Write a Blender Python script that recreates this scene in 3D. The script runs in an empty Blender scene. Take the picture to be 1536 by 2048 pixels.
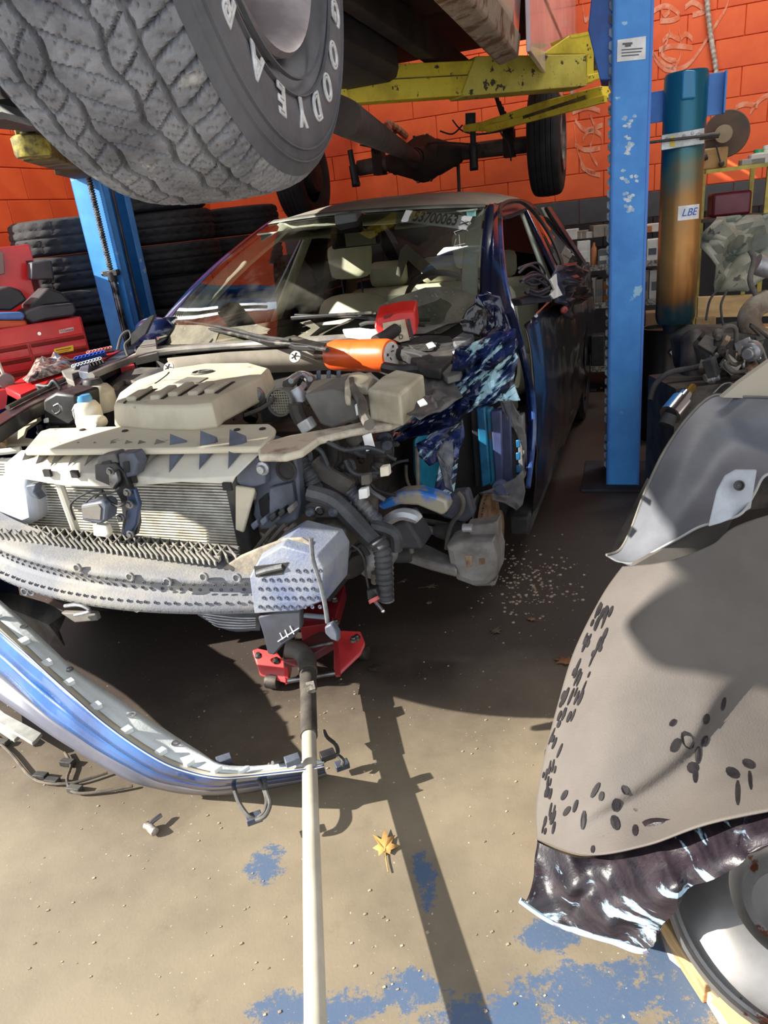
import bpy, bmesh, math, random
from mathutils import Vector, Matrix, noise
from mathutils.bvhtree import BVHTree
random.seed(7)
PI = math.pi
# ------------------------------------------------------------------ camera
FPX = 1420.0; CX, CY = 768.0, 1024.0; CAMH = 1.38
_dx, _dy = 1165 - CX, 4500 - CY
_L = math.hypot(_dx, _dy); PITCH = math.atan2(FPX, _L)
_dn = Vector((_dx / _L * math.cos(PITCH), _dy / _L * math.cos(PITCH), math.sin(PITCH)))
_up = -_dn; _z = Vector((0, 0, 1))
_fw = (_z - _up * _z.dot(_up)).normalized(); _rt = _fw.cross(_up)
RW = Matrix((_rt, _fw, _up))               # camera (x right, y down, z forward) -> world
CAM = Vector((0, 0, CAMH))
cd = bpy.data.cameras.new('camera'); cam = bpy.data.objects.new('camera', cd)
bpy.context.scene.collection.objects.link(cam)
_m = Matrix((RW @ Vector((1, 0, 0)), RW @ Vector((0, -1, 0)), RW @ Vector((0, 0, -1)))).transposed()
cam.matrix_world = Matrix.Translation(CAM) @ _m.to_4x4()
cd.sensor_fit = 'VERTICAL'; cd.sensor_height = 24; cd.lens = FPX / 2048 * 24; cd.clip_start = 0.02
sc = bpy.context.scene; sc.camera = cam
# ------------------------------------------------------------------ light
wd = bpy.data.worlds.new('world'); sc.world = wd; wd.use_nodes = True
bg = wd.node_tree.nodes['Background']; bg.inputs[0].default_value = (0.86, 0.92, 1.0, 1); bg.inputs[1].default_value = 1.7
SUNV = Vector((-1.65, -.22, 1.0)).normalized()
sl = bpy.data.lights.new('sun', 'SUN'); sl.energy = 13.5; sl.angle = 0.009; sl.color = (1.0, .94, .84)
so = bpy.data.objects.new('sun', sl); sc.collection.objects.link(so)
for _x, _y, _e in ((.2, 4.6, 60), (2.6, 4.2, 70)):        # unseen fill lights added to brighten the back wall
    al = bpy.data.lights.new('back_wall_fill', 'AREA'); al.shape = 'RECTANGLE'; al.size = 1.8; al.size_y = .3; al.energy = _e; al.color = (1, .95, .88)
    ao = bpy.data.objects.new('back_wall_fill', al); sc.collection.objects.link(ao); ao.location = (_x, _y, 4.5)
so.rotation_euler = SUNV.to_track_quat('Z', 'Y').to_euler()
sc.view_settings.view_transform = 'Standard'; sc.view_settings.look = 'None'
sc.view_settings.exposure = 0.0; sc.view_settings.gamma = 1; sc.view_settings.use_curve_mapping = False
# ------------------------------------------------------------------ frames
class Fr:
    """a thing's own axes: u right, v away, w up, turned by yaw about the vertical"""
    def __init__(s, x, y, yaw, z=0.):
        s.o = Vector((x, y, z)); s.a = math.radians(yaw)
        c, n = math.cos(s.a), math.sin(s.a)
        s.M = Matrix(((c, n, 0), (-n, c, 0), (0, 0, 1)))
        s.I = s.M.transposed()
    def W(s, p): return s.o + s.M @ Vector(p)
    def L(s, P): return s.I @ (Vector(P) - s.o)
    def p(s, px, py, u=None, v=None, w=None, z=None):
        r = s.I @ (RW @ Vector((px - CX, py - CY, FPX))); c = s.L(CAM)
        if z is not None: return c + r * (z / FPX)
        i, val = (0, u) if u is not None else (1, v) if v is not None else (2, w)
        return c + r * ((val - c[i]) / r[i])
    def q(s, pts, **k): return [s.p(a, b, **k) for a, b in pts]
WF = Fr(0, 0, 0)
# ------------------------------------------------------------------ materials
def M(name, c1, c2=None, scale=6., lo=.4, hi=.62, rough=.6, metal=0., bump=0., bscale=80., c3=None, s3=18., t3=.6, w3=.04,
      stretch=None, coat=0., spec=.5, detail=6, rot=None):
    m = bpy.data.materials.new(name); m.use_nodes = True; nt = m.node_tree; b = nt.nodes['Principled BSDF']
    N = nt.nodes.new; K = nt.links.new
    b.inputs['Roughness'].default_value = rough; b.inputs['Metallic'].default_value = metal
    b.inputs['Coat Weight'].default_value = coat; b.inputs['Coat Roughness'].default_value = .08
    b.inputs['Specular IOR Level'].default_value = spec
    b.inputs['Base Color'].default_value = (*c1, 1)
    tc = N('ShaderNodeTexCoord'); mp = N('ShaderNodeMapping'); K(tc.outputs['Object'], mp.inputs[0])
    if stretch: mp.inputs['Scale'].default_value = stretch
    if rot:
        mp.vector_type = 'TEXTURE'; mp.inputs['Rotation'].default_value = [-q for q in rot]
        mp.inputs['Scale'].default_value = [1 / q for q in (stretch or (1, 1, 1))]
    def noi(sv, d=detail, raw=False):
        n = N('ShaderNodeTexNoise'); n.inputs['Scale'].default_value = sv; n.inputs['Detail'].default_value = d
        n.inputs['Roughness'].default_value = .62
        K((tc.outputs['Object'] if raw else mp.outputs[0]), n.inputs[0]); return n
    col = None
    def mix(a, c, fac):
        x = N('ShaderNodeMix'); x.data_type = 'RGBA'; K(fac, x.inputs['Factor'])
        if a is None: x.inputs['A'].default_value = (*c1, 1)
        else: K(a, x.inputs['A'])
        x.inputs['B'].default_value = (*c, 1); return x.outputs['Result']
    def ramp(n, a, z):
        r = N('ShaderNodeMapRange'); K(n.outputs['Fac'], r.inputs['Value'])
        r.inputs['From Min'].default_value = a; r.inputs['From Max'].default_value = z; return r.outputs[0]
    if c2: col = mix(None, c2, ramp(noi(scale), lo, hi))
    if c3: col = mix(col, c3, ramp(noi(s3), t3, t3 + w3))
    if col: K(col, b.inputs['Base Color'])
    if bump:
        bn = N('ShaderNodeBump'); bn.inputs['Strength'].default_value = bump; bn.inputs['Distance'].default_value = .004
        K(noi(bscale, 4, True).outputs['Fac'], bn.inputs['Height']); K(bn.outputs[0], b.inputs['Normal'])
    return m
def S(r, g, b):      # sRGB 0..255 -> linear
    f = lambda c: (c / 255 / 12.92) if c / 255 <= .04045 else ((c / 255 + .055) / 1.055) ** 2.4
    return (f(r), f(g), f(b))
def glassmat(name, tint=(.8, .85, .82), k=.10, rough=.02, dust=None, dl=.5, dh=.75, ds=2.):
    m = bpy.data.materials.new(name); m.use_nodes = True; nt = m.node_tree; nt.nodes.clear(); N = nt.nodes.new; K = nt.links.new
    o = N('ShaderNodeOutputMaterial'); t = N('ShaderNodeBsdfTransparent'); t.inputs[0].default_value = (*tint, 1)
    g = N('ShaderNodeBsdfGlossy'); g.inputs['Roughness'].default_value = rough; g.inputs[0].default_value = (1, 1, 1, 1)
    lw = N('ShaderNodeFresnel'); lw.inputs[0].default_value = 1.7
    x = N('ShaderNodeMixShader'); K(lw.outputs[0], x.inputs[0]); K(t.outputs[0], x.inputs[1]); K(g.outputs[0], x.inputs[2])
    out = x.outputs[0]
    if dust:
        tc = N('ShaderNodeTexCoord'); n = N('ShaderNodeTexNoise'); n.inputs['Scale'].default_value = ds; n.inputs['Detail'].default_value = 7
        K(tc.outputs['Object'], n.inputs[0]); r = N('ShaderNodeMapRange'); K(n.outputs[0], r.inputs[0])
        r.inputs[1].default_value = dl; r.inputs[2].default_value = dh; r.inputs[4].default_value = .6
        d = N('ShaderNodeBsdfDiffuse'); d.inputs[0].default_value = (*dust, 1)
        y = N('ShaderNodeMixShader'); K(r.outputs[0], y.inputs[0]); K(out, y.inputs[1]); K(d.outputs[0], y.inputs[2]); out = y.outputs[0]
    K(out, o.inputs[0]); return m
# ------------------------------------------------------------------ mesh builder
class MB:
    def __init__(s): s.v = []; s.f = []; s.mi = []; s.cur = 0
    def add(s, vs, fs):
        n = len(s.v); s.v += [Vector(p) for p in vs]
        for f in fs: s.f.append([n + i for i in f]); s.mi.append(s.cur)
        return s
    def hexa(s, P): return s.add(P, [(0, 3, 2, 1), (4, 5, 6, 7), (0, 1, 5, 4), (1, 2, 6, 5), (2, 3, 7, 6), (3, 0, 4, 7)])
    def box(s, lo, hi):
        a, b = lo, hi
        return s.hexa([(a[0], a[1], a[2]), (b[0], a[1], a[2]), (b[0], b[1], a[2]), (a[0], b[1], a[2]),
                       (a[0], a[1], b[2]), (b[0], a[1], b[2]), (b[0], b[1], b[2]), (a[0], b[1], b[2])])
    def obox(s, c, ax, ay, az):
        c, ax, ay, az = map(Vector, (c, ax, ay, az))
        return s.hexa([c - ax - ay - az, c + ax - ay - az, c + ax + ay - az, c - ax + ay - az,
                       c - ax - ay + az, c + ax - ay + az, c + ax + ay + az, c - ax + ay + az])
    def beam(s, p0, p1, w, h, up=(0, 0, 1)):
        p0, p1 = Vector(p0), Vector(p1); d = (p1 - p0); n = d.normalized()
        x = n.cross(Vector(up)); x = (x if x.length > 1e-4 else Vector((1, 0, 0))).normalized(); y = x.cross(n)
        return s.obox((p0 + p1) / 2, x * w / 2, d / 2, y * h / 2)
    def prism(s, poly, vec):
        poly = [Vector(p) for p in poly]; vec = Vector(vec); n = len(poly)
        return s.add(poly + [p + vec for p in poly], [tuple(range(n))[::-1], tuple(range(n, 2 * n))] +
                     [(i, (i + 1) % n, n + (i + 1) % n, n + i) for i in range(n)])
    def tube(s, pts, r, n=8, smooth=0, cap=True):
        P = [Vector(p) for p in pts]
        R = list(r) if isinstance(r, (list, tuple)) else [r] * len(P)
        if smooth: P, R = spline(P, R, smooth)
        t0 = (P[1] - P[0]).normalized(); x = t0.orthogonal().normalized(); vs = []
        for i, p in enumerate(P):
            t = ((P[min(i + 1, len(P) - 1)] - P[max(i - 1, 0)])); t = t.normalized() if t.length > 1e-9 else t0
            x = (x - t * x.dot(t)); x = x.normalized() if x.length > 1e-6 else t.orthogonal().normalized(); y = t.cross(x)
            vs += [p + (x * math.cos(2 * PI * k / n) + y * math.sin(2 * PI * k / n)) * R[i] for k in range(n)]
        fs = [(i * n + k, i * n + (k + 1) % n, (i + 1) * n + (k + 1) % n, (i + 1) * n + k) for i in range(len(P) - 1) for k in range(n)]
        if cap: fs += [tuple(range(n))[::-1], tuple(range((len(P) - 1) * n, len(P) * n))]
        return s.add(vs, fs)
    def cyl(s, p0, p1, r, n=16, r2=None): return s.tube([p0, p1], [r, r if r2 is None else r2], n)
    def lathe(s, c, ax, prof, n=32, closed=False):
        """prof: (radius, distance along ax)"""
        c, ax = Vector(c), Vector(ax).normalized(); x = ax.orthogonal().normalized(); y = ax.cross(x); vs = []; m = len(prof)
        for k in range(n):
            d = x * math.cos(2 * PI * k / n) + y * math.sin(2 * PI * k / n)
            vs += [c + d * r + ax * a for r, a in prof]
        fs = [(k * m + i, k * m + (i + 1) % m, ((k + 1) % n) * m + (i + 1) % m, ((k + 1) % n) * m + i) for k in range(n) for i in range(m if closed else m - 1)]
        return s.add(vs, fs)
    def grid(s, rows):
        m = len(rows[0]); vs = [p for r in rows for p in r]
        return s.add(vs, [(i * m + j, i * m + j + 1, (i + 1) * m + j + 1, (i + 1) * m + j) for i in range(len(rows) - 1) for j in range(m - 1)])
    def poly(s, pts): return s.add(pts, [tuple(range(len(pts)))])
    def ball(s, c, r, n=10, sc_=(1, 1, 1)):
        c = Vector(c); rows = [[c + Vector((math.cos(2 * PI * k / n) * math.sin(PI * i / n) * r * sc_[0], math.sin(2 * PI * k / n) * math.sin(PI * i / n) * r * sc_[1], math.cos(PI * i / n) * r * sc_[2])) for k in range(n + 1)] for i in range(n + 1)]
        return s.grid(rows)
def spline(P, R=None, k=4, closed=False):
    n = len(P); out = []; ro = []
    R = R or [1] * n
    rng = n if closed else n - 1
    for i in range(rng):
        g = (lambda j: P[j % n]) if closed else (lambda j: P[max(0, min(n - 1, j))])
        a, b, c, d = g(i - 1), g(i), g(i + 1), g(i + 2)
        for q in range(k):
            t = q / k
            out.append(.5 * ((2 * b) + (c - a) * t + (2 * a - 5 * b + 4 * c - d) * t * t + (3 * b - a - 3 * c + d) * t ** 3))
            ro.append(R[i] * (1 - t) + R[(i + 1) % n] * t)
    if not closed: out.append(P[-1]); ro.append(R[-1])
    return out, ro
def sp2(pts, k=4): return spline([Vector(p) for p in pts], None, k)[0]
def lerp(a, b, t): return a + (b - a) * t
col = sc.collection
def link(name, mb, mat, parent=None, loc=None, solid=0, bevel=0, sub=0, label=None, smooth=True, off=-1, ang=35):
    me = bpy.data.meshes.new(name); loc = Vector(loc) if loc is not None else Vector((0, 0, 0))
    me.from_pydata([tuple(p - loc) for p in mb.v], [], mb.f); me.validate()
    bm = bmesh.new(); bm.from_mesh(me)
    if len(bm.faces) < 60000: bmesh.ops.recalc_face_normals(bm, faces=bm.faces)
    bm.to_mesh(me); bm.free()
    for x in (mat if isinstance(mat, (list, tuple)) else [mat]): me.materials.append(x)
    if isinstance(mat, (list, tuple)) and len(me.polygons) == len(mb.mi):
        me.polygons.foreach_set('material_index', mb.mi)
    if smooth:
        me.polygons.foreach_set('use_smooth', [True] * len(me.polygons)); me.set_sharp_from_angle(angle=math.radians(ang))
    o = bpy.data.objects.new(name, me); col.objects.link(o)
    o.location = loc
    if parent: o.parent = parent
    if solid: d = o.modifiers.new('s', 'SOLIDIFY'); d.thickness = solid; d.offset = off
    if bevel: d = o.modifiers.new('b', 'BEVEL'); d.width = bevel; d.segments = 2; d.limit_method = 'ANGLE'
    if sub: d = o.modifiers.new('u', 'SUBSURF'); d.levels = sub; d.render_levels = sub
    if label: o['label'] = label
    return o
def root(name, label, cat, fr, group=None):
    o = bpy.data.objects.new(name, None); col.objects.link(o); o.empty_display_size = .05
    o.location = fr.o; o.rotation_euler = (0, 0, -fr.a); o['label'] = label; o['category'] = cat
    if group: o['group'] = group
    return o
def one(name, label, cat, fr, mb, mat, group=None, **k):
    o = link(name, mb, mat, **k); o.location = fr.o; o.rotation_euler = (0, 0, -fr.a); o['label'] = label; o['category'] = cat
    if group: o['group'] = group
    return o
def struct(name, fr, mb, mat, **k):
    o = link(name, mb, mat, **k); o.location = fr.o; o.rotation_euler = (0, 0, -fr.a); o['kind'] = 'structure'; return o
def copy(o, loc=None, rot=None, label=None, group=None, parent=None):
    c = o.copy(); col.objects.link(c)
    if loc is not None: c.location = loc
    if rot is not None: c.rotation_euler = rot
    if label: c['label'] = label
    if group: c['group'] = group
    if parent: c.parent = parent
    for ch in list(o.children): copy(ch, parent=c)
    return c
def txt(name, s, mat, parent, origin, xdir, ydir, size, depth=.0006, label=None, squeeze=1., ital=0., line=0, bold=0):
    cu = bpy.data.curves.new(name, 'FONT'); cu.body = s; cu.size = size; cu.extrude = depth; cu.align_x = 'CENTER'; cu.align_y = 'CENTER'; cu.shear = ital
    if bold: cu.offset = bold
    if line: cu.fill_mode = 'NONE'; cu.extrude = 0; cu.bevel_depth = line; cu.bevel_resolution = 1
    t = bpy.data.objects.new(name, cu); col.objects.link(t)
    dg = bpy.context.evaluated_depsgraph_get(); me = bpy.data.meshes.new_from_object(t.evaluated_get(dg)); bpy.data.objects.remove(t)
    o = bpy.data.objects.new(name, me); me.materials.clear(); me.materials.append(mat); col.objects.link(o)
    x = Vector(xdir).normalized(); y = Vector(ydir); y = (y - x * y.dot(x)).normalized(); z = x.cross(y)
    o.parent = parent; o.matrix_local = Matrix.Translation(Vector(origin)) @ Matrix((x * squeeze, y, z)).transposed().to_4x4()
    if label: o['label'] = label
    return o
def stamp(fr): return fr
# ------------------------------------------------------------------ common materials
black = M('black_plastic', S(22, 22, 24), S(48, 47, 48), 9, rough=.5, bump=.1)
blackd = M('dusty_black', S(30, 30, 32), S(88, 84, 78), 7, .42, .72, rough=.75, bump=.15)
rubber = M('rubber', S(34, 34, 36), S(60, 59, 60), 10, rough=.8, bump=.2)
dust = M('dusty_plastic', S(176, 165, 142), S(140, 132, 116), 6, .4, .75, rough=.85, bump=.2, c3=S(96, 90, 80), s3=22, t3=.68)
dust2 = M('light_dust', S(196, 186, 164), S(160, 150, 130), 5, .45, .7, rough=.9, bump=.15, c3=S(110, 102, 92), s3=30, t3=.7)
steel = M('steel', S(150, 150, 152), S(100, 98, 96), 14, rough=.35, metal=.9)
darksteel = M('dark_steel', S(52, 50, 50), S(86, 78, 72), 12, rough=.55, metal=.5, bump=.2)
rusty = M('rusty_metal', S(96, 66, 46), S(150, 132, 112), 14, rough=.8, bump=.3)
white = M('white_paper', S(232, 232, 230), S(205, 204, 200), 12, rough=.7)
offwhite = M('offwhite_plastic', S(214, 208, 190), S(180, 160, 128), 7, .5, .75, rough=.5)
lblue = M('lift_blue', S(70, 150, 222), S(44, 116, 192), 3, .35, .65, rough=.42, c3=S(150, 190, 215), s3=9, t3=.63, w3=.02, bump=.1)
yellow = M('lift_yellow', S(222, 200, 56), S(180, 156, 40), 7, .45, .7, rough=.5, c3=S(70, 58, 40), s3=26, t3=.63, w3=.03, bump=.2)
yellowd = M('grimy_yellow', S(120, 104, 44), S(60, 48, 32), 9, .4, .6, rough=.7, bump=.2)
grime = M('truck_grime', S(58, 45, 38), S(34, 28, 26), 6, rough=.9, bump=.3)
# ------------------------------------------------------------------ floor
def floor_mat():
    m = M('concrete_floor', S(128, 117, 98), S(100, 90, 75), 1.6, .4, .66, rough=.62, bump=.12, bscale=140)
    nt = m.node_tree; N = nt.nodes.new; K = nt.links.new; b = nt.nodes['Principled BSDF']
    src = b.inputs['Base Color'].links[0].from_socket; tc = N('ShaderNodeTexCoord')
    def noise_(s, d=8, r=.7):
        n = N('ShaderNodeTexNoise'); n.inputs['Scale'].default_value = s; n.inputs['Detail'].default_value = d; n.inputs['Roughness'].default_value = r
        K(tc.outputs['Object'], n.inputs[0]); return n.outputs[0]
    def math_(op, a, c):
        n = N('ShaderNodeMath'); n.operation = op
        for i, q in enumerate((a, c)):
            if isinstance(q, (int, float)): n.inputs[i].default_value = q
            else: K(q, n.inputs[i])
        return n.outputs[0]
    def mr(v, a, z):
        n = N('ShaderNodeMapRange'); K(v, n.inputs[0]); n.inputs[1].default_value = a; n.inputs[2].default_value = z; return n.outputs[0]
    def mix(a, c, f):
        x = N('ShaderNodeMix'); x.data_type = 'RGBA'; K(f, x.inputs['Factor']); K(a, x.inputs['A']); x.inputs['B'].default_value = (*c, 1); return x.outputs['Result']
    sx = N('ShaderNodeSeparateXYZ'); K(tc.outputs['Object'], sx.inputs[0])
    dirt = mr(noise_(9), .58, .75)
    src = mix(src, S(104, 88, 70), math_('MULTIPLY', dirt, .6))
    # painted shade with some oil: floor colour darkened towards the bay's inside
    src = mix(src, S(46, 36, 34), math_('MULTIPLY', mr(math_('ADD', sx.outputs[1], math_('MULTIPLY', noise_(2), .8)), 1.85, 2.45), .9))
    # blue paint left in patches near the door
    def blob(cx, cy, rx, ry):
        a = math_('POWER', math_('DIVIDE', math_('SUBTRACT', sx.outputs[0], cx), rx), 2)
        c = math_('POWER', math_('DIVIDE', math_('SUBTRACT', sx.outputs[1], cy), ry), 2)
        return math_('SUBTRACT', 1.0, math_('ADD', a, c))
    f = None
    for q in BLOBS:
        v = blob(*q); f = v if f is None else math_('MAXIMUM', f, v)
    f = math_('MAXIMUM', f, -.6)
    nn = noise_(17, 12, .85)
    mask = mr(math_('ADD', math_('MULTIPLY', f, .20), nn), .595, .635)
    src = mix(src, S(50, 82, 118), math_('MULTIPLY', mask, .8))
    sp = mr(noise_(120, 3, .5), .70, .74); src = mix(src, S(214, 204, 184), math_('MULTIPLY', sp, .6))
    K(src, b.inputs['Base Color']); return m
BLOBS = []
for px, py, rx, ry in ((1180, 1990, .24, .09), (1000, 2040, .22, .07), (650, 2020, .16, .05), (1400, 1960, .20, .14), (850, 1760, .035, .10), (530, 1730, .06, .08), (1100, 1870, .09, .05), (820, 1980, .08, .06), (560, 2020, .08, .06)):
    g = WF.p(px, py, w=0.); BLOBS.append((g.x, g.y, rx, ry))
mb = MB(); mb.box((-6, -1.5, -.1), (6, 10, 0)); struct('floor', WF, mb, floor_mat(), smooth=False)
# ------------------------------------------------------------------ building
BF = Fr(0, 0, 20.)
orange = M('orange_wall_paint', S(238, 104, 48), S(222, 88, 40), 2.5, rough=.6, bump=.15, c3=S(214, 120, 80), s3=7, t3=.66, w3=.1)
greyband = M('grey_wall_paint', S(78, 76, 80), S(66, 64, 68), 4, rough=.7, bump=.15)
blackwall = M('black_wall_paint', S(38, 36, 38), S(26, 25, 27), 4, rough=.8, bump=.15)
gp = WF.p(1150, 400, z=6.1); VB = BF.L(gp).y; HB = gp.z           # back wall distance, height of the orange paint's lower edge
lp = BF.L(WF.p(70, 400, z=5.0)); UL = lp.x
print('VB', VB, 'HB', HB, 'UL', UL)
mb = MB(); mb.box((UL - .2, VB, 0), (5.2, VB + .2, HB - .2)); mb.cur = 1; mb.box((UL - .2, VB, HB - .2), (5.2, VB + .2, 4.6)); wb = struct('wall_back', BF, mb, [blackwall, orange], smooth=False)
def bricks(parent, along, o, n0, n1, rows, z0, nrm, pick):
    meshes = {}
    for r in range(rows):
        z = z0 + r * .2
        for k in range(n0, n1):
            a = k * .4 + (.2 if r % 2 else 0); mt = pick(z)
            if mt.name not in meshes:
                b = MB(); ax = Vector(along) * .1975; b.obox((0, 0, 0), ax, Vector(nrm) * .012, (0, 0, .0975)); ob = link('concrete_block', b, mt, parent, bevel=.004, smooth=False)
                meshes[mt.name] = ob; e = ob
            else: e = meshes[mt.name].copy(); col.objects.link(e); e.parent = parent
            e.location = Vector(o) + Vector(along) * a + Vector(nrm) * .004 + Vector((0, 0, z + .1))
z0 = HB - 2.0 - .2
pick = lambda z: orange if z > HB - .01 - 0.02 else (greyband if z > HB - .23 else blackwall)
bricks(wb, (1, 0, 0), (0, VB, 0), -8, 9, 17, HB - .4, (0, -1, 0), pick)
mb = MB(); mb.box((UL - .25, 3.3, 0), (UL, VB, 4.6)); wl = struct('wall_left', BF, mb, orange, smooth=False)
bricks(wl, (0, 1, 0), (UL, 0, 0), 9, 17, 12, HB - .6, (1, 0, 0), lambda z: orange)
ceilm = M('ceiling_grey', S(96, 92, 90), S(70, 66, 64), 3)
mb = MB(); mb.box((-3.2, .9, 4.6), (5.2, VB + .2, 4.75)); struct('ceiling', BF, mb, ceilm, smooth=False)
mb = MB(); mb.box((3.4, .6, 0), (3.6, VB, 4.6)); struct('wall_right', BF, mb, M('right_wall_grey', S(150, 146, 142), rough=.8), smooth=False)
# ------------------------------------------------------------------ lift posts
TF = Fr(0, 0, 20.)                      # axes shared by the truck and its lift
def lift_post_right():
    F = Fr(*WF.p(1245, 975, w=0.).xy, 20.)
    r = root('lift_post', 'blue steel lift post with white label, right of the dark blue car', 'car lift', F, 'posts of the two-post lift')
    r.pop('group')
    a = F.p(1212, 965, v=0.).x; b = F.p(1277, 965, v=0.).x; w = b - a
    m = MB(); H = 3.6
    m.box((a, 0, 0), (b, .006, H)); m.box((b - .006, 0, 0), (b, .30, H)); m.box((a, .294, 0), (b, .30, H)); m.box((a, 0, 0), (a + .01, .05, H)); m.box((a, .25, 0), (a + .01, .3, H))
    link('column', m, lblue, r, bevel=.002)
    m = MB(); m.box((b - .008, -.004, 0), (b + .002, .0, H)); m.box((a + .012, -.003, 0), (a + .016, 0, H)); link('column_edge', m, M('edge_blue', S(70, 120, 200), rough=.4), r)
    m = MB(); z = .1
    while z < 2.9:
        m.prism([(a, .02, z), (a - .012, .02, z + .012), (a - .012, .02, z + .034), (a, .02, z + .04)], (0, .03, 0)); z += .047
    o = link('ratchet_rack', m, M('rack_steel', S(130, 150, 170), S(60, 50, 44), 14, rough=.5), r)
    m = MB(); m.box((a - .12, -.07, 0), (b + .10, .38, .016)); link('base_plate', m, M('base_grime', S(40, 44, 54), S(28, 24, 24), 6, rough=.8), r, bevel=.003)
    # grime on foot of the column
    # label
    P = F.q([(1235, 80), (1292, 72), (1291, 118), (1234, 124)], v=-.003)
    m = MB(); m.prism(P, (0, .002, 0)); lb = link('warning_label', m, white, r, label='white paper label')
    blk = M('print_grey', S(90, 90, 92)); m = MB()
    for i, (x0, x1, y) in enumerate(((1245, 1265, 88), (1250, 1262, 92), (1243, 1285, 100), (1243, 1283, 106), (1243, 1278, 112))):
        A, B = F.p(x0, y, v=-.0045), F.p(x1, y - (x1 - x0) * .08, v=-.0045); m.beam(A, B, .001, .004 if i > 1 else .007)
    link('printed_line', m, blk, lb)
    # flaked paint and chalk marks on the face
    ch = M('chalk_white', S(206, 214, 216), S(150, 180, 205), 30, .45, .55, rough=.9); m = MB(); random.seed(3)
    for (cx, cy, n, sx, sy) in ((1258, 245, 7, 12, 14), (1258, 300, 14, 12, 26), (1258, 355, 8, 22, 14), (1256, 395, 10, 14, 16), (1262, 420, 8, 18, 16)):
        for k in range(n):
            x, y = random.gauss(cx, sx * .45), random.gauss(cy, sy * .45); q = [(x + random.uniform(.5, 1) * 6 * math.cos(t), y + random.uniform(.4, 1) * 5 * math.sin(t)) for t in [j * PI / 3.5 for j in range(7)]]
            m.prism(F.q(q, v=-.0006 - .00006 * k), (0, .0006, 0))
    c = link('scraped_paint', m, ch, r); c['kind'] = 'stuff'
    # carriage behind, wider blue web at top left
    m = MB(); P = F.q([(1186, -40), (1225, -40), (1225, 160), (1200, 160), (1176, 60)], v=.03)
    m.prism(P, (0, .2, 0)); link('carriage', m, M('carriage_blue', S(36, 86, 160), S(24, 60, 120), 5, rough=.5), r, bevel=.004)
    # upper arm, reaching left under the truck
    h = 1.93
    def arm(name, pts, th, lab, mat):     # pts: pixel outline of the near face, at height/side plane
        m = MB(); m.prism(pts, th); return link(name, m, mat, r, bevel=.004, label=lab)
    A = F.p(672, 205, w=h); B = F.p(1205, 180, w=h); d = (A - B).normalized(); bk = Vector((-d.y, d.x, 0)); bk = -bk if bk.y < 0 else bk
    # plane through AB, vertical: helper by solving with u=const is not possible, use small solve
    def on(px, py, off=0.):
        c = F.L(CAM); ry = F.p(px, py, z=1.) - c; n = bk; q = A + bk * off
        return c + ry * ((q - c).dot(n) / ry.dot(n))
    arm('arm_inner_tube', [on(*p) for p in ((668, 208), (672, 133), (952, 120), (940, 190))], bk * .10, None, yellow)
    m = MB(); m.beam(on(695, 163, -.004), on(940, 150, -.004), .006, .004); link('arm_seam', m, yellowd, r)
    ou = [on(*p, off=-.02) for p in ((925, 186), (952, 112), (1176, 108), (1174, 172), (930, 192))]
    arm('arm_outer_sleeve', ou, bk * .15, None, M('arm_yellow', S(206, 192, 84), S(176, 160, 60), 6, rough=.55, c3=S(64, 54, 40), s3=20, t3=.6, w3=.02, bump=.2))
    gm = [on(*p, off=-.02) for p in ((1085, 108), (1140, 70), (1195, 60), (1188, 78), (1188, 165), (1172, 168), (1170, 108))]
    arm('arm_gusset', gm, bk * .012, None, yellow)
    gm = [on(*p, off=.14) for p in ((1100, 106), (1150, 72), (1197, 64), (1197, 160), (1172, 160))]
    arm('arm_gusset', gm, bk * .012, None, yellow)
    m = MB(); m.prism([on(*p, off=-.022) for p in ((1140, 70), (1195, 60), (1197, 66), (1142, 76))], bk * .17); link('arm_gusset_flange', m, yellow, r)
    m = MB(); m.prism([on(*p, off=-.024) for p in ((1176, 150), (1205, 143), (1207, 154), (1176, 166))], bk * .16); link('arm_hinge_plate', m, yellow, r, bevel=.003)
    m = MB(); m.tube([on(x, y, .05) for x, y in ((1190, 85), (1190, 140))], .022, 14); link('hinge_pin', m, darksteel, r)
    m = MB(); m.prism([on(*p, off=-.03) for p in ((664, 205), (668, 178), (694, 176), (698, 196), (684, 208))], bk * .12); link('arm_end_stop', m, yellow, r, bevel=.004)
    m = MB()
    for i in range(9): m.cyl(on(672 + i * 7, 137, .03 + .003 * i), on(671 + i * 7, 118, .03), .012, 6)
    link('lifting_pad', m, darksteel, r)
    # lower arm
    A = F.p(930, 262, w=h - .04)
    B = F.p(1208, 196, w=h - .04); d = (A - B).normalized(); bk = Vector((-d.y, d.x, 0)); bk = -bk if bk.y < 0 else bk
    arm('rear_arm_tube', [on(*p) for p in ((926, 264), (926, 250), (965, 243), (1075, 205), (1200, 172), (1208, 196), (1090, 226), (968, 262))], bk * .08, None, yellow)
    m = MB(); m.prism([on(*p, off=-.02) for p in ((968, 252), (1208, 190), (1208, 205), (972, 266))], bk * .03); link('rear_arm_flange', m, yellow, r, bevel=.002)
    m = MB(); m.prism([on(*p, off=-.024) for p in ((1045, 232), (1170, 190), (1172, 198), (1046, 238))], bk * .01); link('rear_arm_slot', m, yellowd, r)
    m = MB(); m.cyl(on(941, 255, .04), on(941, 226, .04), .035, 14); link('rear_lifting_pad', m, rubber, r, bevel=.002)
    return r
lift_post_right()
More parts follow.
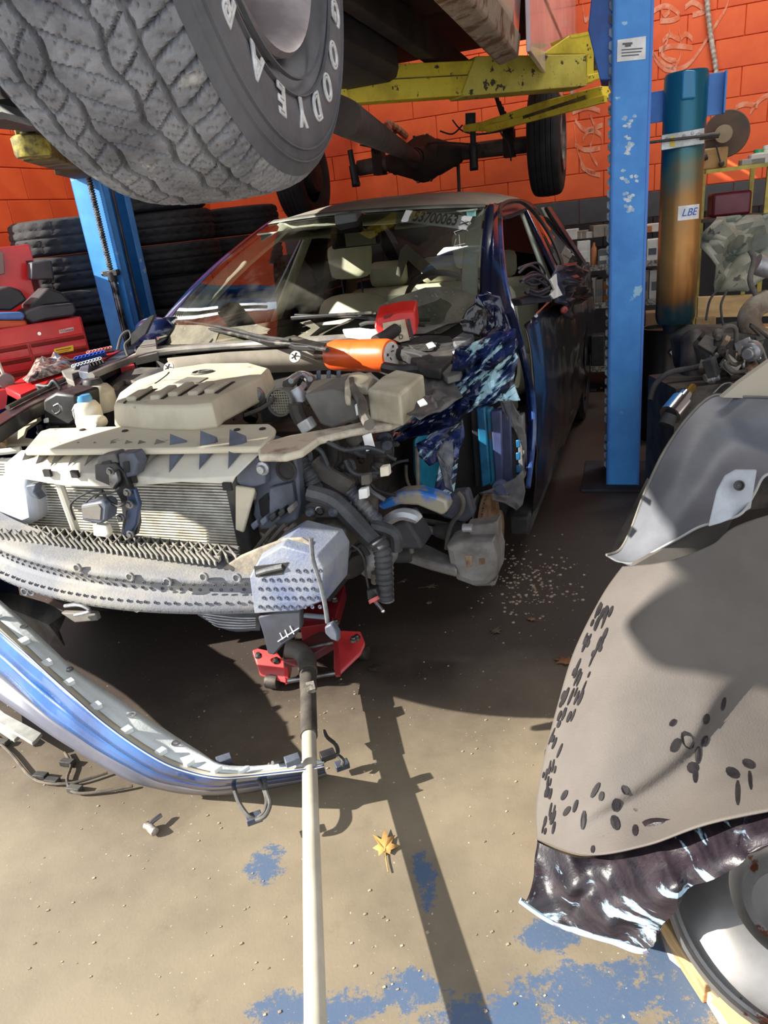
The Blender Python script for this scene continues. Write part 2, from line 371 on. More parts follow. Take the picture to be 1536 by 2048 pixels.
def lift_post_left():
    F = Fr(*WF.p(200, 520, z=3.9).xy, 20.)
    r = root('lift_post', 'blue lift post with exposed lead screw, standing left of the car before the tyres', 'car lift', F)
    H = 3.4; x0 = F.p(150, 400, v=0.).x; x1 = x0 + .19; D = F.p(262, 400, u=x1).y
    print('left post', F.o, x0, x1, D)
    m = MB(); m.box((x0, 0, 0), (x1, .007, H)); m.box((x0, 0, 0), (x0 + .007, D, H)); m.box((x0, D - .007, 0), (x1, D, H)); m.box((x1 - .007, 0, 0), (x1, .05, H)); m.box((x1 - .007, D - .05, 0), (x1, D, H))
    link('column', m, lblue, r, bevel=.002)
    m = MB(); m.box((x0 - .1, -.06, 0), (x1 + .12, D + .06, .016)); link('base_plate', m, darksteel, r)
    # screw in front of inner flange
    P0 = F.p(176, 350, v=-.03); P1 = F.p(214, 545, v=-.03); um = P0.x
    q = [Vector((P0.x, -.03, z)) for z in (P1.z, P0.z + .5)]
    m = MB(); n = int((q[1].z - q[0].z) / .0125)
    for i in range(n): m.lathe((um, -.03, q[0].z + i * .0125), (0, 0, 1), [(.010, 0), (.017, .004), (.017, .008), (.010, .0125)], 10)
    link('lead_screw', m, M('greasy_screw', S(60, 58, 58), S(130, 128, 126), 40, rough=.35, metal=.6), r)
    m = MB(); m.box((um - .045, -.045, P1.z - .02), (um + .045, -.015, P1.z + .01)); m.cyl((um, -.03, P1.z - .05), (um, -.03, P1.z), .024, 14); m.cyl((um - .06, -.03, P1.z - .005), (um + .05, -.03, P1.z - .005), .012); link('screw_nut', m, black, r, bevel=.002)
    m = MB(); m.cyl((um, -.03, .2), (um, -.03, P1.z - .05), .019, 12); link('screw_rod', m, M('shiny_rod', S(120, 120, 122), S(40, 38, 38), 20, rough=.25, metal=.8), r)
    m = MB(); m.cyl((x1 + .005, .07, .1), (x1 + .005, .07, H), .008); link('cable', m, darksteel, r)
    # arm reaching towards the camera
    m = MB(); A = F.p(170, 330, v=.03); B = F.p(70, 288, z=2.45)
    wv = .11; m.beam(A, B, wv, .10); link('lift_arm', m, yellowd, r, bevel=.005)
    A2 = lerp(A, B, .45); m = MB(); m.beam(A2, A, wv + .03, .125); link('arm_sleeve', m, M('grime_arm', S(84, 70, 40), S(46, 36, 28), 6, rough=.8), r, bevel=.004)
    m = MB(); c = F.p(64, 295, z=2.42); m.lathe(c, (0, 0, 1), [(.001, -.03), (.055, -.03), (.06, -.02), (.06, .03), (.052, .036), (.001, .036)], 20); link('pad_holder', m, M('pad_yellow', S(190, 180, 80), S(90, 80, 50), 20, .4, .6, rough=.6), r)
    m = MB(); m.cyl(c + Vector((0, 0, .03)), c + Vector((0, 0, .13)), .02, 12); 
    for i in range(5): m.lathe(c + Vector((0, 0, .04 + i * .012)), (0, 0, 1), [(.02, 0), (.026, .003), (.026, .007), (.02, .01)], 12)
    link('pad_screw', m, darksteel, r)
lift_post_left()
# ------------------------------------------------------------------ the lifted truck
HUBW = Vector((-.192, 1.174, 0)); _t = Fr(0, 0, 20.).L(HUBW)
_o = Fr(0, 0, 20.).W((_t.x - .80, _t.y, 0)); KF = Fr(_o.x, _o.y, 20.)
AXH = 1.822
truck = root('pickup_truck', 'old white truck raised on the lift, seen from beneath', 'truck', KF)
tyrem = M('worn_tyre', S(128, 128, 132), S(92, 92, 96), 11, rough=.85, bump=.5, bscale=110, c3=S(172, 168, 158), s3=13, t3=.62, w3=.12)
sidem = M('tyre_sidewall', S(92, 92, 96), S(72, 72, 76), 8, rough=.7, bump=.15)
tyrebk = M('black_tyre', S(34, 34, 36), S(22, 22, 24), 9, rough=.85, bump=.3)
rimm = M('dull_alloy', S(176, 166, 166), S(140, 130, 130), 8, rough=.45, metal=.55, bump=.1)
def tyre_profile(R, Wd, n=10):
    h = Wd / 2; pr = [(R * .555, -h * .62), (R * .60, -h * .80), (R * .70, -h * .97), (R * .80, -h * 1.0), (R * .89, -h * .95), (R * .945, -h * .86)]
    return pr
def big_wheel(parent, c, yaw, R, Wd, tread, name='wheel', rimmat=rimm, na=760, nb=120):
    """tyre with relief-cut tread; axis +u, outer side +u"""
    e = bpy.data.objects.new(name, None); col.objects.link(e); e.parent = parent; e.location = c; e.rotation_euler = (0, 0, yaw)
    h = Wd / 2; vs = []; side = tyre_profile(R, Wd)
    random.seed(5)
    def prof(i):                           # i 0..nb across tread
        b = -1 + 2 * i / nb; a = b * h * .86; r = R * (1 - .022 * abs(b) ** 2 - .035 * abs(b) ** 8); return b, a, r
    rows = []
    for k in range(na):
        th = 2 * PI * k / na; row = []
        def P(r, a): return Vector((a, -r * math.sin(th), -r * math.cos(th)))
        for r, a in side: row.append(P(r, a))
        for i in range(nb + 1):
            b, a, r = prof(i); r += tread(b, th * R, i)
            row.append(P(r, a))
        for r, a in side[::-1]: row.append(P(r, -a))
        rows.append(row)
    rows.append(rows[0])
    m = MB(); m.grid(rows); t = link('tyre', m, [tyrem, sidem] if tread is not plain else tyrebk, e, ang=50)
    if tread is not plain:
        mm = len(rows[0]) - 1; ns = len(side); t.data.polygons.foreach_set('material_index', [1 if (q % mm) < ns - 1 or (q % mm) > mm - ns else 0 for q in range(len(t.data.polygons))])
    return e, t
def plain(b, s, i): return -.006 if any(abs(b - g) < .03 for g in (-.55, -.2, .2, .55)) else 0
def at_tread(b, s, i):
    """worn all-terrain pattern: zigzag rings, angled lugs, small sipes"""
    d = 0.; ph = s / .036
    zz = .035 * (abs((ph * .5) % 1 - .5) * 4 - 1)
    for g in (-.62, -.27, .30, .62):
        q = abs(b - g - zz * (1.4 if abs(g) < .4 else .5))
        if q < .034: d = min(d, -.0095 * min(1, (1 - q / .034) * 2.5))
    # lateral cuts, angled chevrons
    for lo, hi, sl, per, wd, dp in ((-1.1, -.62, .5, .036, .09, .004), (.62, 1.1, -.6, .030, .13, .005), (-.62, -.27, -.9, .036, .08, .0035), (-.27, .30, .7, .036, .07, .003), (.30, .62, -.9, .036, .09, .004)):
        if lo < b < hi:
            f = (s / per + sl * (b - lo) * 3 + .15 * noise.noise(Vector((b * 4, s * 20, 0)))) % 1
            q = abs(f - .5)
            if q < wd * .8: d = min(d, -dp * 1.7 * min(1, (1 - q / (wd * .8)) * 2.2))
            f2 = (s / (per * .5) - sl * (b - lo) * 5 + .25) % 1
            if abs(f2 - .5 + .06 * math.sin(b * 60)) < .05 and abs(b - (lo + hi) / 2) < .12: d -= .003
    d += .0012 * noise.noise(Vector((b * 9, s * 90, 1)))
    return d
w1, t1 = big_wheel(truck, KF.L((-.192, 1.174, AXH)), 0, .388, .285, at_tread)
w1.rotation_euler = (0, 0, math.radians(20. - 15.2))
w1['label'] = 'large worn all-terrain wheel hanging at top left'
# rim
m = MB(); R = .388; o = .1425
m.lathe((0, 0, 0), (1, 0, 0), [(R * .555, o * .60), (R * .56, o * .84), (R * .545, o * .90), (R * .53, o * .86), (R * .50, o * .72), (R * .47, o * .35), (R * .44, o * .05), (R * .40, o * .30), (R * .36, o * .52), (R * .30, o * .56), (R * .22, o * .5), (R * .2, o * .7), (R * .14, o * .78), (.001, o * .8)], 72)
rim = link('rim', m, rimm, w1)
for k in range(6):
    m = MB(); a = k * PI / 3; m.cyl((o * .5, math.cos(a) * R * .25, math.sin(a) * R * .25), (o * .68, math.cos(a) * R * .25, math.sin(a) * R * .25), .010, 6); link('lug_nut', m, steel, w1)
# sidewall relief rings
m = MB()
for rr in (.63, .685, .86, .9): 
    aa = o * (.985 if rr < .85 else (.985 if rr < .88 else .95))
    m.lathe((0, 0, 0), (1, 0, 0), [(R * rr - .002, aa - .004), (R * rr - .001, aa + .001), (R * rr + .001, aa + .001), (R * rr + .002, aa - .005)], 96)
link('sidewall_ring', m, sidem, w1)
# raised outlined white letters
wl_ = M('white_letter', S(206, 206, 204), S(160, 160, 160), 40, rough=.8)
def letter(ch, ang, par, size=.052, r=.735):
    a = math.radians(ang)               # angle from bottom, towards the front
    d = Vector((0, -math.sin(a), -math.cos(a)))          # outward
    tang = d.cross(Vector((1, 0, 0)))
    t = txt('raised_letter', ch, wl_, par, d * R * r + Vector((o * .995, 0, 0)), -tang if False else tang, d, size, .0018, line=.0022)
    z = Vector(tang).cross(d)
    return t
word = 'GOODYEAR'
for i, ch in enumerate(word):
    letter(ch, -66 + i * 15.8, w1)
# hub, brake, knuckle and axle at the front
m = MB(); m.lathe((0, 0, 0), (1, 0, 0), [(.001, -.16), (.14, -.16), (.15, -.10), (.13, -.05), (.001, -.05)], 24); m.cyl((-.16, 0, 0), (-.9, 0, .02), .045, 12); m.ball((-.22, 0, 0), .08)
link('brake_and_hub', m, grime, w1)
# far wheels
_l0 = KF.p(1095, 320, u=.80).y
wb_ = _l0; print('truck wheelbase', wb_)
for (u, sgn) in ((.80, 1), (-1.2, -1)):
    c = Vector((u, wb_, AXH - .02)); w, t = big_wheel(truck, c, 0 if sgn > 0 else PI, .375, .235, plain, na=120, nb=40)
    w['label'] = 'smooth-ribbed black rear wheel' if sgn > 0 else 'rear wheel on the far side'
    m = MB(); R2 = .375; o2 = .1175
    m.lathe((0, 0, 0), (1, 0, 0), [(R2 * .555, o2 * .6), (R2 * .57, o2 * .98), (R2 * .55, o2 * 1.05), (R2 * .52, o2 * .95), (R2 * .46, o2 * .4), (R2 * .3, o2 * .5), (R2 * .25, o2 * .9), (.001, o2 * .95)], 40); link('rim', m, steel, w)
    m = MB(); m.lathe((0, 0, 0), (1, 0, 0), [(.001, -.13), (.13, -.13), (.14, -.06), (.13, .0), (.001, .0)], 24); link('brake_drum', m, grime, w)
# near-left front wheel is hidden; add it for the side view
c = Vector((-.80, 0, AXH)); w, t = big_wheel(truck, c, PI, .388, .27, plain, na=120, nb=40); w['label'] = 'front wheel on the far side'
m = MB(); m.lathe((0, 0, 0), (1, 0, 0), [(.21, .08), (.2, .12), (.15, .06), (.001, .07)], 32); link('rim', m, rimm, w)
# axle, differential
m = MB(); m.tube([(-.70, wb_, AXH - .02), (-.2, wb_, AXH), (.7, wb_, AXH - .02)], .058, 14); link('rear_axle', m, M('axle_grey', S(96, 88, 80), S(60, 48, 40), 6, rough=.8, bump=.3), truck)
dc = KF.p(848, 318, v=wb_ - .02)
m = MB(); m.lathe(dc + Vector((0, -.1, 0)), (0, 1, 0), [(.001, -.16), (.07, -.16), (.09, -.08), (.155, .0), (.17, .08), (.15, .2), (.1, .26), (.001, .28)], 18)
m.cyl(dc + Vector((-.26, .02, .0)), dc + Vector((.26, .02, 0)), .085, 14); m.tube([dc + Vector((-.3, 0, 0)), dc + Vector((-.12, 0, 0)), dc + Vector((.12, 0, 0)), dc + Vector((.3, 0, 0))], [.06, .13, .13, .06], 14)
link('differential', m, grime, truck)
for k in range(10):
    m = MB(); a = k * PI / 5; p = dc + Vector((math.cos(a) * .165, -.03, math.sin(a) * .165)); m.cyl(p + Vector((0, -.03, 0)), p + Vector((0, .01, 0)), .012, 6); link('cover_bolt', m, darksteel, truck)
m = MB(); m.tube([dc + Vector((0, -.25, .0)), KF.p(690, 235, v=.9), Vector((-.2, .75, 2.10))], [.04, .045, .05], 14); m.tube([dc + Vector((0, -.32, .0)), dc + Vector((0, -.22, 0))], .06, 12); link('driveshaft', m, grime, truck)
# rails, crossmembers and floor pan
m = MB()
for u in (-.42, .42):
    m.box((u - .035, -1.0, 2.10), (u + .035, 4.3, 2.23))
for v in (.9, 2.1, 3.9): m.box((-.42, v, 2.12), (.42, v + .08, 2.2))
link('frame_rails', m, grime, truck, bevel=.006)
rm = M('brown_underseal', S(86, 58, 44), S(58, 40, 32), 4, rough=.9, bump=.3)
m = MB(); m.box((-.84, .45, 2.27), (.80, 2.9, 2.32)); link('floor_pan', m, rm, truck)
m = MB(); m.box((-.84, 2.95, 2.40), (.84, 4.6, 2.45)); link('bed_floor', m, grime, truck)
m = MB(); m.box((-.40, .55, 2.02), (.0, 1.5, 2.16)); link('transmission_pan', m, M('pan_grey', S(84, 84, 84), S(50, 46, 44), 6, rough=.7), truck, bevel=.02)
m = MB(); m.box((.02, 1.55, 1.98), (.36, 2.7, 2.2)); link('fuel_tank', m, M('tank_black', S(44, 44, 48), S(28, 26, 28), 5, rough=.6), truck, bevel=.05)
m = MB(); pts = [(-.25, .6, 2.05), (-.28, 1.4, 2.02), (-.3, 2.2, 2.03), (-.38, wb_ - .35, 2.0), (-.5, wb_ + .3, 2.12), (-.5, wb_ + .9, 2.05)]; m.tube(pts, .03, 10, smooth=4); m.tube([(-.27, 1.5, 2.02), (-.29, 1.55, 2.02), (-.3, 2.05, 2.02), (-.3, 2.1, 2.02)], [.03, .09, .09, .03], 16); link('exhaust_pipe', m, rusty, truck)
# body sides: rocker and lower doors, pale paint with rust
bodyw = M('faded_white_paint', S(214, 196, 196), S(196, 170, 172), 3, rough=.25, coat=.4)
rock = M('rusted_sill', S(150, 132, 112), S(104, 72, 48), 10, .48, .58, rough=.8, bump=.3, c3=S(186, 170, 140), s3=12, t3=.58, w3=.08)
for s in (1, -1):
    m = MB(); m.prism([(s * .76, .55, 2.06), (s * .80, .55, 1.99), (s * .89, .55, 2.01), (s * .905, .55, 2.10), (s * .80, .55, 2.18)], (0, 2.25, 0)); link('rocker_panel', m, rock, truck, bevel=.01)
    m = MB(); rows = []
    for v in [.55 + 2.2 * i / 10 for i in range(11)]:
        rows.append([Vector((s * (.90 + .07 * math.sin(t * PI / 2)), v, 2.09 + t * 1.0)) for t in [j / 6 for j in range(7)]])
    m.grid(rows); link('door_skin', m, bodyw, truck, solid=.01)
    m = MB(); rows = []
    for k in range(13):
        a = PI * k / 12; rr = .47
        rows.append([Vector((s * .80, wb_ - math.cos(a) * rr, AXH + .36 + math.sin(a) * rr * .35)), Vector((s * .93, wb_ - math.cos(a) * rr, AXH + .36 + math.sin(a) * rr * .35))])
    m.grid(rows); link('wheel_arch', m, grime, truck, solid=.01)
    m = MB(); m.box((s * .95 - .01, wb_ + .40, 2.10), (s * .95 + .01, wb_ + 1.2, 3.0)); m.box((s * .95 - .01, 2.76, 2.35), (s * .95 + .01, wb_ + .45, 3.0)); m.box((s * .94 - .01, 2.76, 2.02), (s * .94 + .01, wb_ - .42, 2.4)); link('bed_side', m, bodyw, truck, bevel=.004)
    m = MB(); m.tube([(s * .80, -.50, 2.3), (s * .80, -.42, 2.62), (s * .80, 0, 2.8), (s * .80, .42, 2.62), (s * .80, .55, 2.3)], .03, 8, smooth=4); m.box((s*.62, -.5, 2.3), (s * .80, -.44, 2.6)); link('front_arch', m, grime, truck)
m = MB(); m.box((-.9, -.95, 2.05), (.72, -.80, 2.28)); link('front_bumper', m, M('bumper_dark', S(60, 54, 50), S(110, 104, 92), 5, .6, .7, rough=.6), truck, bevel=.03)
m = MB(); m.box((-.85, -.8, 2.2), (.75, .5, 2.25)); m.box((-.36, -.6, 1.98), (.1, .4, 2.2)); link('engine_undertray', m, grime, truck, bevel=.01)
m = MB(); m.box((-.93, -.9, 2.26), (.93, 4.6, 3.0)) ; 
# body mass above the pans (cab and bed), keeps the daylight out
m = MB(); m.box((-.9, .5, 2.33), (.86, 2.85, 3.0)); m.box((-.9, 3.0, 2.46), (.9, 4.6, 2.95)); link('cab_underside', m, grime, truck)
m = MB(); m.prism(KF.q([(-80, 60), (0, 118), (70, 150), (150, 215), (160, 256), (108, 240), (0, 246), (-80, 250)], v=.8), (0, .25, 0)); link('front_valance', m, grime, truck, bevel=.01)
m = MB(); m.tube(KF.q([(-40, 225), (20, 222), (70, 235), (140, 240)], v=.75), .03, 10); link('tie_bar', m, black, truck)
# springs, shocks
def shock(a, b, p):
    m = MB(); m.cyl(a, lerp(Vector(a), Vector(b), .55), .032, 12); m.cyl(lerp(Vector(a), Vector(b), .5), b, .022, 10); m.cyl(Vector(a) + Vector((-.03, 0, 0)), Vector(a) + Vector((.03, 0, 0)), .022, 10); link('shock_absorber', m, black, p)
shock(KF.p(948, 335, v=wb_ - .12), KF.p(945, 245, v=wb_ - .12), truck); shock(KF.p(712, 368, v=wb_ - .12), KF.p(700, 300, v=wb_ - .12), truck)
for u in (-.52, .52):
    m = MB()
    for k in range(5):
        L_ = .62 - k * .11; m.tube([(u, wb_ - L_, 2.10 - .02 * k - .0), (u, wb_, AXH + .09 - k * .012), (u, wb_ + L_, 2.10 - .02 * k)], .012, 6, smooth=5)
    m.box((u - .04, wb_ - .06, AXH - .09), (u + .04, wb_ + .06, AXH + .1)); link('leaf_spring', m, grime, truck)
for pts in ([(905, 240), (925, 262), (960, 268), (1000, 262), (1015, 255)], [(720, 290), (790, 300), (870, 285), (960, 290)], [(1005, 235), (1000, 262), (1018, 290), (1022, 322)], [(880, 262), (905, 268), (925, 250)]):
    m = MB(); m.tube(KF.q(pts, v=wb_ - .16), .006, 6, smooth=4); link('brake_line', m, rubber, truck)
m = MB(); m.tube(KF.q([(915, 300), (918, 372), (918, 392)], v=wb_ + .1), .014, 8); link('support_rod', m, black, truck)
# ------------------------------------------------------------------ the dark blue car
CF = Fr(-.436, 2.445, 22.3); c = CF
car = root('sedan_car', 'dark blue sedan with its front torn open, dusty, 53700063 on the windshield', 'car', CF)
navy = M('navy_paint', S(20, 32, 74), S(12, 18, 42), 3, rough=.22, coat=.7, c3=S(110, 118, 130), s3=9, t3=.66, w3=.12, bump=.05)
navyd = M('dusty_navy', S(20, 24, 44), S(70, 68, 70), 2.2, .42, .8, rough=.4, coat=.3)
roofd = M('dusty_roof', S(150, 142, 128), S(112, 106, 98), 2.2, .4, .7, rough=.7, bump=.1)
teal = M('teal_metal', S(34, 136, 172), S(20, 78, 116), 5, rough=.45, metal=.2, bump=.25, c3=S(110, 150, 160), s3=16, t3=.66, w3=.1)
crum = M('scraped_navy', S(20, 40, 96), S(7, 11, 30), 4, rough=.3, coat=.5, c3=S(168, 204, 214), s3=3.0, t3=.54, w3=.05, stretch=(2.2, 3., 13.), rot=(0, .72, 0), bump=.35, detail=9)
plast = M('grey_plastic', S(118, 114, 106), S(82, 80, 78), 6, .4, .7, rough=.75, bump=.15)
bgrey = M('blue_grey_plastic', S(92, 98, 112), S(56, 60, 70), 6, rough=.5, bump=.15)
foam = M('dusty_foam', S(112, 114, 120), S(158, 152, 138), 4, .45, .7, rough=.8, bump=.4, bscale=160)
trimc = M('cream_trim', S(186, 190, 172), S(170, 174, 158), 3, rough=.7)
seatm = M('cream_leather', S(206, 204, 180), S(184, 182, 160), 4, rough=.55)
chrome = M('chrome', S(220, 220, 222), rough=.12, metal=1.)
def pr(name, pts, vec, mat, bev=.004, par=None, lab=None, **k):
    m = MB(); P = c.q(pts, **k) if not isinstance(pts[0], Vector) else pts
    m.prism(P, vec); return link(name, m, mat, par or car, bevel=bev, label=lab)
def tb(name, pts, r, mat, n=8, sm=4, par=None, lab=None, **k):
    m = MB(); P = [c.p(p[0], p[1], **({'z': p[2]} if len(p) > 2 else k)) for p in pts]; m.tube(P, r, n, smooth=sm); return link(name, m, mat, par or car, label=lab)
# ---- windshield and roof
top = [c.p(*p) for p in ()] or [c.p(548, 441, v=1.42), c.p(640, 427, v=1.30), c.p(760, 417, v=1.24), c.p(870, 411, v=1.26), c.p(972, 409, v=1.38)]
bot = [c.p(300, 692, v=.86), c.p(420, 688, v=.62), c.p(580, 676, v=.47), c.p(760, 662, v=.50), c.p(958, 645, v=.80)]
T = sp2(top, 4); B = sp2(bot, 4); rows = []
for k in range(9):
    t = k / 8; rows.append([lerp(a, b, t) + Vector((0, -.035 * math.sin(PI * t), .035 * math.sin(PI * t))) for a, b in zip(T, B)])
m = MB(); m.grid(rows); gl = glassmat('windshield_glass', (.86, .9, .86), rough=.01, dust=(.30, .29, .24), dl=.5, dh=1.1, ds=2.4)
ws = link('windshield', m, gl, car, label='dusty windshield glass')
WSR = rows
# dusty lower band (wiped arcs) as a thin film on glass
def on_ws(px, py, off=.006):
    """nearest spot of the windshield along the sight of a pixel"""
    best = None; o = c.L(CAM); d = (c.p(px, py, z=1.) - o).normalized()
    for i in range(len(WSR) - 1):
        for j in range(len(WSR[0]) - 1):
            for tri in ((WSR[i][j], WSR[i][j + 1], WSR[i + 1][j + 1]), (WSR[i][j], WSR[i + 1][j + 1], WSR[i + 1][j])):
                n = (tri[1] - tri[0]).cross(tri[2] - tri[0]); dn = n.dot(d)
                if abs(dn) < 1e-12: continue
                h = o + d * ((tri[0] - o).dot(n) / dn); q = (h - (tri[0] + tri[1] + tri[2]) / 3).length
                if best is None or q < best[0]: best = (q, h, d)
    return best[1] - best[2] * off
dustf = M('windshield_dust', S(106, 101, 86), S(80, 77, 67), 10, rough=.9, bump=.2, c3=S(128, 124, 108), s3=40, t3=.62)
ed = [(612, 690), (640, 668), (680, 648), (740, 620), (790, 595), (850, 575), (900, 572), (950, 590), (952, 600), (920, 645), (880, 668), (780, 668), (700, 676)]
m = MB(); C0 = on_ws(800, 635); P = [on_ws(*p) for p in ed]; m.add([C0] + P, [(0, i + 1, (i + 1) % len(P) + 1) for i in range(len(P))]); link('dust_film', m, dustf, ws)
m = MB(); P = [on_ws(*p) for p in ((306, 688), (332, 650), (400, 650), (440, 658), (430, 686), (380, 690))]; C0 = on_ws(370, 670); m.add([C0] + P, [(0, i + 1, (i + 1) % len(P) + 1) for i in range(len(P))]); link('dust_film', m, dustf, ws)
m = MB(); P = [on_ws(x, y) for x, y in ((395, 662), (500, 650), (620, 632), (750, 622), (752, 628), (620, 640), (640, 655), (612, 678), (430, 684), (402, 684))]; C0 = on_ws(520, 665); m.add([C0] + P, [(0, i + 1, (i + 1) % len(P) + 1) for i in range(len(P))]); link('dust_film', m, dustf, ws)
# glass edge band
m = MB()
for a, b in ((0, 1),):
    m.grid([[p + Vector((0, 0, .003)) for p in WSR[0]], [lerp(p, q, .35) + Vector((0, -.004, .004)) for p, q in zip(WSR[0], WSR[1])]])
link('shade_band', m, M('frit', S(120, 124, 112), S(80, 84, 78), 6, rough=.6), ws, solid=.002)
# auction sticker
P = [on_ws(*p, off=.012) for p in ((812, 420), (945, 433), (932, 459), (802, 442))]
m = MB(); n = (P[1] - P[0]).cross(P[3] - P[0]).normalized(); n = n if n.y < 0 else -n; m.prism(P, -n * .002); st = link('lot_sticker', m, M('sticker_white', (.95, .95, .93), rough=.5), ws, label='white sticker printed 53700063x')
xd = (P[1] - P[0]); yd = (P[0] - P[3]); cc = (P[0] + P[1] + P[2] + P[3]) / 4
ink = M('black_ink', S(18, 18, 18), rough=.6)
t = txt('printed_number', '53700063', ink, st, cc + n * .0022 - xd * .01, xd, yd, yd.length * 1.25, .0004, squeeze=xd.length * .76 / (yd.length * 1.25 * 4.6), bold=yd.length * .025)
txt('printed_number', 'x', ink, st, cc + n * .0022 + xd * .43 - yd * .08, xd, yd, yd.length * .75, .0004)
pen = M('white_marker', S(230, 232, 230), rough=.8)
for s_ in ([(912, 478), (908, 492), (930, 487)], [(918, 470), (920, 494)], [(912, 470), (908, 464), (930, 456), (936, 462)], [(930, 456), (916, 452)], [(936, 452), (942, 446), (930, 440), (934, 447), (922, 444)]):
    m = MB(); m.tube([on_ws(*p, off=.012) for p in s_], .0014, 5); link('marker_stroke', m, pen, ws)
P = [on_ws(*p, off=.01) for p in ((932, 420), (952, 420), (952, 432), (934, 432))]; m = MB(); m.prism(P, -n * .001); link('blue_decal', m, M('decal_teal', S(150, 210, 205)), ws)
# roof
Z = lambda u: 1 - (abs(u) / .62) ** 3 * .6
prof_v = [(0, 0, 0, 1.0), (.22, .0, .035, 1.02), (.55, 0, .06, 1.03), (.95, 0, .065, 1.02), (1.3, 0, .04, .98), (1.55, 0, .0, .94)]
rows = []
for dv, _, dw, su in prof_v:
    rows.append([Vector((p.x * su, p.y + dv - (0 if dv < .3 else .1 * (p.x / .6) ** 2), p.z + dw - .045 * (abs(p.x) / .58) ** 4 * min(1, dv * 4))) for p in T])
m = MB(); m.grid(rows); link('roof', m, roofd, car, sub=1, solid=.004, label='dust-covered roof')
RR = rows
# rear glass + trunk
last = rows[-1]; r2 = [Vector((p.x * 1.05, p.y + .62, p.z - .34)) for p in last]; r3 = [Vector((p.x * 1.15, p.y + .68, p.z - .36)) for p in last]; r4 = [Vector((p.x * 1.15, p.y + 1.05, p.z - .38)) for p in last]; r5 = [Vector((p.x * 1.2, p.y + 1.1, .35)) for p in last]
m = MB(); m.grid([last, [lerp(a, b, .5) + Vector((0, 0, .04)) for a, b in zip(last, r2)], r2]); link('rear_glass', m, glassmat('dark_glass', (.35, .36, .36)), car)
m = MB(); m.grid([r2, r3, r4, r5]); link('trunk_lid', m, navyd, car, solid=.003)
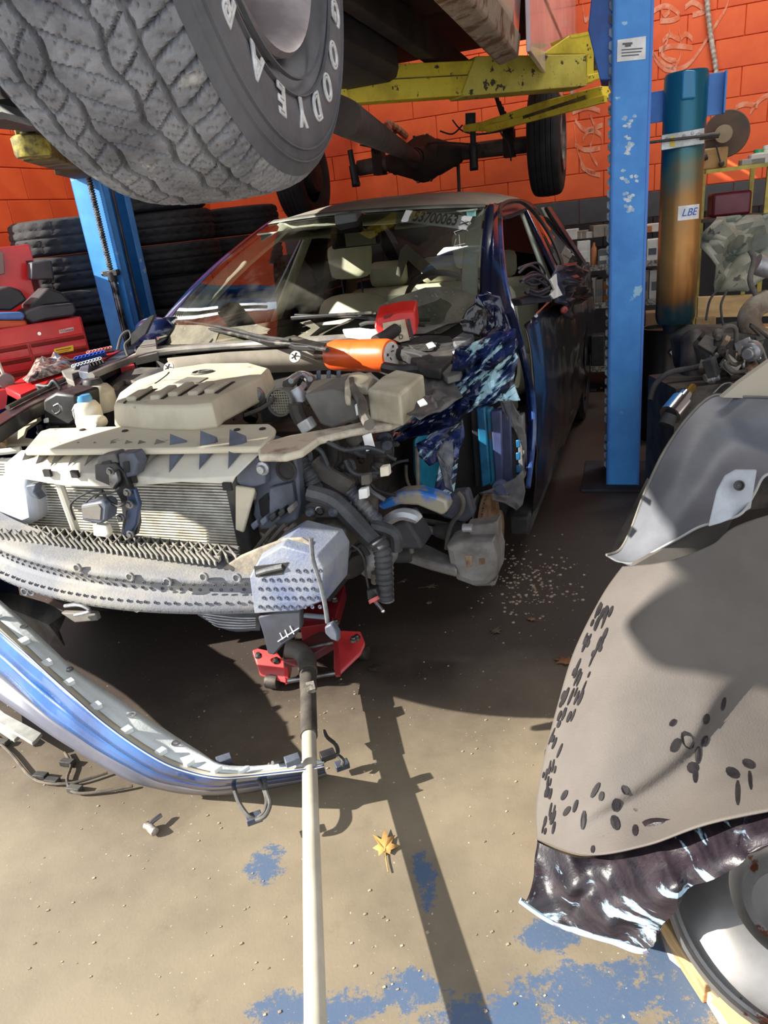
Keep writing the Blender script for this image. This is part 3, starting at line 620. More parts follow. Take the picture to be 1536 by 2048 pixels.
# ---- pillars and side
def side(v, w):                          # outer skin half width
    tap = .0 if v < 3.1 else .25 * (v - 3.1) ** 2
    nose = .0 if v > .8 else .03 * (.8 - v)
    if w > .98: return .885 - (w - .98) * .62 - tap
    return .885 + .035 * math.sin(max(0, (w - .2)) / .78 * PI) ** .7 - nose - tap
for s in (1, -1):
    rl = c.p(972, 409, v=1.38) if s > 0 else Vector((-.56, 1.40, 1.42))
    foot = c.p(985, 640, u=.80) if s > 0 else Vector((-.80, .62, .98))
    j = 4 * 4 if s > 0 else 0
    rail = [r[-1] if s > 0 else r[0] for r in RR]
    # outer A pillar
    m = MB(); rows = []
    ga = [WSR[k][-1 if s > 0 else 0] for k in range(9)]
    for k in range(9):
        t = k / 8; g0 = ga[k]; wd = lerp(.055, .12, t)
        rows.append([g0 + Vector((0, 0, .002)), g0 + Vector((s * wd * .6, .03, .012)), g0 + Vector((s * wd, .085, -.01)), g0 + Vector((s * wd * .9, .12, -.02))])
    m.grid(rows); link('front_pillar', m, navy, car, sub=1, solid=.004)
    # roof rail
    m = MB(); rows = []
    for k, p in enumerate(rail):
        rows.append([p, p + Vector((s * .04, 0, -.012)), p + Vector((s * .075, 0, -.055)), p + Vector((s * .06, 0, -.075))])
    rows.append([p + Vector((s * .02 , .3, -.20)) for p in rows[-1]])
    rows.append([p + Vector((s * .04, .36, -.22)) for p in rows[-1]])
    m.grid(rows); link('roof_rail', m, navyd, car, sub=1, solid=.004)
    # middle and rear pillars
    for v0, v1, wd in ((1.98, 1.78, .09), (2.72, 2.95, .16)):
        m = MB(); m.prism([(s * .665, v0, 1.36), (s * .665, v0 + wd, 1.36), (s * .875, v1 + wd, .97), (s * .875, v1, .97)], (-s * .02, 0, 0)); link('side_pillar', m, navy if v0 < 2 else navyd, car, bevel=.004)
        m = MB(); m.prism([(s * .64, v0 - .02, 1.36), (s * .64, v0 + wd, 1.36), (s * .84, v1 + wd, .90), (s * .84, v1 - .04, .90)], (-s * .02, 0, 0)); link('pillar_trim', m, trimc, car, bevel=.01)
    # side glass (rear door only)
    m = MB(); m.prism([(s * .675, 2.05, 1.34), (s * .67, 2.70, 1.30), (s * .87, 2.93, .98), (s * .875, 1.90, .98)], (-s * .004, 0, 0)); link('side_window', m, glassmat('side_glass', (.5, .5, .5)), car)
    # doors and quarter
    segs = [('front_door', .56, 1.80), ('rear_door', 1.80, 2.62), ('rear_quarter', 2.62, 3.95)]
    for nm, va, vb in segs:
        m = MB(); rows = []; nv = max(8, int((vb - va) / .05))
        for i in range(nv + 1):
            v = lerp(va + .004, vb - .004, i / nv); row = []
            for jn in range(23):
                w = lerp(.20, .98, jn / 22)
                if nm == 'rear_quarter':
                    rr = math.hypot(v - 2.80, w - .33)
                    if rr < .38:
                        k_ = .38 / max(rr, .05); w = .33 + (w - .33) * k_ if abs(w - .33) > .02 else .33 + .38
                dent = 0
                if s > 0: 
                    dent = .05 * max(0, noise.noise(Vector((v * 2.2, w * 3.1, 4)))) + .012 * abs(noise.noise(Vector((v * 9, w * 8, 1))))
                    if nm == 'rear_quarter': dent += .05 * abs(noise.noise(Vector((v * 8, w * 9, 2)))) * (1 if w > .6 else .2)
                row.append(Vector((s * (side(v, w) - dent), v, w)))
            rows.append(row)
        m.grid(rows); link(nm, m, M('dented_' + nm + str(s), S(16, 17, 24), S(60, 58, 62), 3, .45, .8, rough=.28, coat=.6, c3=S(96, 84, 76), s3=6, t3=.66, w3=.15, bump=.2) if s > 0 else navy, car, solid=.004)
    m = MB(); m.box((s * .80 if s > 0 else -.88, .5, .16), (s * .88 if s > 0 else -.80, 3.2, .24)); link('sill', m, blackd, car, bevel=.01)
    # belt moulding
    m = MB(); m.tube([(s * .888, .75, .985), (s * .892, 1.8, .985), (s * .885, 2.9, .99)], .008, 6); link('belt_moulding', m, chrome, car)
    # rear wheel
    m = MB(); R = .325
    m.lathe((s * .78, 2.80, R), (s, 0, 0), [(.2, -.10), (.29, -.115), (.322, -.09), (.325, 0), (.322, .09), (.29, .115), (.215, .10), (.2, .09)], 48); wt = link('rear_tyre', m, tyrebk, car)
    m = MB(); m.lathe((s * .78, 2.80, R), (s, 0, 0), [(.205, .09), (.215, .105), (.2, .1), (.18, .03), (.06, .06), (.05, .09), (.001, .09)], 48); link('rim', m, chrome, wt)
    for k in range(5):
        a = k * 2 * PI / 5; m = MB(); m.beam((s * .855, 2.8, R), (s * .865, 2.8 + math.cos(a) * .19, R + math.sin(a) * .19), .05, .02, up=(1, 0, 0)); link('spoke', m, chrome, wt)
# weatherstrip and chrome around left-hand window opening seen from outside
m = MB(); m.tube([c.p(x, y, u=u_) for x, y, u_ in ((1000, 425, .68), (1003, 500, .74), (1012, 570, .80), (1030, 640, .86), (1050, 720, .90), (1066, 800, .90), (1067, 880, .90), (1056, 975, .90))], .010, 8, smooth=4); link('door_seal', m, M('seal_blue', S(50, 80, 140), S(20, 30, 60), 8, rough=.25, coat=.5), car)
tb('door_edge', [(1018, 620), (1040, 690), (1056, 760), (1062, 850), (1055, 940)], .014, navy, u=.885)
m = MB(); m.tube([c.p(x, y, u=u_) for x, y, u_ in ((1000, 432, .70), (1001, 414, .67), (1018, 403, .66), (1045, 405, .67), (1072, 430, .72), (1100, 470, .79), (1122, 520, .86), (1130, 560, .885))], .010, 8, smooth=4); link('window_frame', m, black, car)
# wing mirrors: the left-hand one is a stump with wires
m = MB(); m.ball((-.98, .86, 1.0), .12, 14, (.95, .6, .62)); link('door_mirror', m, navy, car)
m = MB(); m.obox((-.985, .925, 1.0), (.095, 0, 0), (0, .004, 0), (0, 0, .06)); link('mirror_glass', m, chrome, car)
random.seed(11)
for k in range(9):
    x = random.uniform(1034, 1060); y = random.uniform(536, 570); P = [(x, y), (x + 20, y - 8 + random.uniform(-6, 6)), (x + 40, y + random.uniform(-10, 8)), (x + 52, y + 14), (x + 30, y + 26), (x + 10, y + 20)]
    tb('mirror_wire', P, .004, black, u=.93 + .004 * k)
pr('mirror_base', [(1020, 598), (1085, 580), (1090, 604), (1026, 612)], (.03, 0, 0), black, u=.90)
pr('torn_trim', [(1098, 560), (1110, 548), (1112, 570), (1122, 590), (1104, 598), (1098, 590), (1106, 580)], (.006, 0, 0), white, bev=0, u=.95, lab='bent bright strip')
def crumple(name, outline, cen, mat, seed, amp, depth, par=None, n=10, **k):
    """torn sheet: fan grid from centre to outline with sharp folds"""
    P = c.q(outline, **k); C0 = c.p(*cen, **k); m = MB(); rows = []; N_ = len(P)
    for i in range(n + 1):
        t = i / n; row = []
        for jn in range(N_ * 3):
            q = jn / 3; a = P[int(q) % N_]; b = P[(int(q) + 1) % N_]; p = lerp(C0, lerp(a, b, q % 1), t)
            nz = noise.noise(Vector((p.x * 9 + seed, p.y * 7, p.z * 9))) + .6 * abs(noise.noise(Vector((p.x * 22, p.y * 18 + seed, p.z * 22)))) * 2
            row.append(p + Vector(depth) * nz * amp * (1 if t < 1 else .7))
        row.append(row[0]); rows.append(row)
    m.grid(rows); return link(name, m, mat, par or car, solid=.003, ang=22)
crumple('crushed_quarter', [(1112, 530), (1140, 525), (1162, 545), (1172, 575), (1170, 600), (1150, 610), (1135, 640), (1120, 615), (1100, 600), (1104, 560)], (1135, 575), M('crushed_dark', S(46, 40, 46), S(120, 110, 112), 9, .5, .7, rough=.35, coat=.4), 4, .06, (1, 0, 0), u=.92)
for x, y, u_ in ((1128, 620, .97), (1160, 574, .95)):
    m = MB(); p = c.p(x, y, u=u_); m.ball(p, .03, 10, (.5, 1.5, .45)); link('red_grommet', m, M('red_rubber', S(190, 62, 50), S(60, 40, 44), 20, rough=.5), car)
# ---- interior
m = MB(); m.box((-.78, .55, .22), (.78, 3.0, .30)); link('cabin_floor', m, black, car)
dsh = M('dash_black', S(34, 34, 34), S(22, 22, 22), 6, rough=.6)
m = MB(); rows = []
for i in range(9):
    u = -.76 + 1.52 * i / 8; vv = .95 - .12 * math.cos(u * 1.8)
    rows.append([Vector((u, .55, .93)), Vector((u, vv, 1.00 - .02 * abs(u))), Vector((u, vv + .12, .97)), Vector((u, vv + .16, .85)), Vector((u, vv + .05, .55))])
m.grid(rows); link('dashboard', m, dsh, car, sub=1)
m = MB()
for k in range(32):
    pass
hoodp = [Vector((.62 * 0 + x, .98, z)) for x, z in ((.22, .99), (.26, 1.04), (.36, 1.065), (.46, 1.04), (.52, .99))]
m = MB(); m.prism(hoodp, (0, .2, 0)); link('instrument_hood', m, dsh, car, bevel=.01)
m = MB(); sw = Vector((.37, 1.30, .98)); ax = Vector((0, .85, .5)).normalized(); X = Vector((1, 0, 0)); Y = ax.cross(X)
m.tube([sw + X * math.cos(a) * .185 + Y * math.sin(a) * .185 for a in [2 * PI * k / 40 for k in range(41)]], .014, 10, cap=False); stw = link('steering_wheel', m, M('wheel_leather', S(52, 54, 56), rough=.3), car)
m = MB(); m.cyl(sw - ax * .06, sw, .07, 16); m.beam(sw - X * .18, sw + X * .18, .03, .015); m.beam(sw, sw - Y * .18 if Y.z > 0 else sw + Y * .18, .03, .015); link('airbag_hub', m, dsh, stw)
def seat(u, v, par, rear=False):
    m = MB(); rows = []
    for i in range(8):
        t = i / 7; wv = lerp(.26, .20, t ** 2); vv = v + .26 * t; ww = .50 + t * .50
        rows.append([Vector((u + wv * math.cos(a), vv + .06 * math.sin(a), ww)) for a in [2 * PI * k / 20 for k in range(20)]]); rows[-1].append(rows[-1][0])
    rows.append([lerp(p, Vector((u, v + .27, 1.01)), .6) + Vector((0, 0, .012)) for p in rows[-1]]); rows.append([Vector((u, v + .27, 1.015))] * 21)
    m.grid(rows); s = link('seat_backrest', m, seatm, par, sub=1)
    m = MB(); m.box((u - .25, v - .45, .36), (u + .25, v + .02, .52)); link('seat_cushion', m, seatm, par, bevel=.04)
    for q in (-.06, .06):
        m = MB(); m.cyl((u + q, v + .27, .99), (u + q, v + .275, 1.12), .006, 8); link('headrest_post', m, chrome, par)
    m = MB(); rows = []
    for i in range(7):
        t = i / 6; ww = 1.10 + t * .19; wv = lerp(.115, .135, math.sin(t * PI * .6)) * (1 if t < .99 else .9)
        rows.append([Vector((u + wv * math.copysign(abs(math.cos(a)) ** .6, math.cos(a)), v + .27 + .02 * t + .05 * math.copysign(abs(math.sin(a)) ** .6, math.sin(a)), ww)) for a in [2 * PI * k / 20 for k in range(21)]])
    rows = [[Vector((u, v + .27, 1.095))] * 21, *rows, [Vector((u, v + .29, 1.295))] * 21]
    m.grid(rows); link('headrest', m, seatm, par, sub=1)
for u in (-.34, .40): seat(u, 1.62, car)
m = MB(); m.box((-.62, 2.45, .5), (.62, 2.62, .98)); m.box((-.62, 2.0, .35), (.62, 2.5, .52)); link('rear_bench', m, seatm, car, bevel=.05)
for u in (-.36, 0, .36):
    m = MB(); m.obox((u, 2.58, 1.06), (.13, 0, 0), (0, .05, 0), (0, 0, .08)); link('rear_headrest', m, seatm, car, bevel=.04)
m = MB(); m.box((-.55, 1.25, 1.385), (.55, 2.7, 1.392)); link('headliner', m, trimc, car)
m = MB(); P = c.p(712, 478, v=1.16); m.obox(P, (.115, .02, 0), (-.004, .02, 0), (0, 0, .036)); rv = link('interior_mirror', m, black, car, bevel=.012)
m = MB(); m.obox(P + Vector((.03, -.021, 0)), (.07, .012, 0), (0, .002, 0), (0, 0, .028)); link('mirror_patch', m, trimc, rv, bevel=.006)
m = MB(); m.cyl(P + Vector((0, 0, .02)), P + Vector((-.01, .0, .12)), .016); m.obox(P + Vector((-.03, .01, .07)), (.055, 0, 0), (0, .04, 0), (0, 0, .045)); link('sensor_housing', m, M('sensor_grey', S(70, 70, 68), rough=.6), rv, bevel=.01)
# inner trim along the image-left pillar and visors
for s in (-1, 1):
    m = MB(); ga = [WSR[k][-1 if s > 0 else 0] for k in range(9)]
    m.grid([[p + Vector((-s * .015, .03, -.015)), p + Vector((-s * .09, .07, -.025)), p + Vector((-s * .10, .10, -.03))] for p in ga]); link('pillar_trim', m, trimc, car, solid=.004)
m = MB(); ts = [p + Vector((0, .05, -.02)) for p in T]; m.grid([[p for p in ts], [p + Vector((0, .04, -.045)) for p in ts], [p + Vector((0, .1, -.05)) for p in ts]]); link('header_trim', m, trimc, car, solid=.003)
for u in (-.30, .32):
    m = MB(); m.obox((u, 1.40, 1.365), (.18, 0, 0), (0, .06, .02), (0, 0, .006)); link('sun_visor', m, trimc, car, bevel=.004)
m = MB(); m.prism(c.q([(812, 488), (884, 548), (862, 562), (815, 520), (802, 556), (792, 550), (800, 500)], v=2.3), (0, .004, 0)); link('plastic_sheet', m, M('film', S(150, 148, 138), rough=.3), car)
# ------------------------------------------------------------------ engine bay and torn-open nose
alum = M('alloy', S(170, 172, 176), S(120, 120, 124), 12, rough=.4, metal=.6, bump=.1)
hose = M('hose_black', S(40, 42, 46), S(84, 84, 86), 7, .45, .7, rough=.6)
hosed = M('dusty_hose', S(96, 90, 82), S(66, 62, 60), 8, rough=.75)
dkb = M('bay_black', S(28, 27, 28), S(50, 46, 44), 6, rough=.85, bump=.2)
# firewall, bay floor and aprons
m = MB(); m.grid([[Vector((x, .52, z)) for x in (-.74, -.3, .3, .74)] for z in (.24, .6, .93)]); link('firewall', m, dkb, car, solid=.01)
m = MB(); m.box((-.62, -.35, .30), (.40, .5, .33)); link('undertray', m, dkb, car)
m = MB(); m.prism([(-.58, -.5, .35), (-.58, .5, .35), (-.58, .5, .80), (-.62, .1, .84), (-.6, -.5, .70)], (-.015, 0, 0)); m.prism([(-.88, -.35, .62), (-.60, -.45, .80), (-.60, .45, .90), (-.88, .5, .9)], (0, 0, -.01)); link('inner_apron', m, blackd, car)
m = MB(); m.box((-.30, -.20, .32), (.42, .42, .80)); link('engine_block', m, darksteel, car, bevel=.03)
random.seed(21)
mats_ = [blackd, darksteel, alum, hosed, black, bgrey]
for k in range(46):                               # the small castings, clips and blocks around the engine
    px, py = random.choice([(random.uniform(450, 600), random.uniform(770, 860)), (random.uniform(600, 790), random.uniform(860, 985)), (random.uniform(60, 160), random.uniform(790, 860)), (random.uniform(640, 740), random.uniform(960, 1080))])
    if px > 600 and py > 860: p = c.p(px, py, v=random.uniform(-.35, -.1))
    elif py > 955: p = c.p(px, py, v=-.4)
    else: p = c.p(px, py, w=random.uniform(.78, .86))
    s_ = random.uniform(.012, .032); m = MB()
    if random.random() < .5: m.obox(p, Vector((s_, s_ * .3, 0)), Vector((-s_ * .2, s_ * .7, s_ * .1)), Vector((0, 0, s_ * random.uniform(.4, 1))))
    else: a = Vector((random.uniform(-1, 1), random.uniform(-1, 1), random.uniform(-.3, 1))).normalized(); m.lathe(p, a, [(.001, -s_), (s_ * .8, -s_), (s_ * .9, -s_ * .4), (s_ * .6, 0), (s_ * .6, s_), (.001, s_)], 12)
    link('bay_fitting', m, random.choice(mats_), car, bevel=.002)
for k in range(34):                               # small hoses and looms
    x, y = random.choice([(random.uniform(455, 590), random.uniform(765, 850)), (random.uniform(610, 780), random.uniform(850, 970)), (random.uniform(630, 740), random.uniform(960, 1060)), (random.uniform(70, 170), random.uniform(770, 840))])
    P = [(x, y)]
    for j in range(4): P.append((P[-1][0] + random.uniform(-12, 26), P[-1][1] + random.uniform(-16, 20)))
    v_ = (-.05 if y < 850 and x > 400 else -.3) + random.uniform(-.05, .05)
    tb('small_hose', P, random.uniform(.003, .008), random.choice([hose, hosed, rubber, hose]), v=v_ if x > 400 else -.1)
# image-left fender and front wheel
m = MB(); rows = []
for i in range(25):
    v = lerp(-.62, .54, i / 24); row = []
    for jn in range(12):
        w = lerp(.22, .90, jn / 11); rr = math.hypot(v, w - .33)
        if rr < .37: w = .33 + (w - .33) * (.37 / max(rr, .05)) if w > .34 else .33 + math.sqrt(max(0, .37 ** 2 - v * v))
        row.append(Vector((-.89 + .25 * max(0, -v - .25) ** 1.5 - .02 * (1 - jn / 11), v, max(w, .22))))
    rows.append(row)
m.grid(rows); link('front_fender', m, navy, car, solid=.003)
m = MB(); m.lathe((-.77, 0, .325), (-1, 0, 0), [(.2, -.10), (.29, -.115), (.322, -.09), (.325, 0), (.322, .09), (.29, .115), (.215, .10), (.2, .05), (.001, .03)], 48); link('front_tyre', m, tyrebk, car)
# engine cover
tp = [(228, 812), (238, 790), (272, 765), (335, 742), (415, 730), (500, 729), (540, 740), (522, 760), (440, 800), (425, 812), (380, 817), (300, 817)]
P0 = c.q(tp, w=.965)
def shrink(P, k, dz): 
    C0 = sum(P, Vector()) / len(P); return [C0 + (p - C0) * k + Vector((0, 0, dz)) for p in P]
m = MB(); rings = [shrink(P0, .80, .012), shrink(P0, .97, .008), shrink(P0, 1.0, .0), shrink(P0, 1.045, -.055), shrink(P0, 1.03, -.06)]
m.grid([r + [r[0]] for r in rings]); m.poly(rings[0]); ec = link('engine_cover', m, M('dusty_cover', S(206, 196, 172), S(176, 166, 144), 5, .4, .7, rough=.85, bump=.15, c3=S(112, 104, 92), s3=9, t3=.66, w3=.06), car, bevel=.003, ang=25)
zc = .978
for x, y in ((262, 800), (310, 798), (345, 792), (385, 790), (418, 786)):
    a = c.p(x, y, w=zc); b = c.p(x + 36, y - 22, w=zc); m = MB(); m.beam(a, b, .032, .022); link('cover_rib', m, dust2, ec, bevel=.006)
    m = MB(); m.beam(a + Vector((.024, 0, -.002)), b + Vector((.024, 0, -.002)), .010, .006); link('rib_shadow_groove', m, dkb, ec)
tb('cover_seam', [(248, 806), (285, 778), (330, 762), (420, 760), (468, 757)], .0025, dkb, par=ec, w=zc - .003); tb('cover_seam', [(310, 768), (332, 752), (338, 745)], .003, dkb, par=ec, w=zc - .002)
pr('embossed_badge', [(345, 770), (375, 757), (418, 758), (400, 768), (370, 771)], (0, 0, .006), plast, par=ec, w=zc - .004)
E_ = c.p(405, 745, w=zc); m = MB(); m.lathe(E_, (0, 0, 1), [(.030, 0), (.034, .005), (.038, 0)], 24); m.beam(E_ + Vector((-.025, .015, .003)), E_ + Vector((0, -.02, .003)), .005, .004); m.beam(E_ + Vector((.025, .015, .003)), E_ + Vector((0, -.02, .003)), .005, .004); link('cover_emblem', m, plast, ec)
# radiator and support
m = MB(); m.box((-.55, -.60, .40), (.29, -.565, .84)); rad = link('radiator', m, M('radiator_core', S(112, 112, 112), S(84, 84, 86), 40, rough=.6), car)
m = MB(); z = .58
while z < .835: m.box((-.55, -.607, z), (.285, -.60, z + .0035)); z += .0085
o = link('radiator_tube', m, M('fin_alloy', S(226, 222, 210), S(190, 184, 170), 20, rough=.45, metal=.2), rad); o['kind'] = 'stuff'
for a_, b_ in ((.285, .33), (-.60, -.55)): m = MB(); m.box((a_, -.62, .42), (b_, -.56, .86)); link('end_tank', m, blackd, rad, bevel=.008)
# ribbed upper grille support
pr_top = M('dusty_support', S(206, 200, 186), S(156, 152, 144), 5, .45, .7, rough=.8, bump=.15, c3=S(110, 108, 106), s3=12, t3=.67, w3=.06)
m = MB(); bk_ = c.q([(42, 900), (150, 897), (300, 893), (420, 889), (540, 884)], v=-.60); fr_ = c.q([(8, 928), (120, 944), (240, 950), (360, 958), (470, 952)], v=-.69); lo_ = c.q([(10, 952), (130, 972), (245, 974), (360, 964), (462, 968)], v=-.695)
m.grid([bk_, fr_, lo_]); sup = link('grille_support', m, pr_top, car, solid=.006, bevel=.002)
for i, (x, y) in enumerate(((68, 902), (98, 901), (130, 900), (165, 899), (198, 899), (232, 897), (262, 896), (288, 896), (322, 894), (352, 898), (412, 892), (470, 890))):
    big = i > 8; dy = 48 if big else 34; dx = -30 if not big else -14
    a = c.p(x, y, v=-.61); b = c.p(x + dx, y + dy, v=-.675); d2 = c.p(x + (12 if big else 6), y + 2, v=-.61); m = MB()
    up = Vector((0, 0, .045 if big else .026)); d2 = c.p(x + (26 if big else 12), y + 2, v=-.61) + Vector((0, 0, .004)); m.add([a, b, a + up + Vector((0, -.01, 0)), d2, d2 + up * .5], [(0, 1, 2), (0, 1, 3), (3, 4, 2, 0), (1, 4, 2), (1, 3, 4)]); link('support_rib', m, bgrey if big else plast, sup)
for x, y in ((95, 946), (150, 948), (265, 958), (232, 916), (455, 973)):
    a = c.p(x, y, v=-.70); m = MB(); m.obox(a, (.012, 0, 0), (0, .004, 0), (0, 0, .010)); link('support_slot', m, dkb, sup)
# flat sight shield
P = c.q([(80, 862), (100, 856), (300, 850), (540, 847), (551, 856), (548, 866), (522, 893), (300, 897), (48, 900)], w=.905)
m = MB(); m.prism(P, (0, 0, -.018)); sh = link('sight_shield', m, M('dirty_shield', S(206, 198, 176), S(184, 174, 150), 3, .45, .7, rough=.85, bump=.1, c3=S(120, 112, 104), s3=9, t3=.64, w3=.05), car, bevel=.006)
for x, y in ((165, 860), (250, 862), (474, 860), (525, 858)):
    m = MB(); p = c.p(x, y, w=.906); m.lathe(p, (0, 0, 1), [(.001, .003), (.008, .003), (.010, 0)], 10); link('push_rivet', m, dkb, sh)
# latch and radar in the middle
pr('latch_bracket', [(188, 930), (230, 925), (248, 945), (262, 985), (272, 1010), (275, 1050), (270, 1072), (240, 1070), (245, 1040), (240, 1000), (226, 975), (190, 960)], (0, .02, 0), black, v=-.72)
pr('latch_bracket', [(194, 914), (228, 906), (236, 924), (230, 946), (196, 950)], (0, .04, 0), plast, v=-.715)
pr('latch_bracket', [(236, 908), (266, 906), (276, 926), (270, 952), (246, 958), (238, 930)], (0, .04, 0), bgrey, v=-.715)
pr('latch_slot', [(204, 924), (222, 920), (224, 932), (206, 936)], (0, -.003, 0), dkb, v=-.716)
pr('latch_slot', [(246, 924), (258, 922), (260, 944), (249, 946)], (0, -.003, 0), dkb, v=-.716)
pr('latch_hook', [(226, 940), (240, 938), (246, 960), (236, 976), (228, 966)], (0, -.02, 0), steel, v=-.72)
pr('latch_arm', [(250, 980), (268, 978), (278, 1010), (272, 1050), (262, 1070), (244, 1072), (252, 1040), (256, 1010)], (0, .015, 0), M('latch_blue', S(70, 84, 112), rough=.4, metal=.5), v=-.745)
rd = pr('radar_sensor', [(160, 1010), (202, 1002), (214, 1012), (212, 1042), (200, 1050), (164, 1042)], (0, .045, 0), bgrey, v=-.80, bev=.006)
pr('radar_face', [(164, 1014), (198, 1008), (204, 1016), (202, 1040), (168, 1036)], (0, -.003, 0), plast, v=-.80, par=rd)
pr('radar_foot', [(184, 1050), (212, 1052), (218, 1068), (212, 1076), (186, 1072)], (0, .02, 0), offwhite, v=-.79)
for x, y in ((260, 1008), (243, 1035), (262, 1068), (222, 942), (256, 984)):
    m = MB(); p = c.p(x, y, v=-.755); m.lathe(p, (0, -1, 0), [(.012, 0), (.012, .004), (.007, .005), (.007, .010), (.001, .010)], 8); link('bolt', m, steel, car)
tb('latch_cable', [(150, 1040), (142, 1008), (175, 985), (205, 980), (190, 995)], .003, black, v=-.78); tb('latch_cable', [(165, 1012), (190, 990), (225, 985), (240, 975)], .0025, black, v=-.79); tb('latch_cable', [(205, 982), (215, 1000), (236, 1012), (250, 1006)], .004, black, v=-.78)
tb('support_tube', [(118, 965), (132, 1005), (150, 1055), (158, 1078)], .012, offwhite, v=-.66)
pr('washer_tank', [(-30, 962), (45, 960), (62, 990), (70, 1045), (40, 1056), (-30, 1050)], (0, .10, 0), M('tank_white', S(206, 212, 226), S(170, 172, 178), 4, rough=.5), v=-.66, bev=.02)
pr('support_brace', [(50, 972), (72, 968), (68, 985), (80, 1000), (58, 992)], (0, .03, 0), bgrey, v=-.67)
pr('air_deflector', [(470, 972), (506, 978), (508, 985), (486, 1066), (470, 1060)], (0, .012, 0), dust2, v=-.645)
# lower grille lattice
lat = M('lattice_grey', S(112, 110, 106), S(150, 146, 136), 10, rough=.7)
def ylow(x): return 1053 + (x / 470) * 50 if x < 470 else 1103
m = MB()
def lv(x, y, v): return c.p(x, y, v=v)
for a_, b_, vv in (((-20, 1048), (478, 1098), -.70), ((-20, 1072), (440, 1118), -.78), ((-20, 1062), (470, 1108), -.74)):
    m.beam(lv(*a_, vv), lv(*b_, vv), .008, .012)
o = link('lattice_rail', m, lat, car); m = MB()
for i in range(26):
    x = -20 + i * 19
    for sx in (-1, 1): m.beam(lv(x, ylow(x) - 4, -.70), lv(x + 19 * sx, ylow(x + 19 * sx) + 17, -.775), .003, .022)
o = link('lattice_web', m, lat, car); o['kind'] = 'stuff'; m = MB()
for i in range(38):
    x = -10 + i * 11.5; m.beam(lv(x, ylow(x) + 12, -.775), lv(x + 16, ylow(x) + 30, -.80), .003, .014)
o = link('lattice_louvres', m, lat, car); o['kind'] = 'stuff'
m = MB()
m.grid([[lv(x, ylow(x) - 2, -.69) + Vector((0, 0, -.05)) for x in range(-20, 480, 40)], [lv(x, ylow(x) + 24, -.79) + Vector((0, 0, -.045)) for x in range(-20, 480, 40)]]); link('lattice_tray', m, dkb, car)
# foam absorber with dimples (stations by u; curved in plan)
def fv(u): return -.865 + .16 * (u / .62) ** 2 - (.0 if abs(u) < .5 else 0)
rowsL = {'A': [(129, 1104), (273, 1119), (441, 1136)], 'B': [(207, 1131), (390, 1146), (496, 1152)]}
def wl_at(x, y): 
    v = -.86
    for _ in range(6): p = c.p(x, y, v=v); v = fv(p.x)
    return p
def lev(a_, b_):
    p, q = wl_at(*a_), wl_at(*b_); return lambda u: p.z + (q.z - p.z) * (u - p.x) / (q.x - p.x) if True else 0
LB = lev((100, 1122), (500, 1156)); LC = lev((100, 1142), (500, 1176)); LD = lev((100, 1168), (500, 1197)); LE = lev((100, 1196), (500, 1230))
print('foam levels', [round(f(u), 3) for f in (LB, LC, LD, LE) for u in (-.2, .2, .5)])
rows = []
us = [-.74 + 1.2 * i / 90 for i in range(91)]
secs = [(lambda u: LB(u) + .014, .10), (lambda u: LB(u) + .010, .05), (lambda u: LB(u) + .004, .008), (lambda u: LB(u) - .004, -.004), (lambda u: lerp(LB(u), LC(u), .5), -.006), (LC, .012), (lambda u: lerp(LC(u), LD(u), .55), .016), (lambda u: LD(u) + .012, .012), (lambda u: LD(u) - .001, -.022), (lambda u: lerp(LD(u), LE(u), .5), -.020), (LE, -.006), (lambda u: LE(u) - .004, .06)]
for u in us: rows.append([Vector((u, fv(u) + dv, f(u))) for f, dv in secs])
m = MB(); m.grid(rows); fo = link('foam_absorber', m, foam, car, sub=1)
m = MB(); dots = []
for i in range(46):
    u = -.70 + i * .0255
    for f, dv in ((lambda u: lerp(LB(u), LC(u), .45), -.012), (lambda u: lerp(LC(u), LD(u), .35), .013), (LD, -.019), (lambda u: lerp(LD(u), LE(u), .55), -.016)): dots.append((u + random.uniform(-.003, .003), f(u), fv(u) + dv))
for u, w_, v_ in dots: m.lathe((u, v_, w_), (0, -1, 0), [(.0045, -.002), (.0045, .0008), (.003, .0012), (.0025, -.001), (.0005, -.001)], 8)
o = link('foam_dimple', m, M('dimple', S(70, 72, 78), rough=.8), fo); o['kind'] = 'stuff'
for x, y in ((412, 1150), (478, 1152), (160, 1132), (265, 1150), (340, 1160), (330, 1210), (350, 1212), (277, 1212), (55, 1180), (68, 1180)):
    p = wl_at(x, y); m = MB(); m.lathe(p + Vector((0, -.008, 0)), (0, -1, 0), [(.012, -.002), (.012, .004), (.009, .005), (.008, .0), (.001, -.001)], 16); link('foam_boss', m, foam, fo)
# right-hand end block of the foam
P = c.q([(498, 1152), (520, 1112), (566, 1085), (640, 1105), (656, 1132), (652, 1202), (600, 1222), (508, 1228)], v=-.80)
m = MB(); cfr = P; bck = [p + Vector((0, .13, 0)) for p in P]; C0 = sum(P, Vector()) / len(P)
rings = [[lerp(p, C0, .35) + Vector((0, -.012, 0)) for p in P], [lerp(p, C0, .06) + Vector((0, -.008, 0)) for p in P], [p + Vector((0, .01, 0)) for p in P], bck]
m.grid([r + [r[0]] for r in rings]); m.poly(rings[0]); fe = link('foam_end_block', m, M('foam_blue', S(96, 106, 132), S(128, 132, 140), 7, rough=.55, bump=.4, bscale=140), car, bevel=.003)
m = MB()
for i in range(9):
    for j in range(5):
        x, y = 520 + i * 15 + (j % 2) * 7, 1142 + j * 18
        if 505 < x < 585 and y < 1160: continue
        if x > 645: continue
        m.lathe(c.p(x, y, v=-.814), (0, -1, 0), [(.005, -.002), (.005, .001), (.003, .001), (.001, -.001)], 8)
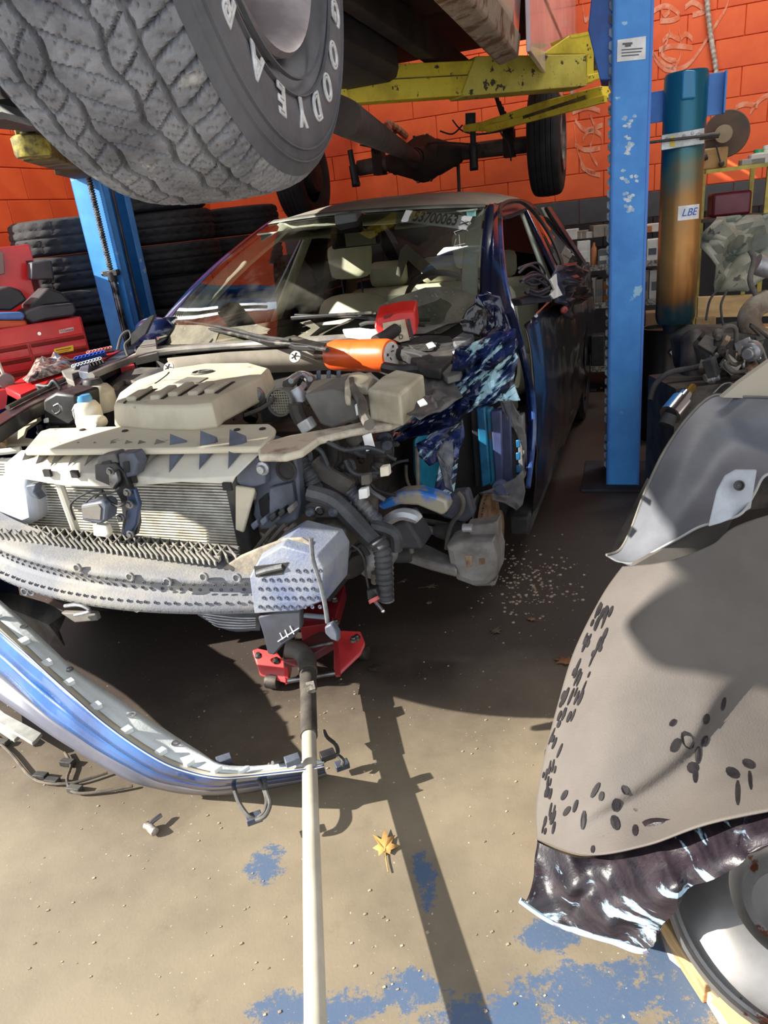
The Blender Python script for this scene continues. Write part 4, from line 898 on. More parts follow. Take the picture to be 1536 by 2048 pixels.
o = link('foam_dimple', m, M('dimple2', S(66, 72, 90), rough=.8), fe); o['kind'] = 'stuff'
pr('foam_recess', [(508, 1132), (578, 1124), (566, 1148), (512, 1154)], (0, -.002, 0), dkb, v=-.812, par=fe); tb('recess_bolt', [(515, 1146), (535, 1140), (566, 1133)], .007, steel, v=-.815, par=fe)
pr('foam_top', [(441, 1138), (480, 1112), (520, 1095), (566, 1078), (602, 1076), (652, 1108), (560, 1100), (500, 1154)], (0, .01, 0), M('rubble_top', S(150, 140, 122), S(112, 106, 98), 20, rough=.9, bump=.6), v=-.78, par=fe)
# crash box / rail end
P = c.q([(590, 1075), (612, 1058), (660, 1048), (690, 1062), (690, 1110), (652, 1132)], v=-.62)
m = MB(); m.prism(P, (0, .25, 0)); link('rail_end', m, M('rail_dirty', S(84, 80, 74), S(52, 50, 48), 9, rough=.8, bump=.3), car, bevel=.006)
pr('bumper_bracket', [(515, 1234), (560, 1222), (600, 1212), (602, 1255), (588, 1275), (566, 1290), (548, 1311), (535, 1308), (526, 1270)], (0, .02, 0), M('bracket_slate', S(58, 62, 74), S(44, 46, 54), 8, rough=.6), v=-.80, bev=.004)
for a_, b_ in (((556, 1283), (598, 1256)), ((560, 1266), (566, 1278)), ((570, 1260), (576, 1274)), ((580, 1252), (588, 1268))): tb('chalk_mark', [a_, b_], .0014, white, sm=0, v=-.803)
m = MB(); rows = []
for k in range(9):
    t = k / 8; rows.append([c.p(lerp(395, 520, i / 8), 1224 + 34 * math.sin(min(1, (i / 8) * 1.2) * PI * .62) * t + 6 * t, v=-.79 + .10 * t) for i in range(9)])
m.grid(rows); link('lower_shield', m, bgrey, car, solid=.003)
for k in range(5): tb('shield_rib', [(400 + 6 * k, 1227 + 5 * k), (440, 1232 + 5.5 * k), (480, 1236 + 5 * k), (512, 1236 + 4.6 * k)], .002, alum, v=-.795 + .01 * k)
tb('lower_hook', [(130, 1212), (160, 1210), (180, 1222), (150, 1230)], .006, alum, v=-.72); pr('lower_clip', [(120, 1226), (190, 1228), (195, 1242), (150, 1246)], (0, .02, 0), plast, v=-.70)
# right headlight bracket block
hb = M('headlight_bracket', S(98, 104, 118), S(66, 68, 76), 5, .4, .7, rough=.55, bump=.15)
pr('headlight_bracket', [(482, 905), (515, 892), (560, 908), (588, 905), (596, 950), (600, 1010), (594, 1040), (560, 1058), (520, 1060), (505, 1030), (512, 985), (486, 960)], (0, .10, 0), hb, v=-.60, bev=.006)
pr('bracket_face', [(484, 905), (540, 908), (542, 960), (500, 972), (484, 955)], (0, -.03, 0), hb, v=-.60)
pr('bracket_face', [(545, 970), (590, 960), (598, 1010), (560, 1040), (545, 1020)], (0, -.02, 0), bgrey, v=-.60)
pr('bracket_cavity', [(518, 1000), (536, 985), (545, 1020), (534, 1045), (522, 1030)], (0, -.004, 0), dkb, v=-.602)
for x, y in ((527, 936),): 
    m = MB(); p = c.p(x, y, v=-.635); m.lathe(p, (0, -1, 0), [(.018, 0), (.018, .006), (.011, .008), (.010, .018), (.001, .018)], 10); link('bracket_bolt', m, alum, car)
m = MB(); m.lathe(c.p(574, 940, v=-.605), (0, -1, 0), [(.028, -.0), (.030, .006), (.024, .006), (.022, -.0), (.001, -.002)], 20); link('bracket_port', m, dkb, car)
for k in range(5): pr('bracket_tab', [(500 + 18 * k, 1050 - 8 * k), (512 + 18 * k, 1040 - 8 * k), (516 + 18 * k, 1052 - 8 * k), (506 + 18 * k, 1062 - 8 * k)], (0, .03, 0), random.choice([bgrey, plast, black]), v=-.66)
for x0 in (530, 548, 566): tb('bracket_strut', [(x0 - 20, 1100), (x0 + 10, 1062), (x0 + 24, 1048)], .006, hosed, v=-.62)
# tan sealing rail over the gap
P = c.q([(516, 887), (578, 870), (690, 850), (812, 824), (822, 830), (780, 848), (700, 860), (640, 875), (605, 900), (570, 909), (516, 909)], w=.90)
m = MB(); m.prism(P, (0, 0, -.02)); link('hood_seal_rail', m, M('rail_tan', S(196, 186, 166), S(110, 96, 84), 8, .5, .66, rough=.5, coat=.2), car, bevel=.006)
tb('chrome_edge', [(518, 905), (570, 906), (604, 895), (640, 872), (700, 858), (780, 845)], .005, chrome, w=.885)
# reservoirs
def bottle(name, px, py, w0, r, h_, mat, capm, capr, lab):
    p = c.p(px, py, v=w0); m = MB(); m.lathe(p, (0, 0, 1), [(.001, 0), (r * .9, 0), (r, .01), (r, h_ * .7), (r * .75, h_ * .92), (capr * .8, h_), (.001, h_)], 24); b = link(name, m, mat, car, label=lab)
    m = MB(); m.lathe(p + Vector((0, 0, h_)), (0, 0, 1), [(.001, -.005), (capr, -.005), (capr, .006), (capr * .85, .018), (.001, .02)], 20); link('cap', m, capm, b)
bottle('coolant_reservoir', 200, 822, -.10, .066, .10, offwhite, M('cap_black', S(50, 48, 48), rough=.5), .034, 'off-white coolant bottle')
bottle('washer_filler', 182, 850, -.27, .046, .085, M('milky', S(230, 230, 226), S(206, 196, 170), 8, rough=.5), M('cap_blue', S(70, 140, 190), rough=.4), .026, 'milky filler bottle with blue cap')
pr('reservoir_block', [(148, 838), (190, 836), (200, 850), (196, 862), (150, 862)], (0, .05, 0), offwhite, v=-.35, bev=.012)
tb('filler_hose', [(232, 775), (250, 765), (275, 768)], .012, hosed, w=.93)
pr('relay_box', [(85, 800), (110, 785), (150, 790), (155, 840), (140, 852), (88, 850)], (0, .12, 0), black, v=-.3, bev=.01)
tb('clip_ring', [(108, 812), (118, 808), (122, 820), (112, 828), (104, 820)], .004, steel, v=-.33)
pr('white_clip', [(86, 838), (94, 836), (95, 846), (86, 847)], (0, .01, 0), white, v=-.33)
# left: black fender rail running back, hinge, brackets
P = c.q([(-20, 838), (60, 790), (140, 752), (180, 738), (262, 690), (285, 640), (300, 632), (292, 690), (200, 742), (150, 770), (60, 812), (-20, 862)], w=.94)
m = MB(); m.prism(P, (0, 0, -.05)); link('fender_rail', m, M('rail_blk', S(34, 34, 38), S(96, 92, 86), 6, .5, .7, rough=.4, coat=.3), car, bevel=.006)
tb('rail_strip', [(15, 815), (80, 782), (150, 750), (195, 730)], .008, hosed, w=.95); tb('bay_edge', [(0, 836), (70, 815), (140, 800)], .008, dust2, w=.90)
pr('light_bar', [(18, 812), (70, 790), (82, 796), (28, 824)], (0, 0, .01), white, w=.90)
pr('hinge_bracket', [(120, 745), (165, 738), (172, 755), (150, 762), (152, 778), (136, 772)], (0, 0, .03), plast, w=.93); pr('hinge_bracket', [(170, 742), (185, 738), (182, 765), (162, 762)], (0, 0, .04), bgrey, w=.93)
tb('headlight_lip', [(0, 895), (4, 860), (18, 840), (45, 832), (78, 828)], .018, M('lip_brown', S(120, 90, 70), S(190, 170, 140), 14, rough=.8), w=.87)
pr('headlight_shelf', [(8, 895), (16, 858), (45, 840), (80, 830), (84, 842), (56, 862), (50, 880), (74, 884), (60, 893)], (0, 0, .01), dust2, w=.85)
tb('fender_lip_end', [(-10, 905), (20, 902), (42, 899)], .01, pr_top, w=.86)
# cowl: seal tube, panel, firewall insulation, wipers
ct = M('cowl_grey', S(132, 126, 116), S(100, 98, 92), 4, rough=.7, bump=.1)
P1 = [on_ws(*p, off=.0) for p in ((318, 690), (430, 686), (580, 676), (700, 668), (830, 660), (940, 640))]
P2 = c.q([(200, 745), (312, 706), (450, 694), (600, 686), (720, 676), (850, 665)], w=.985)
m = MB(); m.grid([sp2(P1, 3), sp2([lerp(a, b, .5) + Vector((0, 0, .012)) for a, b in zip(P1, P2)], 3), sp2(P2, 3)]); link('cowl_panel', m, ct, car, solid=.004)
tb('cowl_seal', [(182, 752), (240, 728), (312, 706), (450, 693), (600, 685), (720, 675), (780, 668)], .014, M('seal_grey', S(150, 146, 138), S(100, 98, 96), 5, rough=.35), w=.985)
m = MB(); a_ = c.q([(335, 716), (450, 704), (600, 696), (720, 688), (800, 690)], w=.97); b_ = [p + Vector((0, .02, -.09)) for p in a_]; m.grid([a_, b_]); link('insulation_panel', m, M('insul', S(146, 138, 122), S(116, 110, 100), 5, rough=.85), car, solid=.01)
for x, y in ((591, 714), (338, 736)):
    p = c.p(x, y, v=.20); m = MB(); m.lathe(p, (0, -.8, .5), [(.022, 0), (.022, .004), (.012, .007), (.001, .007)], 20)
    k_ = link('round_clip', m, M('clipw', S(196, 194, 186), rough=.6), car)
    m = MB()
    for q in range(5):
        a = q * 2 * PI / 5; d = Vector((math.cos(a), math.sin(a) * .5, math.sin(a) * .8)); m.beam(p + Vector((0, -.007, .005)), p + Vector((0, -.007, .005)) + d * .015, .004, .002)
    link('clip_star', m, dkb, k_)
pr('cowl_corner', [(272, 700), (288, 680), (312, 678), (316, 706), (268, 716)], (0, 0, -.03), plast, w=.99)
blk_w = M('wiper_black', S(30, 30, 30), S(110, 106, 96), 9, .52, .7, rough=.5)
tb('wiper_arm', [(655, 700), (600, 690), (540, 684), (470, 668), (380, 652)], .008, blk_w, w=1.015); pr('wiper_pivot', [(560, 688), (590, 680), (620, 690), (655, 698), (650, 704), (590, 702)], (0, 0, .02), blk_w, w=1.0)
tb('wiper_blade', [(345, 640), (430, 652), (520, 672), (580, 680)], .006, rubber, w=1.03)
tb('wiper_arm', [(860, 640), (780, 640), (700, 634), (590, 630)], .006, blk_w, v=.52); pr('wiper_head', [(582, 632), (640, 628), (745, 622), (748, 628), (640, 636), (584, 640)], (0, -.01, 0), blk_w, v=.50)
tb('wiper_blade', [(850, 650), (790, 648), (740, 645), (720, 650)], .007, rubber, v=.45)
pr('broken_trim', [(685, 664), (700, 660), (745, 666), (768, 664), (764, 680), (720, 680), (692, 676)], (0, 0, .015), white, w=1.0)
# battery, fuse box, air duct
tan = M('tan_dust', S(186, 178, 156), S(160, 150, 128), 8, rough=.85, bump=.15)
a_ = c.q([(734, 778), (764, 752), (792, 738), (848, 748), (800, 788)], w=.985)
m = MB(); m.prism(a_, (0, 0, -.085)); fb = link('fuse_box', m, tan, car, bevel=.008)
tb('chalk_circle', [(757, 785), (765, 782), (769, 790), (764, 798), (756, 797), (754, 790)], .0015, white, w=.94, par=fb)
a_ = c.q([(606, 790), (640, 770), (700, 762), (712, 800), (716, 832), (662, 858)], w=.90)
m = MB(); m.prism(c.q([(606, 790), (660, 778), (706, 792), (716, 838), (664, 858), (640, 850)], v=-.35), (0, .2, 0)); link('battery', m, plast, car, bevel=.008)
pr('battery_top', [(612, 782), (625, 762), (700, 745), (735, 752), (706, 790), (660, 776)], (0, 0, -.02), M('batt_top', S(150, 142, 126), S(120, 60, 56), 6, .58, .64, rough=.7), w=.955)
for x in (632, 652, 672): pr('battery_clip', [(x, 742), (x + 8, 741), (x + 8, 762), (x, 763)], (0, .01, 0), bgrey, v=-.12)
pr('cable_bridge', [(688, 760), (700, 745), (722, 742), (745, 750), (735, 770), (705, 768), (700, 792), (689, 790)], (0, 0, -.03), tan, w=.975, bev=.008)
tb('battery_cable', [(704, 762), (708, 785), (722, 800), (728, 830), (738, 850)], .013, hosed, w=.965)
pr('white_plug', [(708, 810), (716, 806), (720, 825), (712, 834)], (0, .02, 0), white, v=-.45)
pr('paper_tag', [(724, 872), (742, 866), (750, 896), (732, 904)], (0, .004, 0), white, v=-.50)
m = MB(); p = c.p(562, 804, v=-.28); m.lathe(p, (0, -1, .1), [(.036, -.06), (.040, -.02), (.042, .0), (.042, .012), (.037, .012), (.036, .0), (.001, .0)], 24); link('air_duct', m, plast, car)
m = MB()
for i in range(-4, 5):
    L_ = math.sqrt(max(0, .036 ** 2 - (i * .008) ** 2)); m.beam(p + Vector((i * .008, -.003, -L_)), p + Vector((i * .008, -.003, L_)), .0025, .0025); m.beam(p + Vector((-L_, -.004, i * .008)), p + Vector((L_, -.004, i * .008)), .0025, .0025, up=(0, 1, 0))
o = link('duct_mesh', m, M('mesh_tan', S(150, 142, 122)), car); o['kind'] = 'stuff'
tb('duct_hose', [(575, 770), (600, 752), (622, 760), (625, 785)], .018, hosed, w=.93); m = MB(); m.cyl(c.p(588, 778, v=-.25), c.p(604, 805, v=-.25), .024, 18); link('hose_collar', m, alum, car)
tb('lower_duct', [(590, 808), (596, 830), (612, 855)], .022, hosed, v=-.3); pr('duct_boot', [(592, 850), (612, 838), (624, 858), (604, 870)], (0, .04, 0), white, v=-.34)
tb('ribbed_hose', [(582, 762), (596, 752), (610, 750), (620, 758)], .009, alum, w=.965); m = MB(); m.lathe(c.p(508, 790, v=-.2), (.3, -1, .5), [(.001, -.04), (.028, -.04), (.03, 0), (.024, .012), (.001, .012)], 18); link('pulley', m, alum, car)
tb('bay_pipe', [(490, 830), (520, 818), (540, 805), (548, 795)], .006, hosed, v=-.3)
# ribbed radiator hoses in front of the corner
def ribbed(name, pts, r, mat, zz, rib=.010):
    P = [c.p(x, y, z=q) for (x, y), q in zip(pts, zz)] if isinstance(zz, list) else [c.p(x, y, v=zz) for x, y in pts]
    Q, _ = spline(P, None, 14); out = [Q[0]]; rr = []
    L_ = 0; R = []
    for i, p in enumerate(Q):
        if i: L_ += (p - Q[i - 1]).length
        R.append(r * (1 + .10 * math.sin(2 * PI * L_ / rib)))
    m = MB(); m.tube(Q, R, 12); return link(name, m, mat, car)
ribbed('ribbed_hose', [(596, 905), (606, 935), (622, 958), (630, 980)], .022, hose, -.55, .014)
tb('coolant_hose', [(625, 925), (650, 950), (675, 965), (700, 980)], .028, hosed, v=-.5)
ribbed('ribbed_hose', [(698, 980), (725, 1010), (752, 1040), (768, 1068), (772, 1110), (773, 1160), (774, 1200)], .0185, M('hose_sheen', S(52, 56, 66), S(110, 108, 104), 10, rough=.4), -.56, .016)
tb('coolant_hose', [(618, 985), (665, 1000), (702, 1035), (735, 1070), (752, 1085)], [.022, .024, .026, .024, .022], hose, v=-.60)
ribbed('ribbed_hose', [(752, 1080), (764, 1100), (768, 1140), (770, 1196)], .022, hose, -.63, .016)
tb('hose_elbow', [(745, 1052), (770, 1058), (790, 1070), (792, 1100)], .017, hose, v=-.58)
tb('steel_pipe', [(765, 1050), (785, 1035), (805, 1028), (828, 1032), (838, 1040)], [.014, .016, .017, .018, .014], alum, v=-.5)
pr('bracket_plate', [(609, 1012), (622, 1005), (668, 1006), (685, 1020), (683, 1036), (613, 1036)], (0, .012, 0), dkb, v=-.62)
for x, y in ((621, 1024), (667, 1024)): m = MB(); m.lathe(c.p(x, y, v=-.622), (0, -1, 0), [(.014, 0), (.013, .006), (.008, .012), (.001, .012)], 10); link('bolt', m, bgrey, car)
m = MB(); m.lathe(c.p(640, 1021, v=-.622), (0, -1, 0), [(.012, 0), (.012, .003), (.009, .003), (.008, 0)], 14); link('eyelet', m, chrome, car)
for P in ([(640, 920), (660, 940), (668, 965), (690, 990)], [(648, 880), (690, 900), (735, 895), (770, 905)], [(760, 945), (720, 950), (700, 940), (690, 920)], [(705, 1050), (690, 1040), (700, 1020), (715, 1030), (710, 1050)], [(690, 1058), (712, 1070), (725, 1095), (735, 1110)], [(685, 1085), (705, 1100), (722, 1090), (738, 1110)], [(700, 1150), (690, 1130), (700, 1100)], [(605, 885), (640, 900), (655, 930)], [(770, 1000), (740, 980), (735, 960), (752, 950)]):
    tb('wiring_loom', P, .006, hose, v=-.5 - random.uniform(0, .06))
for x, y, mt in ((725, 988, white), (700, 1040, black), (690, 1018, bgrey), (718, 1052, black), (730, 960, hosed), (768, 943, offwhite)):
    pr('connector', [(x - 9, y - 8), (x + 8, y - 11), (x + 10, y + 9), (x - 8, y + 12)], (0, .02, 0), mt, v=-.60, bev=.003)
m = MB(); p = c.p(745, 1125, v=-.45); m.lathe(p, (0, -1, 0), [(.001, .03), (.02, .03), (.045, .015), (.05, 0), (.05, -.08), (.001, -.08)], 24); link('compressor', m, alum, car)
m = MB(); p = c.p(695, 1120, v=-.48); m.lathe(p, (.8, -.6, 0), [(.001, -.05), (.045, -.05), (.05, .02), (.03, .05), (.001, .05)], 20); link('horn', m, black, car)
m = MB(); m.cyl(c.p(752, 1145, v=-.5), c.p(752, 1165, v=-.5), .014); link('drain_fitting', m, hosed, car)
tb('lamp_wire', [(690, 1085), (715, 1098), (728, 1120), (732, 1150), (738, 1180)], .003, black, v=-.66)
pr('bulb_socket', [(732, 1180), (750, 1178), (756, 1192), (748, 1204), (734, 1200)], (0, .025, 0), black, v=-.67)
m = MB(); p = c.p(748, 1200, v=-.68); m.lathe(p, (.5, -.3, -.8), [(.001, -.005), (.014, -.005), (.015, .004), (.001, .004)], 16); link('bulb_flange', m, M('flange_red', S(190, 90, 90), rough=.5), car)
m = MB(); q = c.p(766, 1222, v=-.70); m.cyl(p, q, .005, 10); m.ball(q, .005, 8); link('bulb_glass', m, chrome, car)
tb('sensor_cable', [(622, 1075), (626, 1120), (640, 1165), (650, 1210), (655, 1245)], [.0055] * 5, M('cable_grey', S(110, 112, 116), S(80, 80, 84), 30, rough=.5), v=-.84)
pr('cable_plug', [(648, 1255), (662, 1248), (675, 1268), (676, 1285), (662, 1280), (650, 1268)], (0, .02, 0), bgrey, v=-.86)
# ---- right front suspension
m = MB(); pc = c.p(978, 1060, u=.74); R = .15
m.lathe(pc, (1, 0, 0), [(.05, -.014), (R, -.014), (R, -.004), (R * .94, -.004), (R * .94, .004), (R, .004), (R, .014), (.085, .014), (.08, .045), (.03, .05), (.001, .05)], 56)
dk_ = link('brake_disc', m, M('disc_rust', S(150, 124, 98), S(116, 84, 60), 14, rough=.55, metal=.5, bump=.2), car)
for k in range(36):
    a = 2 * PI * k / 36; e1 = Vector((0, math.cos(a), math.sin(a))); m = MB() if k == 0 else m; m.obox(pc + e1 * R * .965, (.0035, 0, 0), e1 * R * .03, e1.cross(Vector((1, 0, 0))) * .003)
o = link('disc_vanes', m, dk_.data.materials[0], dk_); o['kind'] = 'stuff'
cal = M('caliper_grey', S(132, 130, 128), S(98, 94, 90), 7, rough=.6, metal=.2, bump=.25)
P = c.q([(894, 1090), (922, 1078), (960, 1080), (988, 1078), (998, 1110), (996, 1150), (978, 1168), (948, 1170), (914, 1157), (902, 1134)], v=-.10)
C0 = sum(P, Vector()) / len(P); m = MB(); rg = [[lerp(p, C0, .3) + Vector((0, -.02, 0)) for p in P], [lerp(p, C0, .05) + Vector((0, -.012, 0)) for p in P], P, [p + Vector((0, .10, 0)) for p in P]]
m.grid([r + [r[0]] for r in rg]); m.poly(rg[0]); cl_ = link('brake_caliper', m, cal, car, bevel=.004)
for pts in ([(930, 1110), (944, 1111), (946, 1132), (934, 1134)], [(958, 1117), (970, 1116), (970, 1128), (959, 1129)]): pr('caliper_window', pts, (0, -.003, 0), rusty, v=-.12, par=cl_)
pr('caliper_carrier', [(932, 1052), (985, 1046), (996, 1040), (998, 1075), (940, 1072)], (0, .06, 0), cal, v=-.06); m = MB(); m.cyl(c.p(926, 1056, v=-.10), c.p(945, 1056, v=-.10), .014, 12); link('guide_pin', m, alum, car)
pr('caliper_foot', [(944, 1165), (992, 1162), (990, 1172), (950, 1173)], (0, .05, 0), cal, v=-.08)
pr('dust_shield', [(945, 1000), (955, 988), (962, 1000), (956, 1040), (944, 1050)], (.004, 0, 0), cal, u=.70)
tb('brake_hose', [(915, 985), (926, 1000), (922, 1025), (905, 1045), (896, 1075), (893, 1098)], .008, hosed, v=-.02)
P = c.q([(793, 1107), (815, 1098), (840, 1098), (902, 1128), (916, 1157), (860, 1142), (800, 1122)], w=.30); m = MB(); m.prism(P, (0, 0, .035)); link('control_arm', m, cal, car, bevel=.008)
m = MB(); m.lathe(c.p(808, 1108, w=.33), (1, .2, 0), [(.001, -.03), (.03, -.03), (.03, .03), (.001, .03)], 18); link('bushing', m, rubber, car)
tb('drive_axle', [(835, 1053), (862, 1060), (886, 1068)], .014, cal, v=.05, sm=2); m = MB(); m.lathe(c.p(880, 1062, v=.05), (1, 0, -.1), [(.018, -.02), (.024, -.01), (.03, .02), (.036, .03), (.036, .045), (.042, .05), (.045, .08), (.001, .08)], 20); link('axle_boot', m, rubber, car)
tb('stabiliser_link', [(820, 1060), (822, 1085), (824, 1105)], .008, cal, v=-.1, sm=2); tb('tie_rod', [(838, 1040), (870, 1045), (900, 1052)], .01, hosed, v=.1)
m = MB(); m.prism(c.q([(905, 985), (935, 982), (940, 1000), (948, 1030), (930, 1048), (890, 1038), (870, 1028), (880, 1010)], v=.05), (0, .05, 0)); link('steering_knuckle', m, M('knuckle', S(92, 96, 106), S(70, 72, 80), 6, rough=.6, metal=.3), car, bevel=.01)
pr('subframe', [(782, 1050), (812, 1040), (838, 1080), (846, 1100), (800, 1100), (786, 1075)], (0, .12, 0), M('subframe', S(66, 68, 76), S(44, 44, 48), 6, rough=.6), v=-.15, bev=.01)
pr('strut_tower_stay', [(828, 895), (836, 895), (838, 975), (832, 985)], (0, .02, 0), cal, v=.1); tb('abs_cable', [(812, 930), (814, 960), (830, 985), (860, 992)], .006, hosed, v=.1)
# blue front rail
P = c.q([(752, 1012), (775, 998), (800, 985), (835, 983), (868, 992), (892, 1002), (896, 1022), (884, 1032), (835, 1012), (800, 1010), (765, 1022)], v=-.30)
m = MB(); m.prism(P, (0, .06, 0)); link('front_rail', m, M('blue_dust', S(40, 110, 190), S(150, 144, 128), 7, .48, .56, rough=.4, coat=.4), car, bevel=.008)
# wheel-house: teal apron, corrugated pillar
pr('wheel_house', [(824, 880), (850, 850), (890, 812), (930, 800), (962, 808), (968, 880), (965, 985), (840, 985), (826, 950)], (.02, 0, 0), teal, u=.52, bev=.01)
m = MB(); a_ = [(905, 810), (930, 806), (934, 960), (905, 978)]
for i, (x0, x1, dv, mt) in enumerate(((948, 962, .0, dkb), (960, 978, -.03, teal), (976, 990, .0, M('teal_rust', S(40, 130, 165), S(110, 90, 70), 14, .5, .6, rough=.5)), (988, 1003, -.03, M('slate_blue', S(64, 78, 120), S(48, 54, 84), 5, rough=.4)), (1002, 1022, -.01, M('slate_blue2', S(58, 66, 100), S(40, 44, 66), 5, rough=.45)), (1020, 1036, .01, dkb), (1034, 1046, -.0, M('edge_dust', S(120, 118, 116), S(60, 60, 70), 10, rough=.6)))):
    pr('pillar_rib', [(x0 - (8 if i < 4 else 0), 815 + 3 * i), (x1 - (8 if i < 3 else 0), 812 + 3 * i), (x1 + 3, 970 - 2 * i), (x0 + 3, 978 - 2 * i)], (0, .05, 0), mt, v=.46 + dv, bev=.006)
for y in (880, 905, 930, 950): pr('pillar_slot', [(1032, y), (1041, y - 2), (1041, y + 14), (1033, y + 15)], (0, -.006, 0), M('slotteal%d' % y, S(30, 90, 130), rough=.3), v=.45)
m = MB(); m.lathe(c.p(1002, 975, v=.43), (0, -1, 0), [(.035, 0), (.032, .01), (.02, .012), (.018, .02), (.001, .02)], 20); link('jack_boss', m, M('boss', S(74, 84, 110), rough=.5), car)
crumple('liner_scrap', [(958, 985), (990, 975), (1030, 955), (1046, 940), (1050, 985), (1045, 1010), (1032, 1023), (1010, 1008), (980, 1000)], (1015, 990), M('scrap_grey', S(120, 116, 110), S(84, 84, 92), 9, rough=.7), 2, .012, (0, 1, 0), n=6, v=.42)
crumple('liner_scrap', [(1000, 800), (1020, 798), (1040, 830), (1052, 870), (1054, 930), (1044, 900), (1032, 860), (1010, 840)], (1025, 845), M('scrap_lt', S(104, 102, 100), S(70, 70, 76), 9, rough=.7), 7, .02, (0, 1, 0), n=6, v=.46)
# crumpled fender: overlapping torn sheets
cr = crumple('crumpled_fender', [(742, 900), (775, 868), (812, 838), (850, 800), (880, 770), (905, 740), (930, 715), (965, 690), (1000, 680), (1026, 668), (1034, 700), (1030, 760), (1040, 800), (1020, 800), (1000, 795), (975, 810), (950, 820), (925, 830), (905, 850), (880, 865), (840, 868), (790, 885)], (905, 800), crum, 3, .11, (.5, -.8, .2), n=14, v=-.05)
crumple('crumpled_fender', [(905, 700), (940, 690), (985, 672), (1022, 665), (1020, 720), (1000, 740), (960, 740), (930, 760), (905, 740)], (965, 710), crum, 9, .10, (.4, -.8, .3), n=10, v=-.12, par=car)
crumple('torn_flap', [(832, 885), (860, 868), (900, 850), (925, 835), (930, 870), (920, 895), (915, 925), (912, 960), (905, 1000), (893, 1028), (880, 1005), (868, 985), (872, 950), (880, 915), (858, 930), (838, 910)], (895, 905), crum, 5, .03, (.3, -.9, .0), n=12, v=-.18, par=car)
crumple('torn_flap', [(872, 905), (890, 880), (905, 885), (908, 920), (900, 960), (908, 985), (890, 975), (884, 950)], (893, 930), M('flap_dusty', S(120, 118, 110), S(60, 66, 84), 12, rough=.6, bump=.4), 6, .02, (.3, -.9, .0), n=8, v=-.24, par=car)
crumple('crushed_cowl_side', [(955, 590), (975, 585), (1000, 592), (1018, 640), (1028, 668), (1000, 680), (975, 690), (960, 668), (935, 650), (945, 620)], (985, 635), navy, 8, .02, (0, -1, .3), n=10, v=.45, par=car)
crumple('black_bracket', [(920, 645), (932, 620), (950, 605), (972, 615), (975, 650), (960, 675), (945, 670), (925, 665)], (950, 640), M('gloss_black', S(24, 24, 26), rough=.25, coat=.5), 12, .02, (0, -1, .3), n=6, v=.36, par=car)
pr('steel_hinge', [(904, 678), (925, 664), (944, 660), (948, 672), (930, 684), (912, 692)], (0, 0, -.02), alum, w=.99)
# clutter between fuse box and fender: dark trays, grille, tape-like scraps
pr('plenum_tray', [(800, 680), (840, 668), (900, 672), (915, 690), (905, 715), (880, 740), (850, 735), (800, 700)], (0, 0, -.03), blackd, w=.975)
pr('plenum_grille', [(815, 690), (850, 682), (876, 688), (866, 702), (832, 704)], (0, 0, .004), M('mesh_black', S(60, 58, 54), S(24, 24, 24), 60, .45, .55, rough=.7), w=.978)
pr('bent_bracket', [(875, 722), (900, 720), (930, 728), (920, 748), (895, 755), (872, 738)], (0, 0, -.02), plast, w=.96); pr('bent_bracket', [(880, 700), (925, 690), (940, 700), (905, 722)], (0, 0, -.02), blackd, w=.97)
crumple('bent_tray', [(800, 800), (845, 750), (870, 740), (905, 760), (925, 790), (880, 820), (840, 840), (820, 835)], (865, 790), M('tray_scuff', S(100, 98, 96), S(60, 60, 64), 9, rough=.5, bump=.3), 14, .02, (0, -.4, 1), n=6, w=.93)
tb('plenum_hose', [(790, 705), (820, 712), (850, 720), (870, 735)], .024, rubber, w=.96); tb('plenum_hose', [(770, 735), (800, 740), (840, 738), (868, 742)], .018, black, w=.95)
for x, y in ((852, 690), (905, 705), (835, 805), (800, 760)): pr('foil_scrap', [(x, y), (x + 12, y - 6), (x + 20, y + 4), (x + 6, y + 9)], (0, 0, .003), white, w=.98, bev=0)
